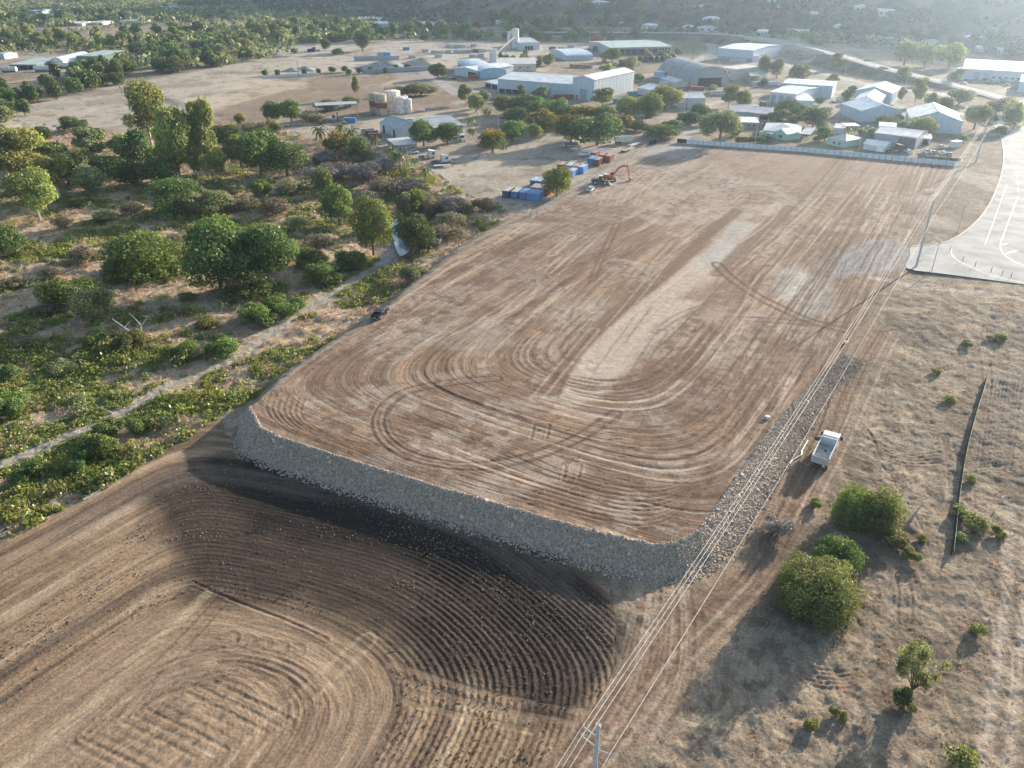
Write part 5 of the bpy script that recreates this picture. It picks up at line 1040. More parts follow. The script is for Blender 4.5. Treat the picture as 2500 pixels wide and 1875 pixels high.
shed('porch', 'green-walled porch at the left of the teal house', (1853,335), (1884,340), (1890,330), 2.5, .2, kind='flat', wall='teal', roof='green', feats=[('ab','window',.15,.6,1,2.1,GLASS)], cat='porch')
shed('carport', 'grey open carport at the right of the teal house', (1952,340), (1974,342), (1994,328), 2.5, .3, kind='open', roof='grey', cat='carport')
shed('cottage', 'small white cottage with grey roof between bush and garage', (2018,352), (2062,361), (2086,350), 3.0, 1.8, kind='hip', wall='teal', roof='grey', feats=win('ab', (.3, .6), .9, 2, .07), cat='house')
shed('small_shed', 'flat grey shed behind the small white cottage', (2035,326), (2062,328), (2070,318), 2.6, .2, kind='flat', roof='grey')
shed('small_shed', 'long thin white-edged roof behind the small cottage', (2062,322), (2096,322), (2100,316), 2.8, .2, kind='open', roof='white')
shed('cottage', 'long low building with grey roof behind the weeping tree', (1776,286), (1840,290), (1852,272), 3.2, 1.4, wall='grey', roof='grey', cat='house')
shed('cottage', 'low grey-roofed building beside the small dark tree', (1832,290), (1878,293), (1884,276), 3.0, 1.6, wall='brick', roof='grey', feats=[('ab','bay_shade_panel',.1,.5,.1,2.2,DARKIN)], cat='house')
shed('small_shed', 'low building with white flat roof right of the weeping tree', (1800,312), (1850,314), (1856,302), 2.8, .2, kind='flat', wall='brick', feats=win('ab', (.2, .45), 1, 1.9, .06))
shed('depot', 'long white depot with bright roof and shaded doors at right', (2345,192), (2600,207), (2612,182), 6.6, .5, kind='flat', wall='blue', feats=[('ab','roller_door',.72,.78,0,5,DOOR),('ab','roller_door',.82,.88,0,5,DOOR)] + win('ab', (.68, .62, .56, .5, .44, .38, .3), 1.6, 2.6, .016))
shed('small_shed', 'flat-roofed front porch of the long white depot', (2330,186), (2362,189), (2366,178), 5.2, .2, kind='flat', wall='grey', feats=[('ab','bay_shade_panel',.1,.9,.1,3.6,DARKIN)])
shed('small_shed', 'white building cut by the right edge below the car park', (2484,224), (2600,232), (2610,214), 6, .3, kind='flat', wall='blue')
shed('yard_shed', 'big grey-roofed yard shed, wing with long white side wall', (929,322), (981,342), (1040,334), 4.6, 2.8, 'ab', wall='white', roof='grey', feats=[('ab','bay_shade_panel',.30,.37,.1,3.6,DARKIN),('ab','bay_shade_panel',.78,.86,.1,3.6,DARKIN),('bc','roller_door',.3,.55,.1,3.4,DOOR)])
shed('yard_shed', 'right wing of the yard shed, behind two green trees', (1036,338), (1130,328), (1110,300), 4.4, 2.2, 'ab', wall='brick', roof='grey', feats=bays('ab', 3, .1, 3.2, DARKIN, a=.1, b=.9))
shed('retaining_wall', 'low grey retaining wall behind the yard shed', (985,300), (1030,303), (1031,302), 2.2, .05, kind='flat', wall='brick', roof='grey', cat='wall', L=.6, ov=.02)
shed('office', 'flat-roofed grey office with an air conditioner beside the palm clump', (947,356), (967,372), (1016,366), 3.0, .1, kind='flat', wall='brick', roof='cream', feats=[('bc','air_conditioner',.45,.52,1.4,2.1,TRIM)] + win('bc', (.2, .8), 1, 2, .05), cat='office')
shed('carport', 'tall open-sided steel carport over the forklift', (776,293), (874,288), (868,277), 7.2, .2, kind='open', roof='grey', cat='canopy', ov=.6, L=7)
shed('shed', 'dark green shed with pale roof in the far truck yard', (190,156), (242,157), (248,143), 6, .6, kind='flat', wall='green', roof='green', feats=[('ab','roller_door',.2,.35,0,3.5,TRIM), ('ab','roller_door',.6,.75,0,3.5,TRIM)])
shed('curved_shed', 'white arched shelter open at the front in the far truck yard', (122,162), (160,162), (162,146), .5, 6, 'bc', 'arch', feats=[('ab','bay_shade_panel',.12,.88,.1,3,DARKIN)])
shed('shed', 'low green-roofed shed left of the white arched shelter', (26,170), (92,170), (94,155), 3.6, .5, kind='flat', wall='green', roof='green', feats=bays('ab', 3, .1, 2.8, DARKIN))
for i, (x, w_, y, h, rf, lb) in enumerate([(150,51,63,3,'white','long white farm shed beyond the orchard row at upper left'),(225,20,61,3,'white','small white farm house right of the long farm shed'),(292,56,58,3,'green','pale roofs strung along the far paddock edge'),(73,30,33,4,'blue','blue-roofed shed far off at the upper left'),(369,20,25,4,'blue','blue shed far off, right of the pale strip'),(872,40,56,5,'white','white hall among trees behind the long dark belt'),(885,70,66,4,'blue','wide blue-roofed hall behind the long dark belt'),(1015,30,66,4,'blue','blue roof right of the wide blue-roofed hall'),(624,22,88,4,'blue','left blue roof in the trees right of the middle belt'),(660,16,86,4,'blue','small blue roof in the trees right of the middle belt'),(718,42,76,4,'blue','blue-roofed house behind the far yard trees'),(0,12,144,4,'white','white shed cut by the left edge in the truck yard'),(1210,18,62,5,'white','white gabled house at the foot of the hill, leftmost'),(2330,0,0,0,'white','')][:-1]):
    shed('farm_building', lb, (x, y), (x + w_, y + .6), (x + w_ + 3, y - 5), h, 1.2, wall='blue' if rf == 'blue' else 'white', roof=rf, cat='building')
HS = [(1448,18,58),(1482,26,63),(1566,36,70),(1664,22,74),(1703,56,77),(1713,40,62),(1806,19,46),(1447,40,40),(1690,16,50),(1866,18,50),(1892,24,54),(1918,22,46),(1938,25,33),(1942,30,51),(1972,18,66),(1910,54,80),(2070,34,62),(2211,30,78),(2110,80,104),(2196,38,100),(2248,34,106),(2428,32,113),(1846,26,86),(2028,24,92),(2032,14,76),(2078,20,98),(2355,20,86),(2380,22,120)]
for i, (x, w_, y) in enumerate(HS):
    shed('house', 'white-roofed hillside house, %s of the hillside row list from the left' % ORD(sorted(HS).index((x, w_, y))), (x, y), (x + w_, y + .8), (x + w_ + 4, y - 4), 4.2, 1.6, kind='hip', wall='white' if i % 3 else 'cream', roof='white' if i % 4 else 'grey', feats=win('ab', (.2, .5, .8), 1.4, 2.8, .06), cat='house', group='houses on the hillside')
shed('house', 'large white two-storey block on the hillside', (2136,72), (2174,73), (2178,66), 8.5, .6, kind='flat', wall='white', feats=win('ab', (.2, .5, .8), 5, 6.6, .07), cat='house')
# --- tanks and silos
TW_ = mat('tank_white', (.72, .71, .68), .55, noise=.12, scale=.5, dirt=(.50, .42, .34)); TR = mat('tank_rust', (.42, .38, .30), .8, noise=.3, scale=.35, dirt=(.24, .13, .08)); RB = mat('rust_band', (.20, .07, .045), .85, noise=.25, scale=.4)
def tank(px, py, r, h, m, label, band=False, group='storage tanks in the yard'):
    x, y, z = GP(px, py); rt = empty('storage_tank', (x, y, z), 0, label, 'tank', group)
    MB().lathe(0, 0, [(r, -.3), (r, h), (r * .93, h + .25), (.3, h + .7)], 28).build('tank_body', m, rt)
    MB().lathe(0, 0, [(r + .05, h - .25), (r + .07, h - .1), (r + .05, h + .02)], 28).build('rim', m, rt)
    l = MB(); l.box(-r - .12, -r - .06, -.3, -.24, 0, h); l.box(-r - .12, -r - .06, .24, .3, 0, h)
    for k in range(int(h / .5)): l.box(-r - .11, -r - .07, -.3, .3, .4 + k * .5, .44 + k * .5)
    l.build('ladder', STEEL, rt); MB().box(-.2, .2, -.2, .2, h + .6, h + 1.1).build('vent', STEEL, rt)
    if band: MB().lathe(0, 0, [(r + .02, h * .36), (r + .03, h * .40), (r + .03, h * .58), (r + .02, h * .62)], 28).build('rust_band', RB, rt)
tank(916, 274, 2.9, 10, TR, 'rust-banded tank behind its twin in the yard', True); tank(932, 280, 3.2, 10.4, TR, 'front rust-banded tank with streaked top', True)
tank(958, 270, 3.9, 10.4, TW_, 'widest pale tank behind the rust-banded pair'); tank(978, 276, 3.1, 8.2, TW_, 'middle white tank right of the widest pale tank'); tank(998, 276, 1.9, 7.2, TW_, 'narrow white tank at the right end of the tanks'); tank(990, 272, 1.6, 8, TW_, 'slim tank squeezed between middle and narrow tanks'); tank(968, 264, 2.6, 9.2, TW_, 'rearmost white tank of the cluster')
for i, (a, b, r, h, lb) in enumerate([(1247,117,2.8,14,'left tall white cement silo'),(1258,118,3.4,16.5,'right and taller white cement silo'),(1243,118,1.8,11,'thin white pipe silo at the left of the tall pair')]): tank(a, b, r, h, TW_, lb, group='cement silos')
x, y, z = GP(1204, 152); rt = empty('batching_tower', (x, y, z), 0, 'small white batching tower at the foot of the conveyor', 'tower')
MB().box(-3, 3, -3, 3, -.3, 9.5).build('tower_body', RM['white'], rt); MB().box(-3.3, 3.3, -3.3, 3.3, 9.5, 9.9).build('tower_roof', RM['grey'], rt)
p = GP(1210, 142); q = GP(1256, 126); d = math.hypot(q[0] - p[0], q[1] - p[1]); rt = empty('conveyor', (p[0], p[1], p[2]), math.atan2(q[1] - p[1], q[0] - p[0]), 'dark inclined conveyor climbing from the small tower to the silos', 'conveyor')
MB().tube((0, 0, 3), (d, 0, 12), .8, n=4).build('belt_gantry', DK, rt); MB().tube((d * .5, 0, 0), (d * .5, 0, 6.6), .4, n=6).build('leg', STEEL, rt)
# --- bridge and ramp
def p3(px, py, z): x, y = G(px, py, z); return np.array([x, y, z])
RAMP = [(1330,79,2),(1500,79,4),(1660,80,6),(1770,84,7.5),(1850,93,8),(1930,106,8),(2000,122,8),(2060,138,7.5),(2150,164,5.5),(2250,188,3.5),(2330,208,2),(2420,232,.8),(2500,256,.2),(2620,300,.1)]
RP = [p3(*q) for q in RAMP]; RP = [np.array(v) for v in catmull([tuple(q) for q in RP], 4)]
def normals(P):
    o = []
    for i in range(len(P)):
        a, b = P[max(0, i - 1)], P[min(len(P) - 1, i + 1)]; d = (b - a)[:2]; d /= np.linalg.norm(d); o.append(np.array([-d[1], d[0], 0]))
    return o
NN = normals(RP)
def strip(P, N_, prof, name, m, kind='structure', parent=None):
    mb = MB(); k = len(prof)
    vs = [P[i] + N_[i] * a + np.array([0, 0, b]) if not isinstance(b, str) else np.array([*(P[i] + N_[i] * a)[:2], -.3]) for i in range(len(P)) for a, b in prof]
    mb.add(vs, [(i * k + j, i * k + (j + 1) % k, (i + 1) * k + (j + 1) % k, (i + 1) * k + j) for i in range(len(P) - 1) for j in range(k)] + [tuple(range(k)), tuple(range((len(P) - 1) * k, len(P) * k))[::-1]])
    o = mb.build(name, m, parent); 
    if kind: tag(o, kind=kind)
    return o
i0, i1 = 15, 26
EMB = mat('embankment_soil', (.15, .13, .09), .95, noise=.35, scale=.08, bump=.3)
for s in (RP[:i0 + 1], RP[i1:]):
    n_ = normals(s); mb = MB(); vs = []
    for P_, N_ in zip(s, n_):
        w_ = 7 + P_[2] * 1.6
        vs += [(*(P_ + N_ * w_)[:2], -.3), tuple(P_ + N_ * 6.5 - np.array([0, 0, .1])), tuple(P_ - N_ * 6.5 - np.array([0, 0, .1])), (*(P_ - N_ * w_)[:2], -.3)]
    mb.add(vs, [(i * 4 + j, i * 4 + (j + 1) % 4, i * 4 + 4 + (j + 1) % 4, i * 4 + 4 + j) for i in range(len(s) - 1) for j in range(4)] + [(0, 1, 2, 3), tuple(range(len(vs) - 4, len(vs)))[::-1]])
    tag(mb.build('ramp_embankment', EMB), kind='structure')
strip(RP, NN, [(-5.6, .02), (5.6, .02), (5.6, -.25), (-5.6, -.25)], 'highway', ASPH)
br = empty('road_bridge', (0, 0, 0), 0, 'concrete road bridge on wide piers carrying the highway over a street', 'bridge')
strip(RP[i0:i1 + 1], NN[i0:i1 + 1], [(-6.2, -.27), (6.2, -.27), (6.2, -1.9), (-6.2, -1.9)], 'deck_beam', CONC, None, br)
for sgn, nm in ((1, 'parapet'), (-1, 'parapet')): strip(RP[i0:i1 + 1], NN[i0:i1 + 1], [(sgn * 5.9, -.25), (sgn * 6.2, -.25), (sgn * 6.2, .9), (sgn * 5.9, .9)], nm, CONC, None, br)
for i in range(i0 + 2, i1 - 1, 3):
    a = RP[i] + NN[i] * 5; b = RP[i] - NN[i] * 5; MB().tube((a[0], a[1], -.5), (a[0], a[1], a[2] - 1.9), .9, n=8).tube((b[0], b[1], -.5), (b[0], b[1], b[2] - 1.9), .9, n=8).tube((*a[:2], a[2] - 2.3), (*b[:2], b[2] - 2.3), .8, n=4).build('pier', CONC, br)
def abut(i):
    a = RP[i] + NN[i] * 8; b = RP[i] - NN[i] * 8; MB().tube((a[0], a[1], 2.6), (b[0], b[1], 2.6), 3.6, n=4).build('abutment', CONC, br)
abut(i0 + 1); abut(i1 - 1)
gr = empty('guard_rail', (0, 0, 0), 0, 'steel guard rail along the near side of the highway ramp', 'guard rail'); s = RP[i1:i1 + 22]; n_ = NN[i1:i1 + 22]
sd_ = -1 if (s[0] - n_[0] * 5)[1] < (s[0] + n_[0] * 5)[1] else 1
strip(s, n_, [(sd_ * 5.75, .5), (sd_ * 5.83, .5), (sd_ * 5.83, .85), (sd_ * 5.75, .85)], 'rail', STEEL, None, gr)
for P_, N_ in zip(s[:-1:1], n_): a = P_ + N_ * sd_ * 5.8; MB().box(a[0] - .08, a[0] + .08, a[1] - .08, a[1] + .08, a[2] - .1, a[2] + .6).build('post', STEEL, gr)
# ================================================================ VEHICLES
def paint(nm, c, r=.35): return mat('paint_' + nm, c, r, noise=.08, scale=.8, spec=.5)
PW = paint('white', (.72, .72, .70)); PB = paint('black', (.012, .014, .016), .25); PRED = paint('red', (.48, .07, .03)); PG = paint('olive', (.10, .11, .07), .6); PS = paint('silver', (.45, .46, .47)); POR = paint('orange', (.62, .13, .04))
TYRE = mat('tyre', (.02, .02, .02), .9); RIM = mat('rim', (.55, .55, .55), .4, .6); LAMP = mat('lamp_glass', (.75, .75, .72), .2); TAIL = mat('tail_light', (.4, .03, .02), .3); RUB = mat('dirt_load', (.24, .21, .18), .95, noise=.3, scale=1, bump=.2)
def wheel(rt, x, y, r, w_=.25):
    s = 1 if y > 0 else -1
    o = MB().tube((x, y - w_ / 2, r), (x, y + w_ / 2, r), r, n=18).build('wheel', TYRE, rt); MB().tube((x, y + s * w_ * .3, r), (x, y + s * (w_ / 2 + .02), r), r * .58, n=12).build('rim', RIM, o)
def lights(rt, xf, xr, hw, z=.75, s=.16):
    for sg in (-1, 1): MB().box(xf - .03, xf + .03, sg * hw - s, sg * hw + s, z - .09, z + .09).build('headlight', LAMP, rt); MB().box(xr - .03, xr + .03, sg * hw - s * .6, sg * hw + s * .6, z - .1, z + .1).build('tail_light', TAIL, rt)
def ute(px, py, ang, m, label, tray='tub', group=None, cat='pickup', nm='pickup'):
    x, y, z = GP(px, py); rt = empty(nm, (x, y, z), ang, label, cat, group); L, hw = 2.65, .92
    if tray == 'car':
        MB().poly([(-2.2,.35),(2.2,.35),(2.25,.6),(2.15,.85),(1.1,.98),(-1.7,1.02),(-2.2,.95),(-2.25,.6)], -.88, .88).build('body', m, rt, .05)
        MB().poly([(1.1,.98),(.35,1.42),(-1.1,1.46),(-1.9,1.02)], -.78, .78).build('windows', GLASS, rt, .03); MB().poly([(.3,1.43),(-1.05,1.47),(-1.05,1.5),(.3,1.46)], -.72, .72).build('roof_panel', m, rt)
        for a in (-1.35, 1.35):
            for s in (-1, 1): wheel(rt, a, s * .8, .33)
        lights(rt, 2.22, -2.24, .62); return rt
    MB().poly([(-2.65,.5),(2.55,.45),(2.65,.75),(2.5,1.02),(1.25,1.12),(-.75,1.15),(-.78,.72),(-2.65,.72)], -hw, hw).build('body', m, rt, .05)
    MB().poly([(1.25,1.12),(.55,1.70),(-.55,1.72),(-.75,1.15)], -.80, .80).build('windows', GLASS, rt, .03); MB().poly([(.52,1.69),(-.56,1.71),(-.56,1.77),(.5,1.75)], -.76, .76).build('roof_panel', m, rt, .02)
    t = MB()
    if tray == 'tub': t.box(-2.65, -.8, -hw, -hw + .08, .72, 1.15).box(-2.65, -.8, hw - .08, hw, .72, 1.15).box(-2.65, -2.58, -hw + .08, hw - .08, .72, 1.15).box(-.86, -.8, -hw + .08, hw - .08, .72, 1.2)
    else: t.box(-2.75, -.85, -.98, .98, .8, .88).box(-2.75, -.85, -.98, -.93, .88, 1.15).box(-2.75, -.85, .93, .98, .88, 1.15).box(-.92, -.86, -.95, .95, .88, 1.75).box(-2.75, -2.7, -.93, .93, .88, 1.12)
    t.build('tray', m, rt); MB().box(-2.3, -1.2, -.7, .7, .89, 1.02).build('load', DK, rt) if tray != 'tub' else MB().box(-2.55, -.9, -hw + .09, hw - .09, .73, .76).build('tray_floor', DK, rt)
    for a in (-1.6, 1.6):
        for s in (-1, 1): wheel(rt, a, s * .82, .39, .26)
    for s in (-1, 1): MB().box(.95, 1.1, s * 1.0 - .12, s * 1.0 + .12, 1.1, 1.3).build('mirror', m, rt)
    MB().box(-2.70, -2.66, -.25, .25, .55, .67).build('number_plate', TRIM, rt); lights(rt, 2.6, -2.67, .72, .82); return rt
def hd(a, b, z=0): p, q = G(*a, z), G(*b, z); return math.atan2(q[1] - p[1], q[0] - p[0])
ute(929, 771, hd((924, 779), (949, 758)), PB, 'black dual-cab pickup driving along the pad edge by the creek').scale = (1.12, 1.12, 1.12)
ute(1442, 466, hd((1436, 470), (1450, 458)), PW, 'white tray pickup parked beside the wheel loader', 'tray')
ute(1009, 375, .15, PW, 'white pickup parked in front of the flat-roofed office', 'tray')
# tipper
def tipper():
    x, y, z = GP(2012, 1116); rt = empty('tipper_truck', (x, y, z), hd((1992, 1122), (2030, 1048), -1), 'white tipper truck with open empty body stopped on the dirt track', 'truck'); rt.scale = (1.13, 1.13, 1.13)
    MB().box(-3.9, 3.9, -.45, .45, .75, 1.05).build('chassis', DK, rt)
    c = MB(); c.poly([(2.0,.75),(3.95,.6),(4.05,1.5),(3.8,2.75),(3.4,2.95),(2.0,2.95)], -1.22, 1.22); c.build('cab', PW, rt, .08)
    MB().poly([(3.95,1.75),(4.07,1.75),(3.86,2.62),(3.74,2.62)], -1.08, 1.08).build('windscreen', GLASS, rt)
    for s in (-1, 1): MB().box(2.5, 3.5, s * 1.235 - .015, s * 1.235 + .015, 1.8, 2.6).build('side_window', GLASS, rt); MB().box(3.6, 3.75, s * 1.5 - .2, s * 1.5 + .2, 1.7, 2.4).build('mirror', DK, rt)
    b = MB(); b.box(-4.1, 1.75, -1.25, 1.25, 1.15, 1.25).box(-4.1, 1.75, -1.25, -1.17, 1.25, 2.55).box(-4.1, 1.75, 1.17, 1.25, 1.25, 2.55).box(1.67, 1.75, -1.17, 1.17, 1.25, 2.75).box(1.5, 2.1, -1.25, 1.25, 2.75, 2.83)
    for k in range(7): b.box(-3.9 + k * .9, -3.8 + k * .9, -1.31, -1.25, 1.2, 2.5).box(-3.9 + k * .9, -3.8 + k * .9, 1.25, 1.31, 1.2, 2.5)
    bo = b.build('tipper_body', PW, rt); MB().box(-4.2, -4.12, -1.2, 1.2, 1.2, 2.4).build('tailgate', PS, bo)
    MB().box(-3.9, 1.6, -1.15, 1.15, 1.26, 1.45).build('body_floor', mat('tray_steel', (.50, .48, .43), .6, noise=.2, scale=1.2), bo); MB().box(-4.0, -2.6, -1.1, 1.1, 1.46, 1.62).build('gravel_remains', RUB, bo); MB().box(-.6, -.2, -.25, .15, 1.46, 1.50).build('hatch', DARKIN, bo)
    MB().box(1.75, 1.9, 1.3, 2.2, 1.6, 2.3).build('side_box', DK, rt)
    for a in (-3.1, -1.9, 3.0):
        for s in (-1, 1): wheel(rt, a, s * 1.02, .5, .38)
    for s in (-1, 1): MB().box(-4.25, -4.2, s * .9 - .2, s * .9 + .2, .8, 1.0).build('tail_light', POR, rt); MB().box(-4.3, -4.1, s * .7 - .25, s * .7 + .25, .3, .75).build('mudflap', DK, rt)
tipper()
def prime(px, py, ang, label, hood=0, trailer=0, sleeper=1.2, m=PW):
    x, y, z = GP(px, py); rt = empty('prime_mover', (x, y, z), ang, label, 'truck')
    MB().box(-4.2, 2.6 + hood, -.45, .45, .75, 1.0).build('chassis', DK, rt)
    MB().poly([(1.3 - sleeper, .8), (3.0, .7), (3.1, 1.6), (2.9, 3.1), (1.3 - sleeper, 3.6)], -1.2, 1.2).build('cab', m, rt, .06); MB().box(1.28 - sleeper - .08, 1.28 - sleeper, -1.1, 1.1, 1.0, 3.4).build('rear_wall', DK, rt)
    MB().box(3.02, 3.1, -1.05, 1.05, 1.8, 2.7).build('windscreen', GLASS, rt)
    if hood: MB().poly([(3.0,.7),(3.0 + hood,.7),(3.0 + hood,1.5),(3.0,1.8)], -1.0, 1.0).build('hood', m, rt, .05)
    for s in (-1, 1): MB().box(1.8, 2.8, s * 1.215 - .01, s * 1.215 + .01, 1.7, 2.6).build('side_window', GLASS, rt); MB().tube((-.6, s * 1.0, .75), (.9, s * 1.0, .75), .33, n=12).build('fuel_tank', PS, rt)
    for a in (-3.4, -2.1, 2.2 + hood):
        for s in (-1, 1): wheel(rt, a, s * 1.0, .52, .4)
    MB().box(-3.6, -1.8, -.5, .5, 1.0, 1.15).build('turntable', DK, rt)
    return rt
prime(1045, 386, .2, 'white cab-over prime mover parked without trailer near the office'); prime(1077, 398, .2, 'white bonneted prime mover parked right of the cab-over', 1.3); prime(1122, 343, -1.1, 'white bonneted truck nosing out beside the yard shed', 1.2)
def trailer(px, py, ang, label, L=8, h=1.1, m=None, sides=0, wh=3, name='trailer'):
    x, y, z = GP(px, py); rt = empty(name, (x, y, z), ang, label, 'trailer'); MB().box(-L / 2, L / 2, -1.2, 1.2, h - .15, h).build('deck', m or PS, rt)
    if sides: MB().box(-L / 2, L / 2, -1.2, -1.12, h, h + sides).box(-L / 2, L / 2, 1.12, 1.2, h, h + sides).box(-L / 2, -L / 2 + .08, -1.12, 1.12, h, h + sides).box(L / 2 - .08, L / 2, -1.12, 1.12, h, h + sides).build('sides', m or PS, rt)
    for k in range(wh):
        for s in (-1, 1): wheel(rt, -L / 2 + 1 + 1.1 * k, s * .95, .42, .3)
    MB().box(L / 2, L / 2 + 1.2, -.08, .08, h - .3, h - .15).build('drawbar', DK, rt)
trailer(1080, 408, .2, 'low flat trailer below the bonneted prime mover', 7, .9); trailer(1455, 372, .35, 'long white-sided tray body on the ground behind the containers', 13, .9, PW, .5, 2); trailer(1440, 381, .35, 'lower white-sided tray nearest the red-roofed containers', 10, .8, PW, .4, 2)
trailer(1521, 350, .2, 'white tipping body parked before the big shade trees', 8.5, 1.3, PW, 2.0, 3); trailer(1533, 368, .95, 'rusty skeletal trailer parked along the mesh fence', 10, 1.1, mat('rust_frame', (.36, .27, .20), .8), 0, 3); trailer(1548, 357, .9, 'pale flat trailer beyond the rusty one', 8, 1.1, RM['cream'], 0, 3)
trailer(690, 310, .3, 'boat-shaped pale trailer beside the sand heap', 7, .9, RM['cream'], .5, 2); trailer(1394, 357, .1, 'low blue skip under the orange-flushed tree', 6, .7, paint('blue', (.07, .15, .32)), .9, 1, 'skip_bin')
# loader and excavator
def loader():
    x, y, z = GP(1467, 450); rt = empty('wheel_loader', (x, y, z), -.12, 'dark green wheel loader with white cab and bucket lowered', 'loader')
    MB().poly([(-3.6,1.0),(-.4,1.0),(-.4,2.1),(-1.0,2.3),(-3.4,2.1),(-3.7,1.7)], -1.15, 1.15).build('engine_cover', PG, rt, .06); MB().poly([(-.5,.8),(2.2,.8),(2.0,1.6),(.2,1.8),(-.5,1.6)], -.7, .7).build('front_frame', PG, rt, .05)
    MB().poly([(-.9,1.8),(.5,1.8),(.4,3.2),(-.8,3.2)], -.8, .8).build('cab', GLASS, rt, .03); MB().box(-1.0, .6, -.9, .9, 3.2, 3.4).build('cab_roof', PW, rt, .04)
    for s in (-1, 1): MB().tube((1.2, s * .6, 1.7), (3.0, s * .6, .7), .18, n=4).build('lift_arm', PG, rt)
    MB().poly([(2.9,.1),(3.9,.05),(3.8,.25),(3.2,.35),(3.1,1.1),(2.9,1.2)], -1.5, 1.5).build('bucket', mat('bucket_steel', (.34, .29, .24), .6), rt)
    for a in (-2.2, 1.5):
        for s in (-1, 1): wheel(rt, a, s * 1.15, .85, .6)
    MB().tube((-2.6, .4, 2.1), (-2.6, .4, 2.9), .09, n=8).build('exhaust', DK, rt)
loader()
def excavator():
    x, y, z = GP(1489, 441); rt = empty('excavator', (x, y, z), -.05, 'orange-red tracked excavator with arched boom resting its bucket', 'excavator')
    for s in (-1, 1):
        o = MB().poly([(-2.2,.15),(-1.9,0),(1.9,0),(2.2,.15),(2.3,.5),(2.0,.95),(-2.0,.95),(-2.3,.5)], s * 1.2 - .32, s * 1.2 + .32).build('track', TYRE, rt); MB().box(-1.7, 1.7, s * 1.2 - .34, s * 1.2 + .34, .3, .7).build('track_frame', PW, o)
    MB().tube((0, 0, .8), (0, 0, 1.2), .9, n=16).build('slew_ring', DK, rt); MB().poly([(-3.0,1.2),(1.4,1.2),(1.4,2.0),(-1.2,2.5),(-2.9,2.4),(-3.1,1.8)], -1.35, 1.35).build('house', POR, rt, .06)
    MB().box(-3.2, -2.4, -1.35, 1.35, 1.15, 2.2).build('counterweight', POR, rt, .08); MB().box(-2.4, -1.0, -.9, .9, 2.46, 2.6).build('engine_hood', RM['white'], rt)
    MB().poly([(.1,2.0),(1.5,2.0),(1.55,2.6),(1.2,3.1),(.1,3.1)], .45, 1.3).build('cab', GLASS, rt, .03)
    for a, b, r0, r1 in (((1.0,0,2.0),(3.0,0,4.9),.34,.34),((3.0,0,4.9),(4.4,0,5.5),.34,.32),((4.4,0,5.5),(6.6,0,5.5),.32,.24)): MB().tube(a, b, r0, r1, 4).build('boom', POR, rt)
    MB().tube((6.2,0,6.2),(7.3,0,1.6), .26, .2, 4).build('stick', POR, rt); MB().tube((1.6,.35,2.2),(3.6,.35,4.4), .1, n=6).build('boom_ram', PS, rt); MB().tube((4.2,0,6.0),(6.3,0,6.0), .09, n=6).build('stick_ram', PS, rt)
    MB().poly([(7.0,1.5),(7.7,1.6),(8.3,.9),(8.1,.2),(7.3,.0),(7.5,.6)], -.7, .7).build('bucket', mat('bucket_steel', (.34, .29, .24), .6), rt)
excavator()
x, y, z = GP(816, 296); rt = empty('forklift', (x, y, z), .1, 'pale container forklift under the open-sided carport', 'forklift')
MB().poly([(-2.6,.8),(1.6,.8),(1.6,1.7),(-.6,1.8),(-2.6,2.1)], -1.3, 1.3).build('body', RM['cream'], rt, .06); MB().box(-.8, .6, -.6, .6, 1.8, 3.1).build('cab', DK, rt); MB().box(1.7, 2.0, -.9, -.6, .2, 5).box(1.7, 2.0, .6, .9, .2, 5).box(1.7, 2.0, -.6, .6, 4.7, 5).build('mast', DK, rt); MB().box(2.0, 3.4, -.7, -.5, .3, .4).box(2.0, 3.4, .5, .7, .3, .4).build('forks', DK, rt)
for a in (-1.9, 1.2):
    for s in (-1, 1): wheel(rt, a, s * 1.1, .65, .4)
# containers
CCOL = {'navy': (.03, .05, .12), 'blue': (.05, .17, .42), 'mid': (.07, .24, .50), 'bright': (.12, .32, .62), 'red': (.36, .075, .05), 'maroon': (.17, .04, .04), 'pale': (.5, .5, .47), 'brown': (.28, .13, .10), 'teal': (.08, .32, .34)}
ROOFC = {'p': (.44, .43, .38), 'b': (.13, .30, .50), 'r': (.42, .25, .20), 'l': (.38, .48, .52)}
def container(px, py, col, roofc, label, ang=None, L=6.06, group='shipping containers in the yard', base=None):
    x, y, z = GP(px, py); ang = (R(68) if ang is None else ang); rt = empty('shipping_container', (x, y, z + .04), ang, label, 'container', group)
    m = mat('cont_' + col, CCOL[col], .5, noise=.12, scale=.7); b = MB(); w_, h = 2.44, 2.55
    b.box(.02, L - .02, -w_ + .05, -.05, .12, h - .06)
    n = int(L / .3)
    for k in range(n): xx = .2 + k * (L - .4) / n; b.box(xx, xx + .13, -w_, -w_ + .06, .2, h - .15).box(xx, xx + .13, -.06, 0, .2, h - .15)
    for xx in (0, L - .16):
        for yy in (-w_, -.16): b.box(xx, xx + .16, yy, yy + .16, 0, h)
    b.box(.16, L - .16, -w_, -w_ + .1, 0, .15).box(.16, L - .16, -.1, 0, 0, .15).box(.16, L - .16, -w_, -w_ + .1, h - .12, h).box(.16, L - .16, -.1, 0, h - .12, h)
    b.build('body', m, rt); MB().box(.05, L - .05, -w_ + .08, -.08, h - .055, h + .012).build('roof', mat('controof_' + roofc, ROOFC[roofc], .6, noise=.15, scale=.6), rt)
    for s in (0, 1):
        d = MB(); d.box(-.035, .015, -w_ + .17 + s * 1.06, -w_ + 1.22 + s * 1.06, .16, h - .13); do = d.build('door', m, rt)
        MB().box(-.07, -.036, -w_ + .45 + s * 1.06, -w_ + .49 + s * 1.06, .2, h - .2).box(-.07, -.036, -w_ + .9 + s * 1.06, -w_ + .94 + s * 1.06, .2, h - .2).build('lock_bar', STEEL, do)
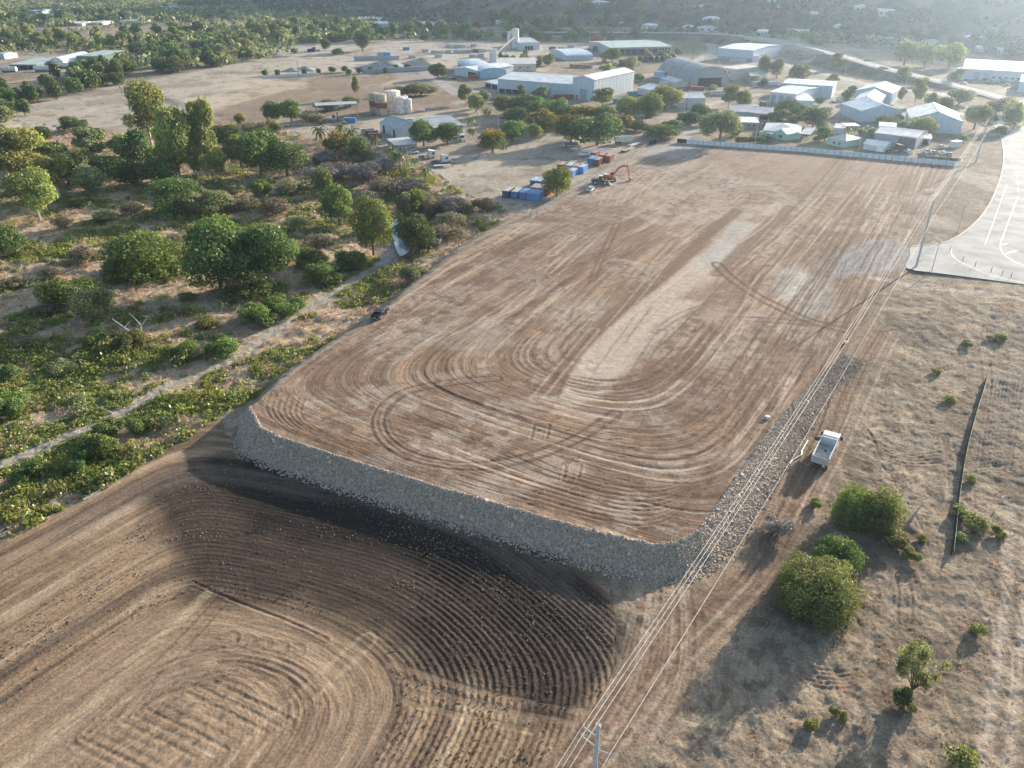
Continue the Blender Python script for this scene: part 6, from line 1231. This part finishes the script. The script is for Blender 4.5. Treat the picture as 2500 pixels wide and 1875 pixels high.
for q in [(1226,482.5,'navy','p','dark navy container with pale roof, far left of the front row'),(1247,484.5,'blue','p','blue container with pale roof, second from left in the front row'),(1267,486.5,'blue','b','blue container with blue roof, middle of the front row'),(1284,488,'mid','b','mid-blue container, fourth in the front row'),(1299,489.5,'mid','b','mid-blue container at the right end of the front row'),
          (1293,474,'red','r','red container with rusty roof, left of the second row'),(1307,476,'blue','p','blue container with pale roof between two red ones'),(1321,478,'red','r','red container next to the yellow-green tree'),(1294,456,'blue','l','blue container with pale blue roof behind the red ones, left'),(1310,458,'blue','l','blue container with pale blue roof behind the red ones, right'),(1326,460,'blue','l','blue container half hidden behind the yellow-green tree'),(1384,433,'bright','l','light blue container showing right of the tree crown'),
          (1360,417,'maroon','r','dark red container at the left of the four-container row'),(1379,419,'mid','l','blue container second in the four-container row'),(1395,421,'maroon','r','dark red container third in the four-container row'),(1410,423,'bright','l','bright blue container at the right of the four-container row'),
          (1434,402,'blue','b','small blue container left of the maroon one near the fence'),(1448,405,'maroon','r','maroon container with pinkish roof close to the fence'),(1459,393,'maroon','r','long maroon container behind, near the white tray bodies'),(1476,395,'brown','r','brown-roofed container nearest the fence at the top of the rows'),(1441,387,'brown','r','brown container left of the long maroon one')]: container(*q)
container(884, 326, 'pale', 'p', 'pale open-ended container left of two red ones by the yard shed', .05, group='containers by the yard shed'); container(893, 331, 'red', 'r', 'red container directly behind the nearest red one by the shed', .05, group='containers by the yard shed'); container(901, 338, 'maroon', 'r', 'nearest red container beside the yard shed', .05, group='containers by the yard shed')
container(841, 299, 'mid', 'b', 'blue container under the open-sided carport', .1, group='containers by the yard shed'); container(1350, 241, 'red', 'r', 'long red container against the blue warehouse wall', .0, 12.2, 'containers at the works'); container(1146, 192, 'red', 'r', 'small red container before the sky-blue curved shed', .0, group='containers at the works')
container(1531, 233, 'teal', 'l', 'teal container by the corner of the tall ribbed shed', .3, group='containers at the works'); container(1496, 251, 'mid', 'b', 'blue container between pale yellow tree and lane', .3, group='containers at the works'); container(1694, 221, 'red', 'r', 'red container on the truck in the street', -.1, 6, 'containers at the works'); container(1674, 219, 'brown', 'r', 'brown container behind the truck in the street', -.1, 6, 'containers at the works')
container(1732, 232, 'pale', 'p', 'white semitrailer body parked on the street', .15, 12.2, 'containers at the works'); container(1608, 211, 'pale', 'p', 'white box beside the small gabled shed', .2, 6, 'containers at the works'); container(1780, 152, 'pale', 'p', 'left white box beside the tall white shed', .05, 6, 'containers at the works'); container(1800, 152, 'pale', 'p', 'right white box beside the tall white shed', .05, 6, 'containers at the works')
for i, (a, b_, c, r_) in enumerate([(984,122,'mid','l'),(1030,127,'pale','p'),(937,135,'bright','l'),(922,135,'pale','p'),(1052,130,'pale','p'),(1068,131,'pale','p'),(1086,129,'pale','p'),(1106,129,'pale','p'),(1122,129,'pale','p'),(1138,128,'pale','p'),(1152,127,'brown','r'),(1170,127,'pale','p'),(1088,115,'pale','p'),(1105,116,'pale','p'),(1120,116,'pale','p'),(1148,114,'pale','p'),(998,142,'pale','l'),(1062,140,'pale','p'),(1145,140,'pale','p'),(1165,138,'pale','p'),(1340,121,'brown','r'),(1362,121,'pale','p'),(752,126,'navy','b'),(1385,116,'pale','p')]):
    container(a, b_, c, r_, '%s container or block in the far concrete yard, %s in the yard' % ({'mid':'blue','pale':'pale','bright':'light blue','brown':'brown','navy':'dark'}[c], ORD(i)), .08, 6, 'containers in the far concrete yard')
for i, (a, b_, L) in enumerate([(115,174,18),(230,164,20),(15,176,16),(154,166,14),(275,164,12)]):
    x, y, z = GP(a, b_); rt = empty('tank_trailer', (x, y, z), .05, 'white cylindrical tank trailer in the far truck yard, %s listed from the arched shelter' % ORD(i), 'trailer', 'tank trailers'); MB().tube((-L / 2, 0, 2.2), (L / 2, 0, 2.2), 1.7, n=14).build('tank_body', TW_, rt); MB().box(-L / 2 + 1, L / 2 - 1, -.8, .8, 0, .7).build('chassis', DK, rt)
# cars
CC = [PW, PS, PRED, PW, PS, PB, PW, paint('blue2', (.05, .12, .3)), PW, PS, paint('green2', (.08, .25, .08)), PW]
for i, (a, b_) in enumerate([(2362,190),(2378,188),(2398,190),(2420,190),(2440,190),(2405,196),(2432,202),(2412,204),(2456,210),(2464,205),(2482,202),(2446,198)]): ute(a, b_, .3 + .1 * (i % 3), CC[i], 'small parked car at the white depot, %s of the cars there' % ORD(i), 'car', 'cars parked at the depot', 'car', 'parked_car')
ute(2352, 205, -.6, PW, 'white car driving on the road past the depot', 'car', None, 'car', 'car'); ute(1098, 192, .4, PW, 'white car parked at the works entrance', 'car', None, 'car', 'parked_car'); ute(1107, 194, .4, PB, 'dark car parked beside the white one at the works entrance', 'car', None, 'car', 'parked_car')
ute(2298, 362, .2, PW, 'white sedan under the tree line behind the white fence', 'car', None, 'car', 'parked_car'); ute(2025, 268, .3, PW, 'white car between the dark round tree and stepped sheds', 'car', None, 'car', 'parked_car'); ute(2077, 286, .6, PW, 'white utility near the green tank at the stepped sheds', 'car', None, 'car', 'parked_car')
prime(1684, 224, -.1, 'red and white truck in the street before the vaulted shed', 0, m=PRED); prime(770, 125, 3.0, 'dark truck alone in the far yard', 0, m=PG); prime(1855, 264, .3, 'dark green old truck beside the three-door shed', 0, m=PG)
rt_ = prime(2184, 371, .1, 'dark tractor unit parked behind the white fence', 0, m=DK)
x, y, z = GP(2078, 278); rt = empty('water_tank', (x, y, z), .05, 'long green tank lying beside the stepped sheds', 'tank'); MB().tube((-4, 0, 1.6), (4.5, 0, 1.6), 1.3, n=16).build('tank_body', mat('green_tank', (.16, .24, .15), .5), rt); MB().box(-3, -2.5, -1, 1, 0, .5).box(3, 3.5, -1, 1, 0, .5).build('cradle', DK, rt)
x, y, z = GP(1030, 273); rt = empty('gas_tank', (x, y, z), -.15, 'small white cylindrical tank lying on the brown paddock', 'tank'); MB().tube((-1.6, 0, .9), (1.6, 0, .9), .75, n=16).build('tank_body', PW, rt); MB().box(-1.2, -1, -.5, .5, 0, .3).box(1, 1.2, -.5, .5, 0, .3).build('cradle', DK, rt)
# yard clutter
BLK = mat('black_poly', (.02, .02, .022), .5); WOODM = mat('pallet_wood', (.36, .25, .16), .9, noise=.3, scale=1)
for i, (a, b_) in enumerate([(1396,164),(1405,165),(1414,165),(1423,166),(1432,166),(1441,167),(1500,160),(1510,162),(1475,152),(1560,158)]):
    x, y, z = GP(a, b_); rt = empty('pallet_stack', (x, y, z), .1 * i, 'stack of brown pallets in the middle works yard, %s from the left' % ORD([0,1,2,3,4,5,7,8,6,9][i]), 'pallets', 'pallet stacks in the works yard')
    for k in range(5): MB().box(-1.6, 1.6, -1.1, 1.1, .1 + k * .5, .42 + k * .5).build('pallet', WOODM, rt)
for i, (a, b_) in enumerate([(1452,125),(1462,124),(1472,123),(1482,121),(1535,118),(1545,117),(1562,150),(1576,150),(1590,150),(1604,150),(1618,149),(1632,149),(1646,148)]):
    x, y, z = GP(a, b_); rt = empty('poly_tank', (x, y, z), 0, 'black round tank near the long low shed, %s from the left' % ORD(i), 'tank', 'black tanks by the long low shed'); MB().lathe(0, 0, [(2.1, 0), (2.1, 3.4), (1.6, 3.9), (.4, 4.2)], 18).build('tank_body', BLK, rt); MB().lathe(0, 0, [(.4, 4.2), (.4, 4.45), (.1, 4.5)], 10).build('lid', BLK, rt)
for i, (a, b_, m_) in enumerate([(2262,374,PW),(2282,376,PS),(2302,378,PW),(2318,380,PS),(2216,374,PW),(1990,262,PS),(2010,270,PB),(1968,268,PW),(2044,250,PW),(1846,214,PS),(1905,210,PW),(1872,205,PB),(1530,170,PW),(1546,172,PS),(1470,168,PB),(1600,248,PS),(2120,316,PW),(1740,222,PW)]):
    ute(a, b_, .4 * i, m_, 'old car or utility standing about the sheds, %s in reading order of the list from the white fence' % ORD(i) if False else 'parked vehicle among the works sheds, %s of the scattered ones' % ORD(i), 'car' if i % 2 else 'tray', 'vehicles scattered round the sheds', 'car', 'parked_car')
mb = MB(); q0, q1 = GP(2240, 384), GP(2345, 393); L_ = math.hypot(q1[0] - q0[0], q1[1] - q0[1]); n_ = 20; rsb = np.random.RandomState(5)
vs = [(L_ * i / n_, yy * (1 + .2 * rsb.rand()), zz * (1 + .5 * rsb.rand()) - .05) for i in range(n_ + 1) for yy, zz in ((-1.3, 0), (-.4, .8), (.4, .85), (1.3, 0))]
mb.add(vs, [(i * 4 + j, i * 4 + j + 1, i * 4 + 5 + j, i * 4 + 4 + j) for i in range(n_) for j in range(3)]); o = mb.build('soil_berm', mat('berm', (.13, .10, .075), .95, noise=.4, scale=.6), None, 0, True); o.location = q0; o.rotation_euler = (0, 0, math.atan2(q1[1] - q0[1], q1[0] - q0[0])); tag(o, 'long low bank of dark soil behind the right end of the panel fence', 'soil bank')
# heaps
def heap(px, py, r, h, m, label, sx=1.6):
    x, y, z = GP(px, py); rsd = np.random.RandomState(int(px)); mb = MB(); n = 28; rings = 8; vs = []
    for k in range(rings + 1):
        t = k / rings
        for i in range(n): a = i * 2 * math.pi / n; q = r * (1 - t) * (1 + .12 * math.sin(3 * a + px) + .05 * rsd.rand()); vs.append((sx * q * math.cos(a), q * math.sin(a), h * (t ** .9) * (1 + .1 * math.sin(5 * a)) - .1))
    mb.add(vs, [(k * n + i, k * n + (i + 1) % n, (k + 1) * n + (i + 1) % n, (k + 1) * n + i) for k in range(rings) for i in range(n)]); o = mb.build('gravel_heap', m, None, 0, True); o.location = (x, y, z); tag(o, label, 'heap')
GRV = mat('gravel_grey', (.33, .33, .33), .95, noise=.2, scale=.4, bump=.3); SND = mat('sand_pile', (.44, .37, .28), .95, noise=.12, scale=.4, bump=.2)
heap(940, 165, 12, 5, GRV, 'large grey gravel heap in the walled bays', 2); heap(1030, 158, 9, 5, SND, 'sandy heap right of the large gravel heap', 2); heap(745, 172, 7, 3, GRV, 'dark heap behind the clipped trees, right one', 1.6); heap(712, 174, 6, 2.4, GRV, 'dark heap behind the clipped trees, left one', 1.6); heap(732, 302, 5, 1.8, SND, 'low sand heap left of the open-sided carport', 2)
shed('retaining_wall', 'long dark retaining wall in front of the gravel bays', (885,180), (1050,172), (1051,171), 3, .05, kind='flat', wall='grey', roof='grey', cat='wall', L=.8, ov=.02)
shed('retaining_wall', 'dark retaining wall behind the gravel bays', (865,148), (975,146), (976,145), 3, .05, kind='flat', wall='grey', roof='dark', cat='wall', L=.8, ov=.02)
shed('low_wall', 'long pale boundary wall behind the clipped round trees', (640,192), (780,184), (781,183), 1.6, .05, kind='flat', wall='white', roof='grey', cat='wall', L=.4, ov=.02)
# ================================================================ FENCES, POLES, WIRES
FW = mat('fence_panel', (.66, .72, .78), .6, noise=.08, scale=.8)
def white_fence():
    pts = W([(1676,351),(1800,360),(1960,371),(2100,384),(2240,397),(2343,407)]); rt = empty('panel_fence', (*pts[0], 0), 0, 'long pale blue panel fence along the far side of the pad', 'fence'); ox, oy = pts[0]
    P = []
    for a, b in zip(pts, pts[1:]):
        d = math.hypot(b[0] - a[0], b[1] - a[1]); n = max(1, round(d / 2.55)); P += [(a[0] + (b[0] - a[0]) * k / n, a[1] + (b[1] - a[1]) * k / n) for k in range(n)]
    P.append(pts[-1])
    for a, b in zip(P, P[1:]):
        an_ = math.atan2(b[1] - a[1], b[0] - a[0]); L = math.hypot(b[0] - a[0], b[1] - a[1]); x, y = a[0] - ox, a[1] - oy
        MB().box(x + .08, x + L - .04, y - .03, y + .03, .02, 1.95, rz=an_, c=(x, y)).build('panel', FW, rt); MB().box(x - .06, x + .06, y - .08, y + .05, -.2, 2.05, rz=an_, c=(x, y)).build('post', DK, rt)
white_fence()
def panel_gate(a, b, label):
    p, q = GP(*a), GP(*b); rt = empty('screened_gate', p, math.atan2(q[1] - p[1], q[0] - p[0]), label, 'gate'); L = math.hypot(q[0] - p[0], q[1] - p[1])
    MB().box(0, L, -.03, .03, .1, 2.0).build('shade_cloth', mat('shade_cloth', (.015, .015, .018), .9), rt)
    for xx in (0, L): MB().tube((xx, .08, -.2), (xx, .08, 2.4), .06, n=8).build('post', STEEL, rt)
panel_gate((1653,349), (1675,351), 'black screened gate at the left end of the panel fence'); panel_gate((1584,355), (1602,351), 'black screened gate at the top of the mesh fence')
def mesh_fence(px, h, label, sp=3.0):
    pts = [GP(*q) for q in px]; rt = empty('mesh_fence', pts[0], 0, label, 'fence'); o = np.array(pts[0]); k = 0
    ws = MB()
    for a, b in zip(pts, pts[1:]):
        a, b = np.array(a), np.array(b); L = np.linalg.norm(b - a); n = max(1, round(L / sp))
        for i in range(n):
            p = a + (b - a) * i / n - o; MB().tube(p - (0, 0, .2), p + (0, 0, h), .045, n=6).build('post', STEEL, rt)
            q = a + (b - a) * (i + 1) / n - o
            for zz in np.linspace(.1, h - .05, 8): ws.tube(p + (0, 0, zz), q + (0, 0, zz), .012, n=3)
            for t in np.linspace(0, 1, 9): c = p + (q - p) * t; ws.tube(c + (0, 0, .05), c + (0, 0, h - .05), .009, n=3)
    ws.build('wire_mesh', STEEL, rt)
mesh_fence([(1296,533),(1330,512),(1380,484),(1430,453),(1480,420),(1530,392),(1575,362)], 2.0, 'wire mesh fence between the container yard and the bare pad')
def strut_gate(px, label):
    x, y, z = GP(*px); rt = empty('fence_strainer', (x, y, z), .3, label, 'fence'); MB().tube((0, 0, -.2), (0, 0, 2.4), .07, n=6).build('post', DK, rt); MB().tube((2.0, 0, -.2), (2.0, 0, 2.4), .07, n=6).build('post', DK, rt); MB().tube((0, 0, 1.7), (2.0, 0, 2.1), .05, n=6).tube((0, 0, 1.2), (2, 0, .5), .04, n=6).build('brace', STEEL, rt)
strut_gate((1286, 516), 'braced fence strainer on the yard bank, upper one'); strut_gate((1297, 532), 'braced fence strainer at the near end of the mesh fence')
def silt():
    pts = [GP(*q) for q in [(2405,926),(2396,960),(2380,1010),(2362,1075),(2350,1130),(2342,1180),(2333,1240),(2328,1290),(2320,1356)]]; pts = [np.array(q) for q in catmull(pts, 4)]
    o = pts[0]; rt = empty('silt_fence', tuple(o), 0, 'sagging black silt fence with green top edge across the dry field', 'fence'); mb = MB(); gm = MB()
    for i, (a, b) in enumerate(zip(pts, pts[1:])):
        d = (b - a)[:2]; d = d / np.linalg.norm(d); n = np.array([-d[1], d[0], 0]); ha, hb = 1.25 + .05 * math.sin(i * 1.7), 1.25 + .05 * math.sin((i + 1) * 1.7); la, lb = .22, .22
        A0, B0 = a - o - (0, 0, .1), b - o - (0, 0, .1); A1, B1 = A0 + n * la + (0, 0, ha), B0 + n * lb + (0, 0, hb)
        mb.add([A0 - n * .02, B0 - n * .02, B1 - n * .02, A1 - n * .02, A0 + n * .02, B0 + n * .02, B1 + n * .02, A1 + n * .02], [(0,1,2,3),(7,6,5,4),(3,2,6,7),(0,4,5,1)]); gm.tube(A1, B1, .028, n=5)
        MB().tube(A0, A1 + (0, 0, .12), .03, n=5).build('stake', mat('stake_wood', (.36, .28, .2), .9), rt)
    mb.build('cloth', mat('silt_cloth', (.012, .013, .015), .8), rt); gm.build('top_cord', mat('green_cord', (.06, .26, .14), .6), rt)
silt()
PM = mat('pole_concrete', (.46, .48, .49), .6, noise=.06, scale=.6); WIRE = mat('wire', (.62, .56, .48), .5, .2); INS = mat('insulator', (.60, .60, .62), .3)
def zpole(px, py, htop, zg):
    x, y = G(px, py, zg + htop); return np.array([x, y, zg])
pA = np.array([*G(1461, 1769, LOW + 18.6), LOW]); gB = GP(2236, 654); pB = np.array([gB[0], gB[1], 0.0]); gC = GP(2382, 397); pC = np.array([gC[0], gC[1], 0.0])
def power_pole(p, nxt, label, H=18.6, arms=True):
    d = (nxt - p)[:2]; ang = math.atan2(d[1], d[0]); rt = empty('power_pole', tuple(p), ang - math.pi / 2, label, 'power pole', 'power poles')  # local +y runs along the line
    MB().tube((0, 0, -1), (0, 0, H), .32, .18, 12).build('pole', PM, rt); MB().box(-.25, .25, -.16, .16, H - .35, H + .05).build('top_bracket', PM, rt); MB().tube((0, 0, H), (0, 0, H + .45), .07, n=8).build('insulator', INS, rt)
    att = [(0, H + .45)]
    for s, z in ((-1, H - 1.5), (-1, H - 2.9), (1, H - 3.2)):
        MB().tube((0, 0, z - .25), (s * 1.45, 0, z + .15), .09, .07, 6).build('cross_arm', PM, rt); MB().tube((s * 1.45, 0, z + .12), (s * 1.45, 0, z + .5), .07, n=8).build('insulator', INS, rt); att.append((s * 1.45, z + .5))
    c, s_ = math.cos(ang - math.pi / 2), math.sin(ang - math.pi / 2)
    return [p + np.array([a * c, a * s_, z]) for a, z in att]
pZ = pA + (pA - pB) * .6; pZ[2] = -4
aA = power_pole(pA, pB, 'grey steel power pole at the bottom edge, the nearest one'); aB = power_pole(pB, pC, 'power pole beside the road junction, in mid view'); pD = np.array([*GP(2372, 255)[:2], 0.0]) + 0; aC = power_pole(pC, pC + (pC - pB), 'power pole at the end of the panel fence', 17)
def wires(A, B, sag, i0=0):
    for i, (a, b) in enumerate(zip(A, B)):
        mb = MB(); n = 26; prev = a
        for k in range(1, n + 1):
            t = k / n; q = a + (b - a) * t - np.array([0, 0, sag * 4 * t * (1 - t)]); mb.tube(prev, q, .034, n=5); prev = q
        tag(mb.build('power_line', WIRE), '%s wire of the span %s' % (['topmost','upper left','lower left','right-hand'][i], i0), 'wire', 'overhead wires')
wires(aA, aB, 2.2, 'from the bottom-edge pole to the junction pole'); wires(aB, aC, 1.4, 'from the junction pole to the far fence pole'); dz_ = (pA - pB) * .7; wires([a + np.array([dz_[0], dz_[1], -1]) for a in aA], aA, 1.8, 'leaving the bottom edge of the view')
def lamp(px, py, h, label, arm=1.6, ang=0, m=STEEL):
    x, y, z = GP(px, py); rt = empty('street_lamp', (x, y, z), ang, label, 'street lamp', 'street lamps'); MB().tube((0, 0, -.3), (0, 0, h), .13, .08, 8).build('pole', m, rt); MB().tube((0, 0, h), (arm, 0, h + .25), .06, n=6).build('arm', m, rt); MB().box(arm - .1, arm + .6, -.15, .15, h + .18, h + .34).build('lamp_head', TRIM, rt); MB().lathe(0, 0, [(.35, -.1), (.35, .12), (.2, .16)], 10).build('foot', CONC, rt)
for q in [(2274,664,9,'street lamp just below the road junction',1.6,1.8),(2338,566,9,'street lamp at the junction curb above the side road',1.4,-.5),(1373,294,6,'yard lamp post among the shade trees'),(1217,318,6.5,'yard lamp post left of the mid-green tree'),(1843,353,9,'street lamp in front of the teal house'),(2097,367,8,'street lamp beside the little gabled garage'),(2054,306,7,'lamp post above the grey-roofed cottage'),(2062,182,12,'tall lamp at the foot of the highway ramp'),(2130,186,9,'lamp with dish beside the ramp foot'),(2212,206,14,'tall lamp right of the ramp foot'),(1752,186,14,'tall lamp behind the vaulted shed'),(2181,216,8,'lamp near the tall ragged gum'),(1680,100,12,'thin lamp near the far highway'),(2245,215,8,'lamp left of the dusty thicket')]:
    lamp(*q[:4], *(q[4:] or ()))
def wood_pole(px, py, h, label):
    x, y, z = GP(px, py); rt = empty('wooden_pole', (x, y, z), .4, label, 'pole', 'wooden poles'); MB().tube((0, 0, -.3), (0, 0, h), .16, .11, 8).build('pole', BARKD, rt); MB().box(-1.2, 1.2, -.06, .06, h - .6, h - .45).build('cross_arm', BARKD, rt)
    for s in (-1, 0, 1): MB().tube((s, 0, h - .45), (s, 0, h - .25), .05, n=6).build('insulator', INS, rt)
for q in [(1566,319,9.5,'wooden pole with cross-arm left of the umbrella tree'),(1675,275,8,'wooden pole by the street behind the umbrella tree'),(730,190,11,'wooden pole in the clipped tree row, left'),(920,186,9,'wooden pole in the clipped tree row, right'),(1690,150,11,'wooden pole near the far street corner'),(1720,148,10,'second wooden pole near the far street corner'),(1720,255,11,'wooden pole behind the pale feathery tree')]: wood_pole(*q)
for i, (a, b_) in enumerate([(2319,613),(2350,637),(2380,651),(2419,664),(2446,672),(2468,677)]):
    x, y, z = GP(a, b_); rt = empty('guide_post', (x, y, z), 0, 'thin dark guide post on the side road curve, %s from the left' % ORD(i), 'post', 'guide posts'); MB().box(-.07, .07, -.04, .04, -.1, 1.5).build('post', DK, rt); MB().box(-.08, .08, -.06, -.045, 1.2, 1.35).build('reflector', TRIM, rt)
for i, k in enumerate([0, 6, 10, 14, 18, 22, 27]):
    x, y, z = GP(2257 + k, 469 + (i % 3)); rt = empty('survey_peg', (x, y, z), 0, 'white peg in the cluster near the road bend, %s from the left' % ORD(i), 'peg', 'white pegs'); MB().box(-.12, .12, -.12, .12, -.1, 1.0).build('peg_post', TRIM, rt); MB().box(-.2, .2, -.2, .2, 1.0, 1.1).build('cap', TRIM, rt)
x, y, z = GP(1873, 1022); rt = empty('manhole_riser', (x, y, z), 0, 'short round concrete manhole riser near the embankment top', 'manhole'); MB().lathe(0, 0, [(.52, -.1), (.52, .45), (.46, .5)], 20).build('ring', CONC, rt); MB().lathe(0, 0, [(.44, .5), (.44, .54), (.1, .56)], 20).build('lid', STEEL, rt)
x, y, z = GP(2066, 838); rt = empty('marker_drum', (x, y, z), 0, 'small white drum with red top at the end of the embankment', 'drum'); MB().lathe(0, 0, [(.4, -.1), (.42, .5), (.4, .6)], 14).build('drum', PW, rt); MB().box(-.1, .1, -.1, .1, .6, 1.3).build('flag', PRED, rt)
x, y, z = GP(1696, 809); rt = empty('traffic_cone', (x, y, z), 0, 'lone orange cone in the middle of the pad', 'cone'); MB().lathe(0, 0, [(.22, 0), (.05, .75), (.03, .76)], 12).build('cone_body', POR, rt); MB().box(-.28, .28, -.28, .28, 0, .05).build('foot', POR, rt)
pp = [np.array(GP(*q)) + (0, 0, .15) for q in [(1972,1077),(1957,1102),(1956,1112),(1935,1124),(1928,1132)]]; mb = MB()
for a, b in zip(pp, pp[1:]): mb.tube(a, b, .1, n=8)
tag(mb.build('poly_pipe', PW), 'bent white pipe lying at the embankment toe by the tipper', 'pipe')
x, y, z = GP(2443, 1228); rt = empty('sign_post', (x, y, z), .4, 'short white sign on a thin post in the dry field', 'sign'); MB().tube((0, 0, -.2), (0, 0, 1.3), .04, n=6).build('post', STEEL, rt); MB().box(-.3, .3, -.02, .02, 1.0, 1.5).build('board', TRIM, rt)
x, y, z = GP(1523, 322); rt = empty('sign_board', (x, y, z), .2, 'white upright sign at the yard entrance', 'sign'); MB().box(-.5, .5, -.04, .04, .6, 3.2).build('board', TRIM, rt); MB().tube((0, .05, -.2), (0, .05, .8), .06, n=6).build('post', STEEL, rt)
for i, (a, b_, c, d_, lb) in enumerate([(1800,346,1860,349,'clipped hedge in front of the teal house'),(2005,390,2130,398,'')][:1]):
    for k in range(7):
        x, y, z = GP(1802 + 9.5 * k, 350 - .3 * (k % 2)); plant(proto('round', k % 3, 900, .07, 'dense'), (x, y, z), 3.4, 3.0, 'hedge_shrub', 'dense shrub of the hedge before the teal house, %s from the left' % ORD(k), 'shrub', 'hedge shrubs')
# ---------------------------------------------------------------- haze: one closed box round everything, sky outside
mb = MB(); mb.box(-6500, 6500, -700, 6000, -9, 420); hz = mb.build('haze', None); hm = bpy.data.materials.new('haze'); hm.use_nodes = True; n = hm.node_tree.nodes; n.remove(n['Principled BSDF'])
pv = n.new('ShaderNodeVolumePrincipled'); pv.inputs['Color'].default_value = (.62, .81, 1.0, 1); pv.inputs['Density'].default_value = HAZE; pv.inputs['Anisotropy'].default_value = .7; hm.node_tree.links.new(pv.outputs[0], n['Material Output'].inputs['Volume'])
hz.data.materials.append(hm); tag(hz, 'pale afternoon haze hanging over the whole plain', 'haze', kind='stuff')
